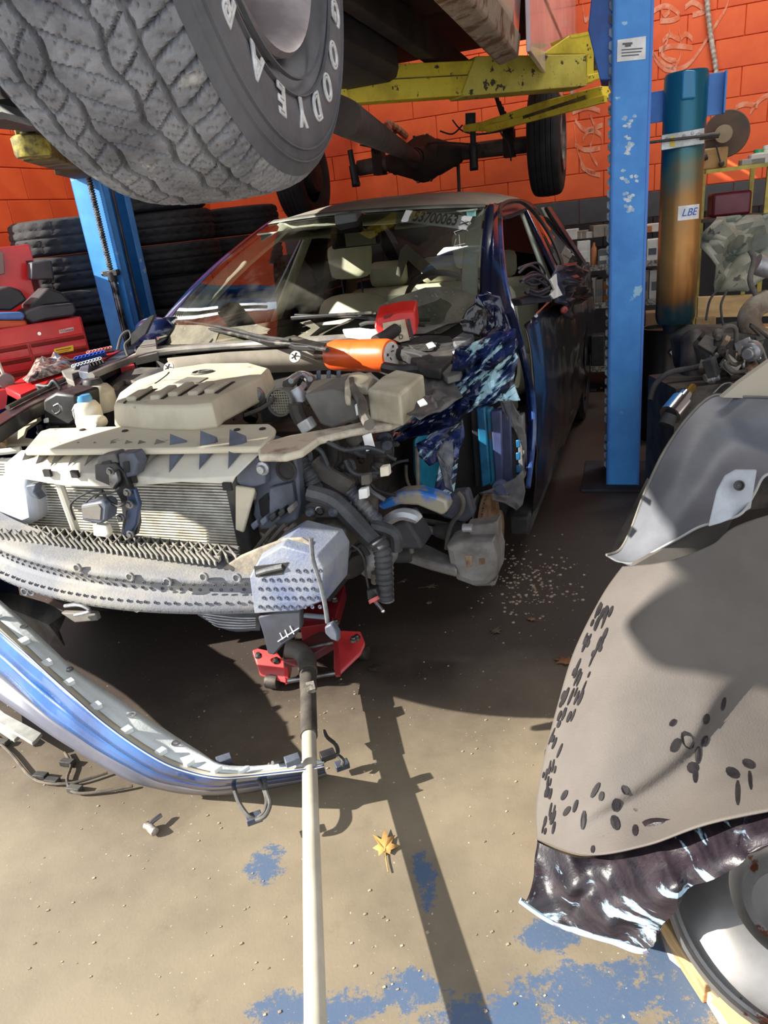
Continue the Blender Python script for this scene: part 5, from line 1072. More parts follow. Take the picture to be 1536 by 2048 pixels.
# ------------------------------------------------------------------ impact wrench lying on the engine bay
def wr():
    p1 = c.p(780, 711, z=2.40); p0 = c.p(660, 712, z=2.55); F = Fr(*CF.W(p1).xy, 22.3, 0)
    r = root('impact_wrench', 'orange cordless impact wrench with red battery lying on the engine bay', 'power tool', F)
    o_ = Vector((p1.x, p1.y, 0)); g = lambda x, y, z: c.p(x, y, z=z) - o_
    A, B = g(660, 711, 2.55), g(778, 711, 2.40); d = (B - A).normalized()
    org = M('tool_orange', S(250, 108, 44), S(236, 90, 36), 5, rough=.35, coat=.3)
    L_ = (B - A).length; m = MB(); m.lathe(A, d, [(.001, -.012), (.030, -.01), (.048, .006), (.055, .03), (.055, L_ * .5), (.053, L_ * .52), (.0555, L_ * .56), (.056, L_ - .01), (.052, L_ + .008), (.045, L_ + .012)], 40); link('body', m, org, r)
    m = MB(); m.lathe(B, d, [(.046, .012), (.040, .014), (.001, .014)], 32); fc = link('rear_face', m, M('dial_white', S(220, 214, 206), S(190, 180, 176), 30, rough=.5), r)
    x = d.orthogonal().normalized(); y = d.cross(x)
    for k in range(4):
        a = .6 + k * 1.5; m = MB(); q = B + d * .016 + (x * math.cos(a) + y * math.sin(a)) * .03; m.cyl(q, q + d * .002, .005, 8); link('face_screw', m, darksteel, fc)
    for a0, a1 in ((.3, 1.2), (2.6, 3.3)):
        m = MB(); m.tube([B + d * .016 + (x * math.cos(a) + y * math.sin(a)) * .016 for a in (a0, (a0 + a1) / 2, a1)], .002, 5); link('face_mark', m, darksteel, fc)
    m = MB(); m.lathe(A, -d, [(.001, .0), (.0165, .0), (.0165, .066), (.012, .068), (.010, .05), (.001, .05)], 20); link('socket', m, M('socket_steel', S(150, 132, 116), rough=.3, metal=.8), r)
    H0 = g(752, 684, 2.46); H1 = g(792, 660, 2.53)
    m = MB(); m.tube([H0, lerp(H0, H1, .5), H1], [.024, .021, .024], 14); link('grip', m, M('grip_black', S(50, 44, 44), rough=.7), r)
    ax = Vector((.075, .02, -.0)); m = MB()
    P = [g(x_, y_, 2.53) for x_, y_ in ((752, 634), (800, 623), (830, 622), (834, 668), (800, 686), (764, 684), (748, 656))]; m.prism(P, (-.01, .07, .03)); bt = link('battery', m, M('battery_red', S(214, 44, 36), S(190, 36, 30), 6, rough=.4), r, bevel=.006)
    P = [g(x_, y_, 2.522) for x_, y_ in ((766, 646), (810, 638), (820, 680), (800, 684), (768, 670))]; m = MB(); m.prism(P, (0, -.004, 0)); fcx = link('battery_face', m, M('bface', S(216, 200, 170), S(180, 160, 130), 14, rough=.5), bt)
    for s_, x_, y_ in (('H', 798, 655), ('D', 802, 674)): txt('battery_letter', s_, ink, fcx, g(x_, y_, 2.514), g(820, 652, 2.5) - g(780, 660, 2.5), g(798, 640, 2.5) - g(800, 670, 2.5), .024)
    m = MB(); m.prism([g(x_, y_, 2.512) for x_, y_ in ((814, 638), (819, 637), (828, 676), (823, 679))], (0, -.004, 0)); link('battery_seam', m, black, bt)
    m = MB(); m.prism([g(x_, y_, 2.525) for x_, y_ in ((768, 632), (786, 627), (782, 633), (768, 637))], (0, -.003, .0)); link('battery_logo', m, M('logo_dark', S(90, 30, 30)), bt)
wr()
# ------------------------------------------------------------------ floor jack
def jack():
    F = Fr(*WF.p(620, 1330, w=0.).xy, 0); r = root('floor_jack', 'red floor jack under the car nose, its long pale handle reaching to the camera', 'floor jack', F)
    g = lambda x, y, h: F.p(x, y, w=h)
    red = M('jack_red', S(206, 58, 58), S(176, 44, 48), 6, rough=.4, coat=.2, c3=S(120, 70, 70), s3=20, t3=.66, w3=.05)
    def pl(name, pts, hh, vec, mat=red, **k): m = MB(); m.prism([g(x, y, hh(x, y) if callable(hh) else hh) for x, y in pts], vec); return link(name, m, mat, r, bevel=.003, **k)
    pl('side_plate', [(505, 1308), (516, 1304), (556, 1312), (568, 1330), (573, 1368), (520, 1352)], lambda x, y: .10 - (y - 1304) / 66 * .07, (.0, .006, .012))
    pl('front_plate', [(566, 1326), (575, 1328), (578, 1368), (570, 1371)], lambda x, y: .10 - (y - 1326) / 45 * .08, (.004, .08, .0))
    pl('side_plate', [(668, 1282), (680, 1268), (722, 1270), (731, 1292), (722, 1312), (676, 1356), (668, 1350)], lambda x, y: .12 - (y - 1268) / 88 * .09, (0, .006, .012))
    pl('lift_arm', [(566, 1320), (610, 1318), (670, 1282), (668, 1268), (640, 1262), (566, 1300)], .13, (0, 0, -.03), M('jack_dark', S(110, 44, 46), S(60, 50, 50), 8, rough=.6))
    pl('frame_rear', [(600, 1255), (668, 1245), (690, 1170), (680, 1150), (640, 1160), (606, 1200)], .12, (0, 0, -.06), M('jack_red_dark', S(150, 30, 36), S(110, 26, 32), 6, rough=.5))
    pl('upright', [(664, 1235), (672, 1236), (680, 1350), (670, 1352)], .14, (0, .02, -.02), M('jack_maroon', S(150, 36, 40)))
    m = MB(); m.cyl(g(575, 1362, .04), g(676, 1345, .04), .009, 12); link('front_axle', m, steel, r); m = MB(); m.cyl(g(596, 1300, .13), g(672, 1284, .13), .006, 10); link('pull_rod', m, steel, r)
    m = MB(); m.cyl(g(610, 1232, .12), g(655, 1236, .12), .012, 12); link('release_spring', m, M('spring', S(150, 160, 170), rough=.4), r)
    for x, y, h in ((517, 1312, .115), (553, 1322, .11), (707, 1280, .135), (714, 1276, .135), (670, 1200, .14), (672, 1245, .15)):
        m = MB(); p = g(x, y, h); m.lathe(p, (0, 0, 1), [(.012, -.004), (.012, .004), (.008, .006), (.007, .012), (.001, .012)], 8); link('bolt', m, steel, r)
    m = MB(); p = g(728, 1305, .03); m.lathe(p, (1, -.4, 0), [(.001, -.014), (.024, -.014), (.026, 0), (.024, .014), (.001, .014)], 18); link('caster_wheel', m, darksteel, r)
    m = MB(); p = g(545, 1362, .03); m.lathe(p, (1, -.3, 0), [(.001, -.02), (.024, -.02), (.026, 0), (.024, .02), (.001, .02)], 18); link('caster_wheel', m, darksteel, r)
    # handle: socket, grip sleeve, pipe
    Z = lambda x, y, z: F.p(x, y, z=z)
    q = [F.p(575, 1297, w=.15), F.p(598, 1302, w=.145), F.p(612, 1318, w=.13), F.p(616, 1345, w=.12)]
    m = MB(); m.tube(q, .030, 16, smooth=5); link('handle_socket', m, M('socket_grey', S(96, 90, 84), S(66, 62, 58), 8, rough=.6), r)
    s0 = F.p(616, 1340, w=.12); s1 = F.p(618, 1472, w=.125); e1 = F.p(632, 2100, w=.165)
    m = MB(); m.tube([s0, lerp(s0, s1, .3), lerp(s0, s1, .32), s1], [.026, .026, .0235, .0235], 18); sl_ = link('foam_sleeve', m, M('sleeve_black', S(54, 48, 44), S(80, 74, 66), 14, rough=.85, bump=.3), r, label='worn black foam sleeve')
    m = MB(); m.prism([F.p(x, y, w=.14) for x, y in ((612, 1372), (628, 1368), (632, 1384), (616, 1390))], (0, 0, .012)); link('torn_foam', m, M('torn', S(150, 144, 134), S(60, 56, 50), 40, rough=.9), sl_)
    m = MB(); m.tube([lerp(s1, e1, -.05), e1], .0195, 24); link('handle_pipe', m, M('pipe_cream', S(196, 190, 174), S(172, 166, 150), 5, rough=.45, c3=S(120, 112, 100), s3=30, t3=.7), r, label='pale painted steel handle')
jack()
# ------------------------------------------------------------------ blue bumper cover on the floor
def cover():
    F = Fr(*WF.p(340, 1560, w=0.).xy, 0); r = root('bumper_cover', 'detached blue bumper cover lying on the floor in front of the car', 'bumper', F)
    bl = M('cover_blue', S(40, 92, 156), S(26, 52, 104), 3, rough=.25, coat=.6, c3=S(150, 170, 190), s3=8, t3=.66, w3=.14, stretch=(1, 1, 1), bump=.1)
    fl = M('cover_flange', S(214, 220, 220), S(160, 180, 196), 5, .5, .7, rough=.7, bump=.3, c3=S(40, 100, 140), s3=7, t3=.66, w3=.05)
    cr_ = M('cover_cream', S(214, 206, 186), S(190, 184, 170), 6, rough=.7)
    gr = M('cover_grey', S(84, 86, 100), S(120, 116, 116), 3, .45, .7, rough=.4, coat=.2)
    st_ = [((-420, 940), (-420, 980), (-420, 995), (-420, 1050), (-420, 1090), (-420, 1150), .56), ((-220, 1050), (-220, 1090), (-220, 1102), (-220, 1155), (-220, 1195), (-220, 1255), .50), ((-60, 1155), (-60, 1192), (-60, 1205), (-60, 1260), (-60, 1300), (-60, 1358), .43),  # out-of-view left stations, added and kept tall to shade the floor
           ((0, 1200), (0, 1240), (0, 1262), (0, 1305), (0, 1345), (0, 1400), .41), ((60, 1254), (55, 1292), (55, 1310), (50, 1350), (50, 1390), (55, 1438), .38), ((109, 1300), (100, 1335), (100, 1352), (100, 1390), (95, 1432), (105, 1473), .345), ((150, 1338), (145, 1374), (145, 1392), (140, 1428), (138, 1462), (148, 1500), .315),
           ((215, 1382), (200, 1422), (200, 1440), (190, 1468), (190, 1498), (200, 1532), .275), ((283, 1428), (262, 1470), (262, 1486), (250, 1510), (250, 1532), (262, 1564), .24),
           ((345, 1468), (330, 1512), (330, 1527), (312, 1545), (310, 1562), (318, 1579), .20), ((397, 1501), (385, 1533), (388, 1547), (368, 1562), (362, 1574), (366, 1588), .18), ((440, 1527), (440, 1545), (440, 1556), (425, 1572), (420, 1582), (425, 1591), .175),
           ((495, 1532), (495, 1545), (495, 1553), (490, 1566), (490, 1576), (490, 1587), .155), ((560, 1527), (560, 1538), (560, 1546), (560, 1558), (560, 1566), (560, 1574), .145), ((610, 1522), (610, 1532), (610, 1540), (610, 1550), (610, 1558), (612, 1564), .14), ((648, 1519), (648, 1526), (648, 1532), (650, 1540), (652, 1546), (655, 1551), .135)]
    R = [[F.p(*p, w=h_ + dh) for p, dh in zip(s[:6], (0.0, .0, .01, -.04, -.09, -.14))] for s in st_ for h_ in (s[6],)]
    cols = [spline([r_[k] for r_ in R], None, 5)[0] for k in range(6)]
    def strip(name, a, b, mat, lab=None, n=3, **k):
        m = MB(); m.grid([[lerp(p, q, i / n) for p, q in zip(cols[a], cols[b])] for i in range(n + 1)]); return link(name, m, mat, r, solid=.003, label=lab, **k)
    strip('mounting_flange', 0, 1, fl, 'dusty pale flange'); strip('step', 1, 2, cr_); strip('upper_face', 2, 3, bl, 'glossy blue painted face'); strip('middle_face', 3, 4, bl); strip('lower_face', 4, 5, gr, 'grey lower lip')
    for i in range(4, 60, 5):
        if i < len(cols[1]) - 2:
            p = cols[1][i]; q = cols[1][i + 1]; m = MB(); m.obox(lerp(p, q, .5) + Vector((0, 0, .008)), (q - p) * .35, Vector((.008, .008, 0)), (0, 0, .006)); link('clip_tab', m, fl, r)
    for i in (8, 19, 29, 39, 46):
        if i < len(cols[0]):
            p = lerp(cols[0][i], cols[1][i], .3); m = MB(); m.lathe(p + Vector((0, 0, .001)), (0, 0, 1), [(.007, .003), (.012, .003), (.012, 0)], 12); link('mount_hole', m, steel if i != 39 else alum, r)
    wire = M('loom_grey', S(84, 82, 78), S(58, 56, 54), 20, rough=.7)
    for pts, hh in (([(452, 1522), (462, 1545), (468, 1575), (478, 1605), (495, 1630), (508, 1636)], .12), ([(455, 1528), (490, 1540), (520, 1565), (533, 1595), (530, 1622), (516, 1636)], .13), ([(540, 1528), (530, 1548), (532, 1580), (540, 1608), (530, 1632), (512, 1640)], .13), ([(545, 1526), (570, 1520), (600, 1518)], .16), ([(648, 1522), (660, 1512), (675, 1508), (672, 1490), (655, 1475), (648, 1462)], .10), ([(672, 1508), (686, 1520), (684, 1532)], .06)):
        m = MB(); m.tube([F.p(x, y, w=hh * (1 - .35 * (i / len(pts)))) for i, (x, y) in enumerate(pts)], .0055, 8, smooth=4); link('fog_lamp_wire', m, wire, r)
    for x, y, h in ((508, 1636, .08), (448, 1520, .16), (655, 1510, .14), (585, 1520, .165), (684, 1530, .03)):
        m = MB(); p = F.p(x, y, w=h); m.obox(p, (.018, .006, 0), (-.004, .012, 0), (0, 0, .009)); link('wire_connector', m, bgrey if x != 655 else black, r, bevel=.002)
cover()
def place(fr, px, py, h=0.): return fr.p(px, py, w=h)
# loose wiring and trim by the cover
F = Fr(*WF.p(130, 1560, w=0.).xy, 0)
r = root('wiring_loom', 'thin black wiring loom trailing on the floor left of the bumper cover', 'cable', F)
for pts in ([(-20, 1470), (20, 1505), (60, 1552), (95, 1566), (150, 1565), (215, 1545)], [(130, 1505), (142, 1530), (134, 1560), (150, 1585), (205, 1583), (265, 1572)]):
    m = MB(); m.tube([F.p(x, y, w=.012) for x, y in pts], .0045, 8, smooth=5); link('wire', m, M('loomdust', S(96, 84, 68), S(60, 54, 48), 20), r)
for x, y in ((82, 1552), (105, 1562), (135, 1525), (150, 1578), (5, 1485)):
    m = MB(); p = F.p(x, y, w=.012); m.obox(p, (.02, -.006, 0), (.004, .009, 0), (0, 0, .009)); link('connector', m, blackd, r, bevel=.002)
F = Fr(*WF.p(50, 1470, w=0.).xy, 0); m = MB(); m.prism([F.p(x, y, w=.05) for x, y in ((-20, 1405), (12, 1432), (86, 1472), (74, 1486), (66, 1492), (-20, 1440))], (0, 0, .012)); m.prism([F.p(x, y, w=.03) for x, y in ((-20, 1436), (40, 1478), (30, 1486), (-20, 1452))], (0, 0, .012))
one('metal_trim_strip', 'bare grey metal bracket strip lying under the bumper cover', 'bracket', F, m, M('zinc', S(186, 188, 184), S(150, 150, 146), 9, rough=.5, metal=.3), bevel=.002)
F = Fr(*WF.p(110, 1290, w=0.).xy, 0); rows = []
top_ = [(-10, 1182), (40, 1190), (90, 1205), (135, 1225), (100, 1250)]; low = [(-10, 1230), (20, 1250), (60, 1272), (100, 1290), (130, 1290)]
m = MB(); m.grid([[F.p(x, y, w=.30) for x, y in top_], [F.p((a[0] + b[0]) / 2, (a[1] + b[1]) / 2, w=.26) for a, b in zip(top_, low)], [F.p(x, y, w=.14) for x, y in low]]); one('splash_shield', 'folded dark plastic splash shield hanging behind the bumper cover', 'shield', F, m, blackd, solid=.004)
F = Fr(*WF.p(305, 1645, w=0.).xy, 0); m = MB(); g = lambda x, y, h: F.p(x, y, w=h)
m.tube([g(322, 1630, .02), g(305, 1643, .022), g(298, 1650, .02)], .006, 10); r = one('metal_fitting', 'small bent metal fitting on the open concrete', 'fitting', F, m, steel)
m = MB(); m.cyl(g(293, 1650, .016), g(310, 1664, .014), .011, 12); link('fitting_sleeve', m, M('brown_steel', S(120, 104, 90), S(190, 184, 176), 40, rough=.4, metal=.5), r)
# ------------------------------------------------------------------ leaves and grit
def oak(name, lab, px, py, size, rot, colr, h=.004, grp=None):
    F = Fr(*WF.p(px, py, w=0.).xy, rot); m = MB(); random.seed(px)
    out = []
    lobes = [(0, 1.0), (22, .5), (42, .95), (62, .42), (88, .72), (115, .35), (140, .45), (170, .18)]
    ang = lobes + [(360 - a, q) for a, q in lobes[::-1] if a > 0]
    for a, q in ang:
        a = math.radians(a); q *= random.uniform(.85, 1.1); out.append(Vector((math.sin(a) * q * size * .75, math.cos(a) * q * size, h + random.uniform(0, .012) * size * 8)))
    C0 = Vector((0, 0, h)); n = len(out); m.add([C0] + out, [(0, 1 + i, 1 + (i + 1) % n) for i in range(n)])
    m.tube([(0, 0, h + .001), (size * .05, -size * .6, h + .001), (size * .12, -size * 1.1, h + .002)], size * .025, 5)
    return one(name, lab, 'leaf', F, m, M('leaf_' + str(px), colr, tuple(x * .7 for x in colr), 30, rough=.8), solid=.0006, group=grp)
oak('oak_leaf', 'tan oak leaf flat on the sunlit concrete beside the jack handle', 770, 1700, .062, 2, S(196, 150, 84))
oak('oak_leaf', 'brown oak leaf half under the leaning panel in the shade', 1135, 1325, .05, -60, S(146, 96, 60))
oak('oak_leaf', 'dark brown curled leaf straight below the brake caliper', 990, 1265, .04, 40, S(90, 76, 60))
oak('oak_leaf', 'pale folded leaf on the shaded floor below the ribbed hose', 858, 1208, .025, 20, S(140, 120, 96))
oak('oak_leaf', 'grey-brown leaf nearest the end of the control arm', 858, 1175, .04, 90, S(104, 90, 70))
oak('oak_leaf', 'small brown leaf just right of the ribbed hose end', 805, 1164, .03, 60, S(110, 94, 76))
oak('narrow_leaf', 'narrow brown leaf lying furthest right on the dark floor', 1066, 1241, .028, -50, S(134, 104, 76))
oak('oak_leaf', 'leaf caught at the foot of the wheel house', 1036, 1052, .035, 15, S(150, 110, 90))
oak('oak_leaf', 'dark crumpled leaf beside the caster of the floor jack', 745, 1340, .04, 50, S(70, 56, 44))
random.seed(4); m = MB()
for k in range(420):
    if k < 240: x, y = random.gauss(1055, 45), random.gauss(1165, 32)
    else: x, y = random.uniform(20, 1100), random.uniform(1200, 2040)
    if y < 1000: continue
    p = WF.p(x, y, w=.0); s_ = random.uniform(.0012, .005 if k < 240 else .003); m.obox(p + Vector((0, 0, s_ * .4)), (s_, s_ * .4, 0), (-s_ * .3, s_ * .8, 0), (0, 0, s_ * .4))
o = link('grit', m, M('grit', S(176, 160, 140), S(120, 104, 88), 60, rough=.9), smooth=False); o['kind'] = 'stuff'; o['label'] = 'pale grit and flakes scattered on the floor'; o['category'] = 'debris'
# ------------------------------------------------------------------ the loose body panel at the right
def rpanel():
    F = Fr(*WF.p(1340, 1800, w=0.).xy, 0); r = root('body_panel', 'large dusty black body panel with a scraped crumpled corner leaning at the right', 'car panel', F)
    dp = M('panel_dust', S(90, 84, 79), S(70, 65, 62), 3, .38, .75, rough=.75, bump=.25, bscale=260, c3=S(36, 32, 36), s3=9, t3=.68, w3=.02)
    dk = M('panel_gloss', S(16, 12, 20), S(40, 32, 38), 5, rough=.35, coat=.25, spec=.35, c3=S(140, 166, 184), s3=3.6, t3=.56, w3=.05, stretch=(2, 2, 12), rot=(0, .25, 0), bump=.25, detail=9)
    ln = M('liner_grey', S(104, 107, 114), S(80, 80, 84), 3, .4, .7, rough=.5, bump=.15, c3=S(190, 190, 186), s3=60, t3=.72, w3=.02)
    D = .06
    rws = [[(1245, 1128, 1.66), (1330, 1118, 1.56), (1420, 1085, 1.46), (1490, 1040, 1.38), (1730, 975, 1.28)],
           [(1205, 1185, 1.64), (1300, 1190, 1.52), (1410, 1170, 1.40), (1500, 1140, 1.32), (1740, 1100, 1.22)],
           [(1152, 1290, 1.60), (1260, 1300, 1.46), (1390, 1290, 1.33), (1490, 1280, 1.25), (1740, 1260, 1.16)],
           [(1118, 1400, 1.55), (1225, 1410, 1.40), (1370, 1410, 1.27), (1480, 1400, 1.20), (1740, 1390, 1.11)],
           [(1090, 1510, 1.50), (1200, 1530, 1.35), (1350, 1530, 1.22), (1480, 1520, 1.15), (1740, 1500, 1.07)],
           [(1075, 1600, 1.46), (1180, 1620, 1.31), (1320, 1625, 1.20), (1460, 1580, 1.12), (1740, 1520, 1.05)],
           [(1074, 1680, 1.42), (1170, 1710, 1.28), (1290, 1690, 1.18), (1440, 1640, 1.10), (1740, 1585, 1.04)]]
    TOPD = [0, -.11, -.12, -.08, .0]; BOTD = [0, -.14, -.24, -.32, -.38]
    W_ = [[F.p(x, y, z=q[0][2] + D + lerp(TOPD[i], BOTD[i], (j / 6) ** 1.5)) for i, (x, y, z) in enumerate(q)] for j, q in enumerate(rws)]
    cs = [spline(q, None, 14)[0] for q in W_]; cols_ = [spline([q[i] for q in cs], None, 12)[0] for i in range(len(cs[0]))]
    nr = len(cols_[0]); g = [[cols_[i][j] for i in range(len(cols_))] for j in range(nr)]
    # pressed ridges across the panel: offset along the sight-facing normal
    for j in range(nr):
        for i in range(len(g[0])):
            t = i / (len(g[0]) - 1); y_ = j / (nr - 1); q = t - (1.0 - y_) * 1.15 - .10
            off = .024 * math.tanh(q / .05)
            q2 = t - (1.0 - y_) * 1.3 - .62; off += .022 * math.tanh(q2 / .045); off *= 1 - y_ ** 5
            g[j][i] = g[j][i] + Vector((.3, .8, -.3)) * off
    m = MB(); m.grid(g); pn = link('panel_skin', m, dp, r, solid=.003, ang=60, label='skin under thick grey-brown dust')
    # finger-wiped dark spots
    def spot(x, y, a, b_, rot_):
        P = []
        for k in range(10):
            t = 2 * PI * k / 10; dx, dy = a * math.cos(t), b_ * math.sin(t); P.append((x + dx * math.cos(rot_) - dy * math.sin(rot_), y + dx * math.sin(rot_) + dy * math.cos(rot_)))
        return P
    def onp(x, y, off=.003):
        o = F.L(CAM); d = (F.p(x, y, z=1.) - o).normalized(); h_, n_, i_, t_ = bv.ray_cast(o, d)
        return None if h_ is None else h_ - d * off
    mm_ = len(g[0]); bv = BVHTree.FromPolygons([p for q in g for p in q], [(j * mm_ + i, j * mm_ + i + 1, (j + 1) * mm_ + i + 1, (j + 1) * mm_ + i) for j in range(nr - 1) for i in range(mm_ - 1)])
    m = MB(); random.seed(9)
    sp_ = [(1448, 1408, 4, 14, .2), (1413, 1438, 7, 11, .2), (1375, 1480, 12, 20, -.5), (1350, 1490, 8, 16, .5), (1396, 1510, 6, 18, .1), (1410, 1482, 6, 12, .4), (1385, 1535, 12, 12, .2), (1390, 1550, 5, 16, 0), (1232, 1610, 9, 14, .1), (1250, 1580, 7, 11, -.5), (1230, 1645, 9, 16, -.3), (1202, 1592, 5, 10, .2), (1190, 1580, 5, 18, .5), (1166, 1640, 5, 20, .1), (1185, 1698, 4, 8, .1), (1465, 1545, 16, 10, .6), (1497, 1527, 14, 9, .5), (1475, 1585, 5, 26, 0), (1500, 1560, 4, 20, -.1), (1128, 1590, 5, 12, .5), (1133, 1622, 5, 12, .6), (1150, 1612, 4, 14, .3), (1105, 1635, 4, 16, .3), (1270, 1660, 6, 12, 0), (1345, 1445, 5, 9, .7)]
    for k in range(60):
        t = random.random(); x = lerp(1190, 1090, t) + random.uniform(4, 42) - 20 * t; y = lerp(1215, 1520, t); sp_.append((x, y, random.uniform(1.5, 3.5), random.uniform(6, 20), .38))
    for k in range(26): sp_.append((random.uniform(1085, 1110), random.uniform(1520, 1720), random.uniform(1.5, 3), random.uniform(6, 16), .2))
    for q in sp_:
        P = [onp(*p) for p in spot(*q)]
        if all(p is not None for p in P) and max((p - P[0]).length for p in P) < .09: m.poly(P)
    o = link('wiped_spot', m, M('wiped_black', S(16, 14, 18), S(34, 30, 32), 30, rough=.6, spec=.25), pn, smooth=False); o['kind'] = 'stuff'
    # crumpled corner: ruffled sheet continuing from the last row
    def zf_(x, y): t = max(0, min(1, (x - 1074) / 640)) * 4; i = min(3, int(t)); return lerp(BOTD[i], BOTD[i + 1], t - i)
    last = [(1074, 1680, 1.42), (1120, 1700, 1.35), (1170, 1712, 1.28), (1230, 1700, 1.23), (1290, 1640, 1.18), (1360, 1640, 1.14), (1440, 1635, 1.10), (1540, 1610, 1.06), (1740, 1585, 1.04)]
    mid1 = [(1070, 1720, 1.40), (1115, 1745, 1.33), (1165, 1752, 1.26), (1225, 1745, 1.24), (1285, 1725, 1.16), (1350, 1700, 1.14), (1435, 1672, 1.11), (1540, 1640, 1.04), (1740, 1610, 1.03)]
    mid2 = [(1060, 1765, 1.38), (1110, 1790, 1.34), (1160, 1800, 1.27), (1215, 1800, 1.22), (1275, 1790, 1.19), (1340, 1750, 1.15), (1430, 1710, 1.09), (1540, 1665, 1.05), (1740, 1635, 1.02)]
    end_ = [(1040, 1800, 1.37), (1095, 1838, 1.34), (1150, 1860, 1.28), (1220, 1880, 1.23), (1297, 1897, 1.19), (1350, 1800, 1.15), (1430, 1748, 1.11), (1540, 1690, 1.05), (1740, 1650, 1.02)]
    W2 = [[F.p(x, y, z=q[0][2] + D + zf_(x, y)) for x, y, z in q] for q in (last, mid1, mid2, end_)]
    cs = [spline(q, None, 6)[0] for q in W2]; rows2 = []
    k_ = [spline([q[i] for q in cs], None, 7)[0] for i in range(len(cs[0]))]
    for j in range(len(k_[0])):
        row = []
        for i in range(len(k_)):
            p = k_[i][j]; e = 0 if j in (0, len(k_[0]) - 1) else 1
            nz = abs(noise.noise(p * 10)) * .075 + noise.noise(p * 24) * .018
            row.append(p + Vector((.1, -.6, .5)) * nz * e)
        rows2.append(row)
    m = MB(); m.grid(rows2); link('crumpled_corner', m, dk, r, solid=.003, ang=30, label='glossy black crumpled corner with pale blue scrapes')
    m = MB(); m.tube([q for q in rows2[-1][:25]], .006, 8); link('scraped_edge', m, M('edge_cyan', S(160, 196, 214), S(110, 110, 130), 30, .5, .6, rough=.5), r)
    # inner wheel liner on top
    A = [[(1213, 1110, 1.72), (1240, 1100, 1.74), (1262, 1060, 1.76), (1290, 985, 1.80), (1330, 900, 1.86), (1380, 830, 1.92), (1425, 792, 1.96), (1470, 793, 1.92), (1560, 795, 1.82)],
         [(1225, 1118, 1.71), (1262, 1112, 1.70), (1300, 1050, 1.70), (1340, 980, 1.74), (1375, 910, 1.80), (1410, 860, 1.86), (1450, 840, 1.88), (1500, 850, 1.82), (1570, 860, 1.74)],
         [(1240, 1124, 1.69), (1280, 1120, 1.66), (1330, 1080, 1.64), (1375, 1020, 1.68), (1420, 960, 1.74), (1450, 920, 1.78), (1480, 900, 1.80), (1520, 905, 1.76), (1580, 920, 1.66)],
         [(1262, 1134, 1.67), (1300, 1108, 1.62), (1360, 1075, 1.58), (1400, 1053, 1.55), (1450, 1040, 1.53), (1485, 1025, 1.50), (1510, 985, 1.54), (1532, 950, 1.58), (1590, 940, 1.55)]]
    W3 = [[F.p(x, y, z=z + .08) for x, y, z in q] for q in A]; cs = [spline(q, None, 5)[0] for q in W3]; k3 = [spline([q[i] for q in cs], None, 6)[0] for i in range(len(cs[0]))]
    m = MB(); m.grid([[k3[i][j] for i in range(len(k3))] for j in range(len(k3[0]))]); lnr = link('wheel_liner', m, ln, r, solid=.004, ang=50, label='grey inner wheel liner')
    m = MB(); m.tube(cs[0], .004, 6); link('liner_lip', m, plast, lnr); m = MB(); m.tube(cs[3], .003, 6); link('liner_lip', m, M('lip_lt', S(150, 150, 148)), lnr)
    P = [F.p(x, y, z=1.60) for x, y in ((1415, 1052), (1432, 980), (1448, 950), (1470, 938), (1512, 938), (1500, 1015), (1480, 1028), (1440, 1045))]; m = MB(); m.prism(P, (0, -.006, 0)); pt_ = link('liner_highlight', m, M('liner_lt', S(168, 174, 182), S(140, 144, 150), 6, rough=.45), lnr, bevel=.003)  # lighter sheet puts the liner's inner highlight into colour
    m = MB(); p = F.p(1478, 971, z=1.58); m.lathe(p, (-.1, -1, .3), [(.012, 0), (.012, .003), (.009, .004), (.008, -.002), (.001, -.002)], 16); link('liner_hole', m, black, pt_)
    P = [F.p(x, y, z=1.68) for x, y in ((1262, 1134), (1400, 1056), (1465, 1040), (1440, 1085), (1380, 1150), (1330, 1165), (1292, 1130))]; m = MB(); m.prism(P, (.01, .02, 0)); link('liner_flange', m, M('flange_dark', S(96, 90, 84), S(80, 76, 72), 5, rough=.8), r)
    P = [F.p(x, y, z=1.98) for x, y in ((1445, 795), (1480, 765), (1540, 722), (1600, 690), (1600, 800))]; m = MB(); m.prism(P, (0, .02, 0)); link('upper_wing', m, M('wing_dust', S(156, 148, 132), rough=.8), r)
    # folded lower back edge resting on floor, seen left of the skin
    m = MB(); P = [F.p(x, y, z=z) for x, y, z in ((1300, 960, 1.98), (1240, 1080, 1.98), (1228, 1110, 1.96), (1262, 1100, 1.9), (1300, 1010, 1.94))]; m.prism(P, (.0, .02, 0)); link('back_edge', m, M('back_edge', S(90, 84, 76), S(40, 38, 38), 8, rough=.6), r)
    m = MB(); P = [F.p(1297, 1880, z=1.33), F.p(1420, 1760, z=1.3), F.p(1500, 1740, z=1.3)]
    m.prism([F.p(1090, 1500, z=1.70), F.p(1084, 1545, z=1.68), F.p(1110, 1560, z=1.66), F.p(1130, 1480, z=1.70)], (.02, .02, 0)); link('rear_flange', m, black, r)
rpanel()
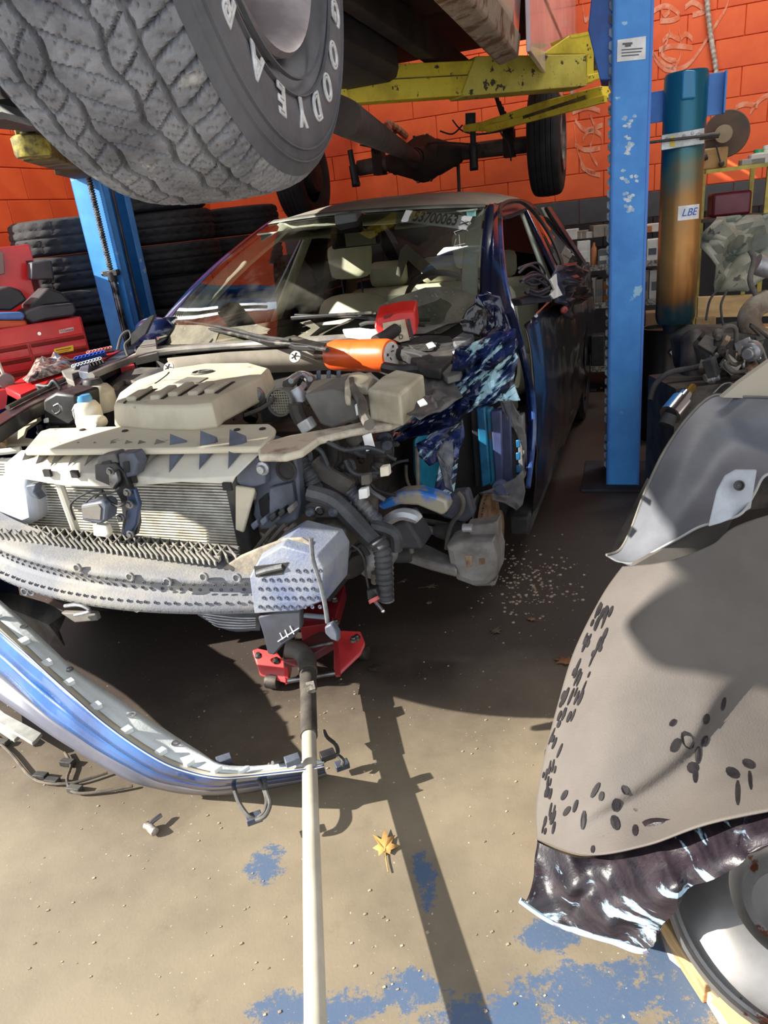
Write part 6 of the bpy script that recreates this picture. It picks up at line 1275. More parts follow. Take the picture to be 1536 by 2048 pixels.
# ------------------------------------------------------------------ steel wheel and carton under the panel
def swheel():
    ctr = WF.p(1592, 1800, z=1.27); F = Fr(ctr.x, ctr.y, 0, 0); r = root('steel_wheel', 'rusty silver steel wheel rim lying at the bottom right', 'wheel', F)
    n = Vector((-.10, -.42, 1)).normalized(); o_ = Vector((0, 0, ctr.z)); R = .225
    m = MB(); m.lathe(o_, n, [(R * .98, -.20), (R, -.19), (R * .97, -.17), (R * .90, -.16), (R * .88, -.09), (R * .86, -.06), (R * .90, -.02), (R * .98, -.01), (R, .0), (R * .985, .012), (R * .96, .008), (R * .93, -.008), (R * .90, -.008), (R * .875, -.022), (R * .86, -.020), (R * .70, .012), (R * .50, .018), (R * .40, .0), (R * .36, -.03), (R * .30, -.03), (R * .28, -.05), (.001, -.055)], 72)
    link('rim', m, M('rim_silver', S(136, 134, 132), S(110, 107, 104), 4, rough=.4, metal=.75, c3=S(90, 52, 34), s3=11, t3=.60, w3=.03), r)
    x = n.orthogonal().normalized(); y = n.cross(x)
    for k in range(8):
        a = k * PI / 4; m = MB(); q = o_ + (x * math.cos(a) + y * math.sin(a)) * R * .70 - n * .032; m.obox(q, (x * math.cos(a) + y * math.sin(a)) * .014, (y * math.cos(a) - x * math.sin(a)) * .022, n * .002); link('vent_slot', m, darksteel, r)
    base = o_ - n * .20
    m = MB(); m.box((-.17, -.12, 0.), (-.12, .16, max(.05, ctr.z - .26))); F2 = Fr(ctr.x, ctr.y, 0)
    B0 = WF.p(1350, 2010, w=.06)
    Fc = Fr(ctr.x - .12, ctr.y - .17, -8); m = MB(); hh = max(.06, ctr.z - .21)
    print('wheel height', ctr, hh)
    m.box((-.03, -.12, 0), (.5, .14, hh * .5)); cb = one('cardboard_carton', 'torn tan cardboard carton under the steel wheel', 'box', Fc, m, M('cardboard', S(216, 186, 140), S(196, 166, 122), 5, rough=.85), smooth=False, bevel=.002)
    m = MB(); random.seed(2); pts = [(-.03, -.125, hh * .5)]
    for i in range(12): pts.append((-.035 + random.uniform(-.008, .006), -.11 + i * .02, hh * .5 + .01))
    pts.append((.05, .13, hh * .5)); m.prism([(a, b, c_) for a, b, c_ in pts] + [(.06, -.125, hh * .5)], (0, 0, .003)); link('torn_flap', m, cb.data.materials[0], cb, solid=.001)
    Fw = Fr(ctr.x - .16, ctr.y - .02, -10); m = MB(); m.box((-.02, -.02, 0), (.03, .30, hh * .9)); one('wood_block', 'short wooden block standing behind the torn carton', 'wood', Fw, m, M('wood_block', S(176, 146, 104), S(130, 104, 72), 9, rough=.8, stretch=(1, 1, 6)), bevel=.003)
swheel()
# ------------------------------------------------------------------ tyre stacks at the left wall
def tyre_proto():
    F = Fr(0, 0, 0); m = MB(); R, h = .325, .10
    rows = []; na = 96
    for k in range(na + 1):
        th = 2 * PI * (k % na) / na; row = []
        for r_, z_ in ((.20, -.075), (.235, -.095), (.29, -.098), (.312, -.085)): row.append((r_, z_))
        for i in range(15):
            b = -1 + i / 7; g_ = .008 if (i in (3, 7, 11)) or (k % 4 == 0 and i not in (6, 8)) else 0; row.append((R - .008 * b * b - g_, b * .078))
        for r_, z_ in ((.312, .085), (.29, .098), (.235, .095), (.20, .075)): row.append((r_, z_))
        rows.append([Vector((math.cos(th) * r_, math.sin(th) * r_, z_)) for r_, z_ in row])
    m.grid(rows); o = link('tyre', m, tyrebk, ang=40); o['category'] = 'tyre'; return o
ORD = ['first', 'second', 'third', 'fourth', 'fifth', 'sixth', 'seventh', 'eighth', 'ninth', 'tenth', 'eleventh', 'twelfth', 'thirteenth', 'fourteenth', 'fifteenth', 'sixteenth', 'seventeenth', 'eighteenth', 'nineteenth']
tpz = tyre_proto(); first = True; random.seed(8)
tl = M('grey_tyre', S(84, 84, 84), S(60, 60, 60), 9, rough=.85, bump=.3)
for px, py, zz, nm, n in ((140, 480, 4.38, 'left stack, against the orange wall', 8), (330, 440, 4.85, 'middle stack, behind the left lift post', 9), (480, 470, 5.5, 'right stack, seen above the windshield', 8)):
    b = WF.p(px, py, z=zz)
    for k in range(n):
        zc_ = .10 + k * .2; 
        t = tpz if first else tpz.copy()
        if not first: col.objects.link(t)
        first = False
        t.location = (b.x + random.uniform(-.03, .03), b.y + random.uniform(-.03, .03), zc_); t.rotation_euler = (0, 0, random.uniform(0, 6))
        t['group'] = 'tyres in the ' + nm.split(',')[0]
        j_ = n - 1 - k; t['label'] = 'black used tyre, ' + ('topmost' if j_ == 0 else ORD[j_] + ' from the top') + ', in the ' + nm; t['category'] = 'tyre'
        s_ = random.uniform(.97, 1.05) * (.8 if n == 2 else 1); t.scale = (s_, s_, 1)
# ------------------------------------------------------------------ red tool chests at the left
redm = M('chest_red', S(206, 34, 36), S(176, 26, 30), 4, rough=.35, coat=.4); dred = M('drawer_gap', S(70, 16, 18), rough=.7)
def chest():
    p = WF.p(90, 720, z=3.35); F = Fr(p.x, p.y, -34.); r = root('tool_chest', 'red drawer tool chest with a yellow caution label', 'tool chest', F)
    P = lambda x, y: F.p(x, y, v=0.)
    a = F.p(0, 656, v=0.); b = F.p(163, 633, v=0.); e = F.p(176, 700, v=0.)
    x0, x1, z1 = a.x - .35, b.x, b.z; z0 = .95 if z1 < 1.3 else z1 - .38
    print('chest', x0, x1, z1, z0)
    m = MB(); m.box((x0, .006, 0.05), (x1, .42, z1)); link('cabinet', m, redm, r, bevel=.006)
    # lid face, drawers
    H = z1 - F.p(90, 680, v=0.).z
    m = MB(); m.box((x0, -.004, z1 - H), (x1 - .01, .006, z1)); lid = link('lid_front', m, redm, r, bevel=.003)
    z = z1 - H - .006
    for i in range(9):
        hh = .058 if i < 3 else .085
        if z - hh < .1: break
        xs = [(x0, x0 + (x1 - x0) * .62), (x0 + (x1 - x0) * .635, x1 - .01)] if i < 2 else [(x0, x1 - .01)]
        for u0, u1 in xs:
            m = MB(); m.box((u0, -.006, z - hh + .006), (u1, .006, z)); d_ = link('drawer', m, redm, r, bevel=.002)
            m = MB(); m.prism([(u0 + .004, -.007, z - .002), (u0 + .004, -.024, z - .012), (u0 + .004, -.007, z - .018)], (u1 - u0 - .008, 0, 0)); link('drawer_pull', m, M('pull_bronze', S(120, 60, 50), rough=.35, metal=.5) if i < 3 else redm, d_)
        z -= hh
    q = [F.p(x, y, v=-.012) for x, y in ((108, 698), (146, 690), (148, 706), (110, 712))]; m = MB(); m.prism(q, (0, .003, 0)); lb = link('caution_label', m, M('label_yellow', S(236, 214, 60), rough=.6), r, label='yellow caution label')
    for i in range(3): m = MB(); m.beam(F.p(112 + 3 * i, 701 + 4 * i, v=-.0135), F.p(142 - 4 * i, 695.5 + 4 * i, v=-.0135), .001, .004 if i == 0 else .002); link('printed_line', m, M('pr_%d' % i, S(150, 50, 20)), lb)
    q = [F.p(x, y, v=-.006) for x, y in ((118, 660), (147, 654), (148, 661), (119, 667))]; m = MB(); m.prism(q, (0, .002, 0)); lb = link('maker_plate', m, M('plate', S(214, 190, 186), rough=.4), r)
    txt('plate_lettering', 'U.S.General', ink, lb, sum(q, Vector()) / 4 + Vector((0, -.001, 0)), (1, 0, 0), (0, 0, 1), .016, .0004, squeeze=.8)
    m = MB(); p2 = F.p(78, 667, v=-.005); m.lathe(p2, (0, -1, 0), [(.009, 0), (.008, .006), (.001, .006)], 12); link('key_lock', m, chrome, r)
    m = MB(); m.box((x0, -.20, z0 - .06), (x0 + .42, -.005, z0 - .02)) 
    return F, x0, x1, z1
CHF, cx0, cx1, cz1 = chest()
def on_chest(name, lab, cat, pts, h, mat, vec=(0, .1, 0), grp=None, **k):
    q = [CHF.p(x, y, v=k.get('v', .04)) for x, y in pts]; base = q[0]; F = Fr(*CHF.W((base.x, base.y, 0)).xy, -34.)
    m = MB(); m.prism([p - Vector((base.x, base.y, 0)) for p in q], vec); return one(name, lab, cat, F, m, mat, bevel=.01, group=grp)
g1 = M('case_grey', S(64, 66, 72), S(44, 44, 48), 6, rough=.5); g2 = M('case_black', S(38, 36, 40), S(52, 50, 54), 6, rough=.5)
o = on_chest('tool_case', 'grey moulded tool case lying flat on the red chest', 'tool case', [(48, 636), (52, 622), (85, 612), (148, 606), (154, 622), (148, 632), (90, 640), (66, 648)], 0, g1, (0, .22, 0))
m = MB(); q = [CHF.p(x, y, v=.034) - Vector((o.location.x * 0, 0, 0)) for x, y in ((80, 622), (90, 621), (91, 629), (81, 630))]
on_chest('tool_case', 'black tool case tilted on top of the grey case', 'tool case', [(58, 612), (96, 575), (125, 585), (144, 606), (90, 612), (62, 622)], 0, g2, (0, .2, 0), v=.12)
on_chest('tool_case', 'black tool case at the far left behind the blue box', 'tool case', [(-30, 620), (-30, 585), (18, 572), (42, 580), (55, 600), (22, 622)], 0, g2, (0, .2, 0), v=.1)
on_chest('tool_case', 'dark boxy case leaning above the other cases', 'tool case', [(62, 560), (62, 524), (104, 520), (110, 560)], 0, g1, (0, .1, 0), v=.5)
on_chest('storage_box', 'small blue plastic box on top of the orange one', 'box', [(-30, 640), (-30, 626), (46, 624), (52, 634), (44, 640)], 0, M('box_blue', S(84, 130, 190), S(64, 100, 160), 8, rough=.5), (0, .1, 0), v=.02)
on_chest('storage_box', 'small orange plastic box on the edge of the red chest', 'box', [(-30, 658), (-30, 641), (52, 641), (58, 654), (0, 660)], 0, M('box_orange', S(206, 90, 50), S(176, 70, 40), 8, rough=.5), (0, .1, 0), v=.015)
p = WF.p(30, 560, z=3.75); F = Fr(p.x, p.y, -34.); r = root('tool_cabinet', 'tall red tool cabinet at the left edge behind the cases', 'tool cabinet', F)
z1 = F.p(60, 488, v=0.).z; x1 = F.p(62, 500, v=0.).x; m = MB(); m.box((x1 - .7, 0, 0), (x1, .4, z1)); link('cabinet', m, redm, r, bevel=.006)
m = MB(); m.box((x1 - .04, -.012, .9), (x1 - .01, 0, z1 - .08)); link('corner_strip', m, dred, r)
m = MB(); q = [F.p(x, y, v=-.02) for x, y in ((-30, 500), (5, 505), (8, 548), (-30, 555))]; m.prism(q, (0, -.03, 0)); link('side_shelf', m, M('bin_grey', S(120, 110, 104)), r, bevel=.004)
# socket rails and a bag on the pulled-out tray
p = WF.p(130, 745, z=2.95); F = Fr(p.x, p.y, -20.); h = p.z
r = root('tool_tray', 'pulled-out red tray in front of the chest, holding a bag and socket rails', 'tray', F)
P = [F.p(x, y, w=h) for x, y in ((10, 775), (60, 745), (200, 700), (245, 700), (150, 742), (40, 790))]; m = MB(); m.prism(P, (0, 0, -.03)); link('tray_body', m, redm, r, bevel=.004)
m = MB(); m.prism([F.p(x, y, w=h - .03) for x, y in ((15, 785), (65, 768), (66, 800), (10, 830))], (0, .02, 0)); link('tray_front', m, redm, r, bevel=.003)
m = MB(); m.box((-.28, 0, 0), (-.22, .05, h - .03)); m.box((.22, .1, 0), (.28, .15, h - .03)); link('tray_leg', m, redm, r)
b = F.W((0, 0, 0))
def blob(name, lab, cat, pts, hh, mat, seed, thick=.03):
    q = [F.p(x, y, w=hh) for x, y in pts]; C0 = sum(q, Vector()) / len(q); m = MB(); rows = []
    for i in range(7):
        t = i / 6; row = []
        for p_ in q + [q[0]]:
            z_ = lerp(C0, p_, t); z_ = z_ + Vector((0, 0, thick * (1 - t * t) * (1 + .8 * noise.noise(z_ * 30 + Vector((seed, 0, 0)))))); row.append(z_)
        rows.append(row)
    m.grid(rows); return one(name, lab, cat, F, m, mat, ang=20)
blob('plastic_bag', 'crinkled clear plastic bag on the red tray', 'bag', [(45, 758), (60, 745), (90, 732), (120, 722), (140, 718), (150, 724), (145, 736), (120, 746), (80, 758), (55, 766)], h + .01, M('bag', S(196, 186, 176), S(110, 100, 96), 30, .45, .55, rough=.2, coat=.5), 3, .05)
m = MB(); m.tube([F.p(x, y, w=h + .03) for x, y in ((68, 754), (85, 736), (120, 725), (150, 720))], .007, 8, smooth=4); one('rubber_tube', 'dark rubber tube lying across the plastic bag', 'tube', F, m, rubber)
def rail(lab, a, b_, n, mat, rr):
    A, B = F.p(*a, w=h + .02), F.p(*b_, w=h + .02); base = Vector((A.x, A.y, 0)); G = Fr(*F.W(base).xy, -20.); t = root('socket_rail', lab, 'sockets', G)
    m = MB(); m.beam(A - base + Vector((0, 0, -.008)), B - base + Vector((0, 0, -.008)), .02, .006); link('rail', m, darksteel, t)
    for k in range(n):
        q = lerp(A, B, (k + .5) / n) - base; m = MB(); m.lathe(q + Vector((0, 0, -.004)), (-.2, -.5, .8), [(.001, 0), (rr, 0), (rr, .022), (rr * .7, .022), (rr * .7, .012), (.001, .012)], 10); link('socket', m, mat, t)
rail('rail of bright chrome sockets nearest the fender', (148, 738), (205, 722), 9, chrome, .011)
rail('rail of blue-banded sockets behind the chrome ones', (152, 722), (212, 708), 8, M('sock_blue', S(60, 100, 190), rough=.3, metal=.4), .010)
rail('rail of red-banded sockets furthest back on the tray', (176, 710), (226, 699), 8, M('sock_red', S(200, 90, 90), S(220, 200, 200), 60, rough=.3, metal=.3), .009)
m = MB(); p = F.p(12, 762, z=2.8); m.lathe(p, (.3, -1, 0), [(.001, -.01), (.028, -.01), (.032, 0), (.028, .01), (.001, .012)], 24); g_ = one('dial_gauge', 'round grey gauge head at the left edge by the open drawer', 'gauge', F, m, M('gauge', S(120, 116, 112), rough=.4, metal=.4)); m = MB(); m.cyl(p, p + Vector((-.01, .02, .10)), .006); link('gauge_stem', m, offwhite, g_)
m = MB(); m.tube([CF.p(x, y, z=3.1) for x, y in ((235, 700), (243, 672), (258, 662), (262, 676), (250, 690), (256, 712))], .006, 8, smooth=4); o = link('hinge_cable', m, hosed, car)
m = MB(); m.prism(CF.q([(262, 668), (300, 632), (308, 630), (290, 668), (262, 690)], z=3.05), (0, .02, 0)); link('hinge_triangle', m, black, car)
# ------------------------------------------------------------------ right-hand background
def cyl_tank():
    t = WF.p(1370, 150, z=3.15); bt = WF.p(1346, 640, z=3.5); F = Fr(*((t + bt) / 2).xy, 20.)
    r = root('hydraulic_cylinder', 'tall teal steel cylinder with a painted-in bronze reflection, strapped beside the right blue post', 'cylinder', F)
    z1 = F.p(1370, 145, v=0.).z; z0 = F.p(1346, 645, v=0.).z; x = F.p(1366, 300, v=0.).x; R = .092
    bm = M('teal_with_reflection', S(26, 84, 108), S(34, 96, 116), 3, rough=.3, metal=.4)
    nt = bm.node_tree; N = nt.nodes.new; K = nt.links.new; tc = N('ShaderNodeTexCoord'); sx = N('ShaderNodeSeparateXYZ'); K(tc.outputs['Object'], sx.inputs[0]); nz = N('ShaderNodeTexNoise'); nz.inputs[2].default_value = 5; K(tc.outputs['Object'], nz.inputs[0])
    ad = N('ShaderNodeMath'); ad.operation = 'MULTIPLY_ADD'; K(nz.outputs[0], ad.inputs[0]); ad.inputs[1].default_value = .5; K(sx.outputs[2], ad.inputs[2])
    cr_ = N('ShaderNodeValToRGB'); mr_ = N('ShaderNodeMapRange'); K(ad.outputs[0], mr_.inputs[0]); mr_.inputs[1].default_value = z0; mr_.inputs[2].default_value = z1 + .3; K(mr_.outputs[0], cr_.inputs[0])
    el = cr_.color_ramp.elements; el[0].position = .0; el[0].color = (*S(24, 56, 66), 1); el[1].position = 1; el[1].color = (*S(24, 96, 120), 1)
    for pp_, cc_ in ((.20, S(28, 60, 66)), (.27, S(120, 76, 34)), (.45, S(170, 120, 60)), (.58, S(140, 100, 50)), (.68, S(70, 100, 92)), (.75, S(26, 92, 112))): e = el.new(pp_); e.color = (*cc_, 1)  # bronze bands paint a warm reflection into the teal barrel's colour
    K(cr_.outputs[0], nt.nodes['Principled BSDF'].inputs['Base Color'])
    m = MB(); m.lathe((x, 0, 0), (0, 0, 1), [(.001, z0), (R * .9, z0), (R, z0 + .03), (R, z1 - .01), (R * .94, z1), (.001, z1 - .01)], 48); link('barrel', m, bm, r)
    m = MB(); m.lathe((x, 0, 0), (0, 0, 1), [(.001, z0 - .05), (.05, z0 - .05), (.06, z0)], 20); link('lower_fitting', m, black, r)
    bl_ = M('plate_blue', S(70, 130, 200), S(50, 104, 176), 4, rough=.5)
    m = MB(); a = F.p(1300, 185, v=.03); b2 = F.p(1330, 243, v=.03); m.box((a.x - .02, .02, b2.z), (b2.x + .02, .03, a.z)); link('mount_plate', m, bl_, r, bevel=.002)
    m = MB(); a = F.p(1408, 150, v=.03); b2 = F.p(1447, 228, v=.03); m.box((a.x, .02, b2.z), (b2.x, .03, a.z)); m.box((b2.x - .008, -.03, b2.z), (b2.x, .03, a.z)); link('mount_plate', m, bl_, r, bevel=.002)
    m = MB(); P = [F.p(x_, y_, v=-R - .01) for x_, y_ in ((1362, 200), (1364, 145), (1372, 139), (1392, 140), (1392, 196)) ]; m.prism(P, (0, .03, 0)); link('top_lug', m, M('lug_teal', S(40, 120, 160), rough=.35), r, bevel=.008)
    m = MB(); P = [F.p(x_, y_, v=-R - .012) for x_, y_ in ((1323, 270), (1409, 256), (1409, 287), (1322, 301))]; m.prism(P, (0, .012, 0)); br = link('strap_bracket', m, M('zinc_plate', S(196, 194, 190), S(150, 146, 140), 12, rough=.4, metal=.4), r, bevel=.002)
    for (x_, y_) in ((1398, 272), (1385, 266), (1333, 278), (1368, 272)):
        m = MB(); m.lathe(F.p(x_, y_, v=-R - .013), (0, -1, 0), [(.014 if x_ == 1398 else .007, 0), (.013 if x_ == 1398 else .006, .004), (.001, .004)], 14); link('bracket_bolt', m, steel, br)
    m = MB(); m.cyl(F.p(1290, 286, v=-R - .03), F.p(1440, 268, v=-R - .03), .006); m.cyl(F.p(1400, 274, v=-R - .02), F.p(1438, 270, v=-R - .02), .012); link('tie_rod', m, darksteel, r)
    m = MB(); P = [F.p(x_, y_, v=-R - .016) for x_, y_ in ((1340, 274), (1350, 272), (1350, 292), (1340, 294))]; m.prism(P, (0, .004, 0)); link('yellow_tag', m, yellow, br)
    # sticker wrapped on barrel
    m = MB(); rows = []
    za, zb = F.p(1372, 411, v=-R).z, F.p(1372, 440, v=-R).z
    for k in range(9):
        a = -PI / 2 + (-.15 + k / 8 * 1.15); rows.append([Vector((x + math.cos(a) * (R + .001), math.sin(a) * (R + .001), z_)) for z_ in (za, zb)])
    m.grid(rows); stk = link('sticker', m, white, r, label='white sticker with blue letters LBE')
    for i, ch in enumerate('LBE'):
        a = -PI / 2 + .12 + i * .26; txt('sticker_letter', ch, M('blue_ink%d' % i, S(30, 80, 180)), stk, (x + math.cos(a) * (R + .002), math.sin(a) * (R + .002), (za + zb) / 2), (-math.sin(a), math.cos(a), 0), (0, 0, 1), .045, .0006, ital=.3)
cyl_tank()
# conduit and graffiti on the back wall
Pw = lambda x, y, off=.05: BF.p(x, y, v=VB - off)
m = MB(); pts = [Pw(1408, -80), Pw(1414, 0), Pw(1420, 60), Pw(1432, 140), Pw(1434, 170)]; Q, _ = spline(pts, None, 30); L_ = 0; R = []
for i, p in enumerate(Q):
    if i: L_ += (p - Q[i - 1]).length
    R.append(.018 * (1 + .12 * math.sin(2 * PI * L_ / .035)))
m.tube(Q, R, 10); r = one('flexible_conduit', 'white ribbed flexible conduit hanging down the orange wall', 'conduit', BF, m, M('conduit', S(200, 194, 184), S(150, 140, 130), 30, rough=.5))
chalk = M('wall_chalk', S(232, 160, 132), S(226, 120, 80), 16, .42, .58, rough=.9)
G = [[(1300, 35), (1310, 20), (1335, 12), (1360, 30), (1345, 40), (1320, 42)], [(1370, 15), (1385, 5), (1400, 12), (1410, 22), (1385, 30)], [(1340, 60), (1332, 90), (1322, 105), (1335, 118), (1352, 122)], [(1358, 60), (1362, 95), (1358, 122), (1345, 130)], [(1325, 82), (1340, 70), (1358, 78), (1372, 68), (1385, 78)], [(1318, 100), (1345, 92), (1385, 95)], [(1305, 60), (1308, 110), (1325, 135), (1345, 140), (1375, 130), (1400, 100), (1425, 60), (1450, 20), (1458, -5)], [(1300, 100), (1330, 130), (1355, 136)], [(1322, 20), (1330, 30), (1340, 22)],
     [(1145, 225), (1175, 215), (1200, 222)], [(1150, 240), (1170, 260), (1205, 250)], [(1165, 280), (1178, 262), (1200, 268), (1205, 290)], [(1150, 290), (1172, 300), (1200, 296)], [(1160, 310), (1165, 335), (1190, 345)], [(1148, 250), (1155, 300), (1172, 340), (1200, 350)], [(1180, 230), (1190, 260), (1180, 300), (1195, 330)], [(1145, 20), (1150, 60), (1162, 90)], [(1165, 10), (1170, 40), (1180, 30)], [(1470, 215), (1490, 208), (1515, 212)], [(1500, 225), (1520, 200), (1536, 190)]]
for g_ in G:
    m = MB(); q = sp2([Pw(x, y, .0215) for x, y in g_], 5); w_ = .018
    m.grid([[p + Vector((0, 0, w_)) for p in q], [p - Vector((0, 0, w_)) for p in q]]); link('chalk_stroke', m, chalk, wb)
# bench with tools at far right
def bx(name, lab, cat, x0, y0, x1, y1, z, mat, d=.12, grp=None, yaw=20., bev=.004):
    p = WF.p((x0 + x1) / 2, y1, z=z); F = Fr(p.x, p.y, yaw, 0); a = F.p(x0, y1, v=0.); b = F.p(x1, y1, v=0.); t = F.p(x0, y0, v=0.); m = MB(); m.box((a.x, 0, (a.z + b.z) / 2), (b.x, d, t.z - (a.z - b.z) / 2 * 1)); return one(name, lab, cat, F, m, mat, bevel=bev, group=grp)
# shelf unit
sp_ = WF.p(1215, 620, z=5.2); F = Fr(sp_.x, sp_.y, 20.); r = root('wire_shelf', 'black wire shelving full of cartons behind the right lift post', 'shelf', F)
xa, xb = F.p(1118, 600, v=0.).x, F.p(1330, 600, v=0.).x
lev_ = [F.p(1200, y, v=0.).z for y in (532, 608, 735, 812)]
print('shelf levels', lev_, xa, xb)
for z_ in lev_:
    m = MB(); m.box((xa, 0, z_ - .02), (xb, .45, z_)); s_ = link('shelf_board', m, darksteel, r)
    m = MB(); m.box((xa, -.01, z_ - .03), (xb, 0, z_ + .01)); link('shelf_edge', m, M('edge_chrome', S(160, 156, 150), S(60, 56, 54), 60, rough=.4), s_)
for x_ in (xa, (xa + xb) / 2, xb):
    for y_ in (0, .43): m = MB(); m.box((x_ - .012, y_, 0), (x_ + .012, y_ + .02, lev_[0] + .3)); link('post', m, darksteel, r)
random.seed(17)
wcols = [M('carton_%d' % i, c_, tuple(q * .7 for q in c_), 9, rough=.7) for i, c_ in enumerate((S(214, 212, 206), S(196, 190, 180), S(230, 228, 224), S(150, 140, 130), S(190, 120, 70), S(120, 124, 126), S(226, 224, 218)))]
places = ['top shelf', 'second shelf', 'third shelf', 'bottom shelf']
for li, z_ in enumerate(lev_):
    x_ = xa + .01; k = 0
    while x_ < xb - .06:
        w_ = random.uniform(.035, .10); h_ = random.uniform(.10, .18) if li < 1 else (random.uniform(.14, .22) if li == 1 else random.uniform(.08, .2)); tl_ = random.uniform(-.06, .06)
        P = F.W((x_ + w_ / 2, .03 + random.uniform(0, .05), z_)); G_ = Fr(P.x, P.y, 20. + random.uniform(-8, 8), P.z); m = MB()
        mt = random.choice(wcols) if li < 2 else random.choice(wcols[3:6] + [blackd, wcols[1]])
        if random.random() < .25: m.lathe((0, .05, 0), (0, 0, 1), [(.001, 0), (w_ * .45, 0), (w_ * .45, h_ * .75), (w_ * .2, h_ * .85), (w_ * .2, h_), (.001, h_)], 12); o = one('bottle', 'pale bottle, %s item from the left on the %s of the wire shelf' % (ORD[k], places[li]), 'bottle', G_, m, mt, group='bottles on the %s' % places[li])
        else:
            m.box((-w_ / 2, 0, 0), (w_ / 2, .16, h_)); o = one('carton', 'parts carton, %s item from the left on the %s of the wire shelf' % (ORD[k], places[li]), 'carton', G_, m, mt, group='cartons on the %s' % places[li], bevel=.002)
            m = MB(); m.box((-w_ * .35, -.002, h_ * .3), (w_ * .35, 0, h_ * .6)); link('label_patch', m, random.choice((white, bgrey, wcols[5])), o)
        x_ += w_ + .004; k += 1
    if li == 0:
        for k in range(9):
            w_ = random.uniform(.08, .16); x_ = lerp(xa + .08, xb - .1, k / 8); P = F.W((x_, .12, z_ + .19)); G_ = Fr(P.x, P.y, 20. + random.uniform(-20, 20), P.z - .0); m = MB(); m.box((-w_ / 2, 0, 0), (w_ / 2, .12, random.uniform(.04, .08))); one('carton', 'flat carton, %s from the left piled on top of the wire shelf row' % ORD[k], 'carton', G_, m, random.choice(wcols), group='cartons piled on top of the shelf', bevel=.002)
# drum, bin, bench, etc.
p = WF.p(1322, 760, z=4.1); F = Fr(p.x, p.y, 20.); h_ = F.p(1322, 660, v=0.).z; m = MB(); m.lathe((0, .1, 0), (0, 0, 1), [(.001, 0), (.11, 0), (.115, .02), (.11, h_ * .5), (.115, h_ * .52), (.11, h_ * .54), (.11, h_ - .02), (.115, h_), (.10, h_), (.10, h_ - .02), (.001, h_ - .02)], 32); r = one('oil_drum', 'black drum behind the foot of the teal cylinder', 'drum', F, m, M('drum', S(24, 24, 26), rough=.4))
m = MB(); m.prism([F.p(x, y, v=-.02) for x, y in ((1339, 705), (1350, 695), (1351, 718))], (0, .004, 0)); link('paper_patch', m, white, r)
bx('cardboard_box', 'brown cardboard box on the floor left of the black drum', 'box', 1290, 625, 1320, 662, 4.9, M('cb2', S(140, 112, 84), S(110, 88, 66), 5, rough=.85))
bx('black_crate', 'black crate on the floor at the foot of the shelf', 'crate', 1182, 672, 1208, 732, 4.9, black)
# workbench
wood = M('plywood', S(206, 172, 120), S(180, 146, 98), 4, rough=.7, stretch=(1, 1, 5))
p = WF.p(1460, 665, z=3.6); F = Fr(p.x, p.y, 14.); r = root('plywood_stand', 'plywood stand carrying the grey engine parts at the right edge', 'stand', F)
def bo(name, pts, vec, mat, v=0., par=None, **k): m = MB(); m.prism([F.p(x, y, v=v) for x, y in pts], vec); return link(name, m, mat, par or r, bevel=.003, **k)
bo('upper_board', [(1396, 594), (1520, 588), (1560, 600), (1560, 632), (1394, 636)], (0, .02, 0), wood); bo('lower_board', [(1386, 656), (1560, 654), (1560, 668), (1384, 668)], (0, .12, 0), wood, v=-.05); bo('end_board', [(1392, 636), (1432, 634), (1432, 657), (1390, 657)], (0, .02, 0), M('ply_d', S(170, 138, 96), S(110, 88, 60), 7), v=-.02)
m = MB()
zf = F.p(1460, 668, v=0.).z
for x_ in (F.p(1392, 668, v=0.).x, F.p(1540, 668, v=0.).x): 
    m = MB(); m.box((x_, .0, 0), (x_ + .05, .06, zf)); link('leg', m, wood, r)
# crumpled grey panel on top
def sheet(name, lab, cat, outline, cen, z, mat, seed, amp, yaw=0., n=8, **k):
    p = WF.p(*cen, z=z); F = Fr(p.x, p.y, yaw); q = [F.p(x, y, z=z + dz) for x, y, dz in outline]; C0 = F.p(*cen, z=z); m = MB(); rows = []
    for i in range(n + 1):
        t = i / n; row = []
        for j in range(len(q) * 3):
            a = q[(j // 3) % len(q)]; b = q[(j // 3 + 1) % len(q)]; v_ = lerp(C0, lerp(a, b, (j % 3) / 3), t); row.append(v_ + Vector((0, -1, .3)) * amp * (noise.noise(v_ * 9 + Vector((seed, 0, 0))) + .5 * abs(noise.noise(v_ * 22))))
        rows.append(row + [row[0]])
    m.grid(rows); return one(name, lab, cat, F, m, mat, solid=.004, ang=25, **k)
sheet('bent_panel', 'crumpled dusty grey sheet-metal panel above the plywood stand', 'car panel', [(1398, 470, 0), (1440, 430, .1), (1490, 432, .1), (1545, 425, .1), (1560, 520, 0), (1520, 560, -.1), (1480, 590, -.1), (1430, 585, 0), (1415, 540, 0)], (1480, 505), 3.6, M('panel_green', S(104, 108, 98), S(140, 136, 118), 5, .45, .7, rough=.6, c3=S(60, 60, 60), s3=10, t3=.62), 3, .12)
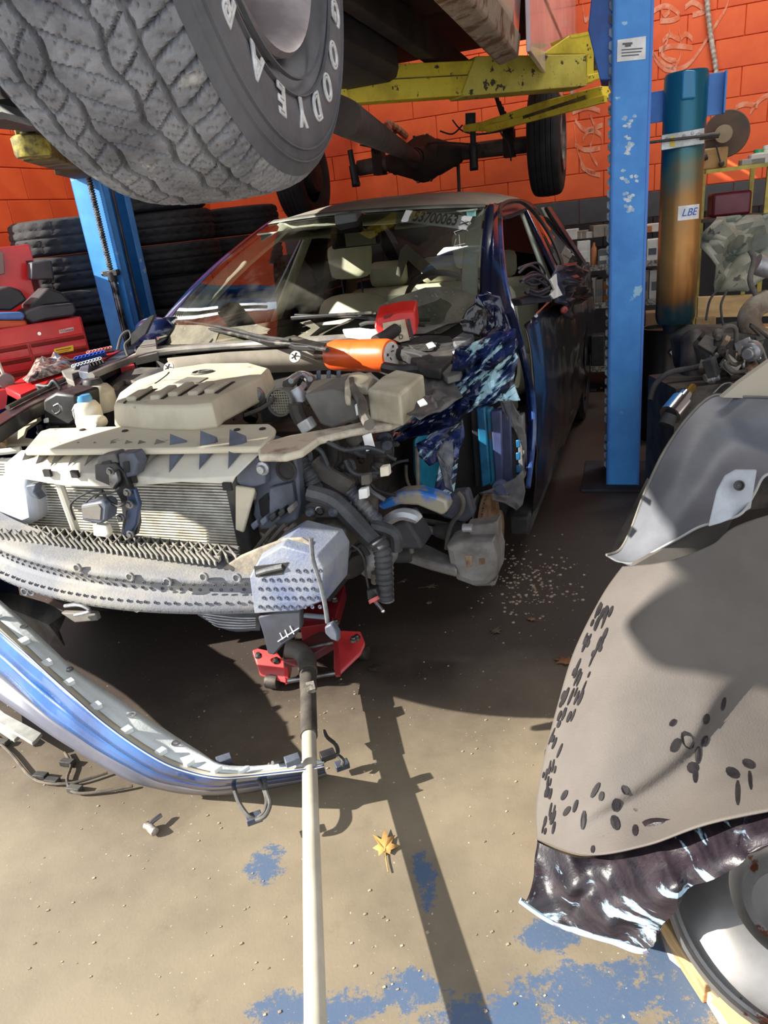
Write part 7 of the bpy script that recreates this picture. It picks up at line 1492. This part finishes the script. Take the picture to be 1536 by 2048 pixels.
# engine mass on right
p = WF.p(1470, 760, z=3.0); F = Fr(p.x, p.y, 0); r = root('engine', 'dismantled dusty engine at the right edge behind the leaning panel', 'engine', F)
eg = [blackd, darksteel, alum, M('cast_grey', S(150, 146, 134), S(110, 106, 98), 9, rough=.6, bump=.2), rubber, rusty, hosed]
m = MB(); m.prism([F.p(x, y, z=3.15) for x, y in ((1400, 690), (1440, 668), (1500, 668), (1560, 660), (1560, 790), (1440, 790), (1410, 760))], (0, .35, 0)); link('block', m, blackd, r, bevel=.02); m = MB(); m.box((-.25, .0, 0), (.3, .3, .6)); link('engine_stand', m, darksteel, r)
random.seed(33)
for k in range(60):
    x, y = random.uniform(1405, 1536), random.uniform(668, 790); p = F.p(x, y, z=random.uniform(2.95, 3.15)); s_ = random.uniform(.012, .04); m = MB(); a = Vector((random.uniform(-1, 1), random.uniform(-1, .2), random.uniform(-1, 1))).normalized()
    if k % 3 == 0: m.tube([p, p + a * .06, p + a * .08 + Vector((.04, 0, -.03)), p + Vector((.09, .02, -.05))], s_ * .3, 8, smooth=4)
    elif k % 3 == 1: m.lathe(p, a, [(.001, -s_), (s_, -s_), (s_, 0), (s_ * .6, s_ * .2), (s_ * .6, s_), (.001, s_)], 14)
    else: m.obox(p, a * s_, a.orthogonal().normalized() * s_ * .7, a.cross(a.orthogonal()).normalized() * s_ * .5)
    link('engine_fitting', m, random.choice(eg), r, bevel=.003)
for pts, rr, mt in (([(1536, 600), (1510, 615), (1498, 640), (1510, 670), (1545, 690)], .05, M('exh', S(150, 140, 124), S(100, 84, 70), 8, rough=.7, bump=.2)), ([(1560, 535), (1535, 535), (1512, 528)], .045, alum), ([(1300, 800), (1310, 770), (1340, 745), (1390, 735), (1430, 722)], .012, rubber), ([(1500, 500), (1508, 520), (1500, 560), (1512, 590)], .012, hosed), ([(1412, 640), (1420, 600), (1440, 575)], .005, rubber), ([(1446, 650), (1442, 610), (1455, 580)], .005, rubber)):
    m = MB(); m.tube([F.p(x, y, z=3.2 if rr > .02 else 3.1) for x, y in pts], rr, 14, smooth=5); link('pipe', m, mt, r)
m = MB(); q0, q1 = F.p(1390, 670, z=3.3), F.p(1386, 790, z=3.2); m.lathe(q1, q0 - q1, [(.001, 0), (.05, 0), (.06, .02), (.06, (q0 - q1).length - .02), (.05, (q0 - q1).length), (.001, (q0 - q1).length)], 20); Fz = F; o = link('muffler', m, darksteel, r)
m = MB(); q0, q1 = F.p(1372, 790, z=2.95), F.p(1340, 830, z=2.9); m.tube([q0, lerp(q0, q1, .3), lerp(q0, q1, .32), q1], [.03, .03, .045, .045], 16); link('chrome_tip', m, chrome, r); m = MB(); m.tube([F.p(1385, 775, z=3.0), q0], .018, 10); link('tip_pipe', m, M('brass', S(150, 120, 60), rough=.3, metal=.7), r)
m = MB(); m.tube([q1, F.p(1332, 850, z=2.9)], .03, 12); link('bellows', m, rubber, r)
# grinder, rack, case, cans
p = WF.p(1450, 350, z=3.9); F = Fr(p.x, p.y, 14.); r = root('yellow_rack', 'yellow angle-iron rack behind the teal cylinder', 'rack', F)
ya = M('rack_yellow', S(196, 176, 80), S(150, 134, 60), 8, rough=.6)
za, zb, zc2 = F.p(1410, 340, v=0.).z, F.p(1410, 438, v=0.).z, 0
xa, xb = F.p(1408, 340, v=0.).x, F.p(1540, 340, v=0.).x
for x_ in (xa, xb):
    for y_ in (0, .35): m = MB(); m.box((x_ - .012, y_, 0), (x_ + .012, y_ + .02, za)); link('upright', m, ya, r)
for z_ in (za, zb): m = MB(); m.box((xa, 0, z_ - .02), (xb, .02, z_)); m.box((xa, .02, z_ - .012), (xb, .35, z_ - .004)); link('shelf', m, ya if z_ == za else darksteel, r)
def on_rack(name, lab, cat, fn, v=.08):
    fn(F, name, lab, cat)
m = MB(); m.box((F.p(1424, 425, v=.05).x, .05, zb), (F.p(1502, 425, v=.05).x, .2, F.p(1450, 385, v=.05).z)); o = one('parts_case', 'maroon case on the lower shelf of the yellow rack', 'case', F, m, M('maroon', S(110, 34, 48), S(80, 26, 38), 5, rough=.4), bevel=.015)
m = MB(); a_, b_ = F.p(1395, 338, v=.05), F.p(1470, 290, v=.05); m.box((a_.x, .05, za), (F.p(1455, 330, v=.05).x, .18, b_.z)); gr = one('bench_grinder', 'old tan bench grinder with a worn disc on the yellow rack', 'grinder', F, m, M('tan_box', S(176, 136, 84), S(130, 96, 60), 6, rough=.7), bevel=.01)
m = MB(); m.lathe(F.p(1452, 268, v=.12), (-.2, -1, 0), [(.001, -.02), (.115, -.02), (.12, 0), (.115, .02), (.03, .025), (.001, .03)], 40); link('grinding_disc', m, M('disc_brown', S(110, 80, 66), S(80, 70, 60), 5, rough=.8), gr)
m = MB(); m.cyl(F.p(1400, 276, v=.1), F.p(1450, 268, v=.1), .018, 12); m.lathe(F.p(1446, 268, v=.06), (0, -1, 0), [(.045, 0), (.045, .02), (.001, .025)], 20); link('motor_hub', m, M('hub_tan', S(150, 130, 100), rough=.6), gr)
m = MB(); m.cyl(F.p(1395, 320, v=.03), F.p(1414, 312, v=.03), .02, 12); m.ball(F.p(1443, 328, v=.03), .016, 8); m.cyl(F.p(1432, 290, v=.03), F.p(1441, 325, v=.03), .004, 6); link('handle_knob', m, black, gr)
for i, (x0, lab, mt) in enumerate(((1512, 'green-capped spray can at the right end of the yellow rack', M('can_green', S(40, 150, 100), rough=.3)), (1530, 'white spray can at the right end of the yellow rack', white))):
    a_ = F.p(x0, 370, v=.1); G_ = F.W((a_.x, .1, 0)); G = Fr(G_.x, G_.y, 14., za); hh = F.p(x0, 300 - 8 * i, v=.1).z - za
    m = MB(); m.lathe((0, 0, 0), (0, 0, 1), [(.001, 0), (.03, 0), (.03, hh * .75), (.02, hh * .82), (.001, hh * .82)], 18); o = one('spray_can', lab, 'spray can', G, m, offwhite)
    m = MB(); m.lathe((0, 0, hh * .8), (0, 0, 1), [(.026, 0), (.026, hh * .22), (.001, hh * .24)], 16); link('cap', m, mt, o)
for i, (x, y, w_, h_, cc_) in enumerate(((1500, 350, .09, .05, S(196, 190, 186)), (1480, 372, .12, .03, S(150, 146, 140)))):
    a_ = F.p(x, y, v=.04); m = MB(); m.box((a_.x, .04, za), (a_.x + w_, .12, za + h_)); one('small_box', ('pale small box' if i == 0 else 'flat grey box') + ' on top of the yellow rack beside the cans', 'box', F, m, M('sb%d' % i, cc_), bevel=.003)
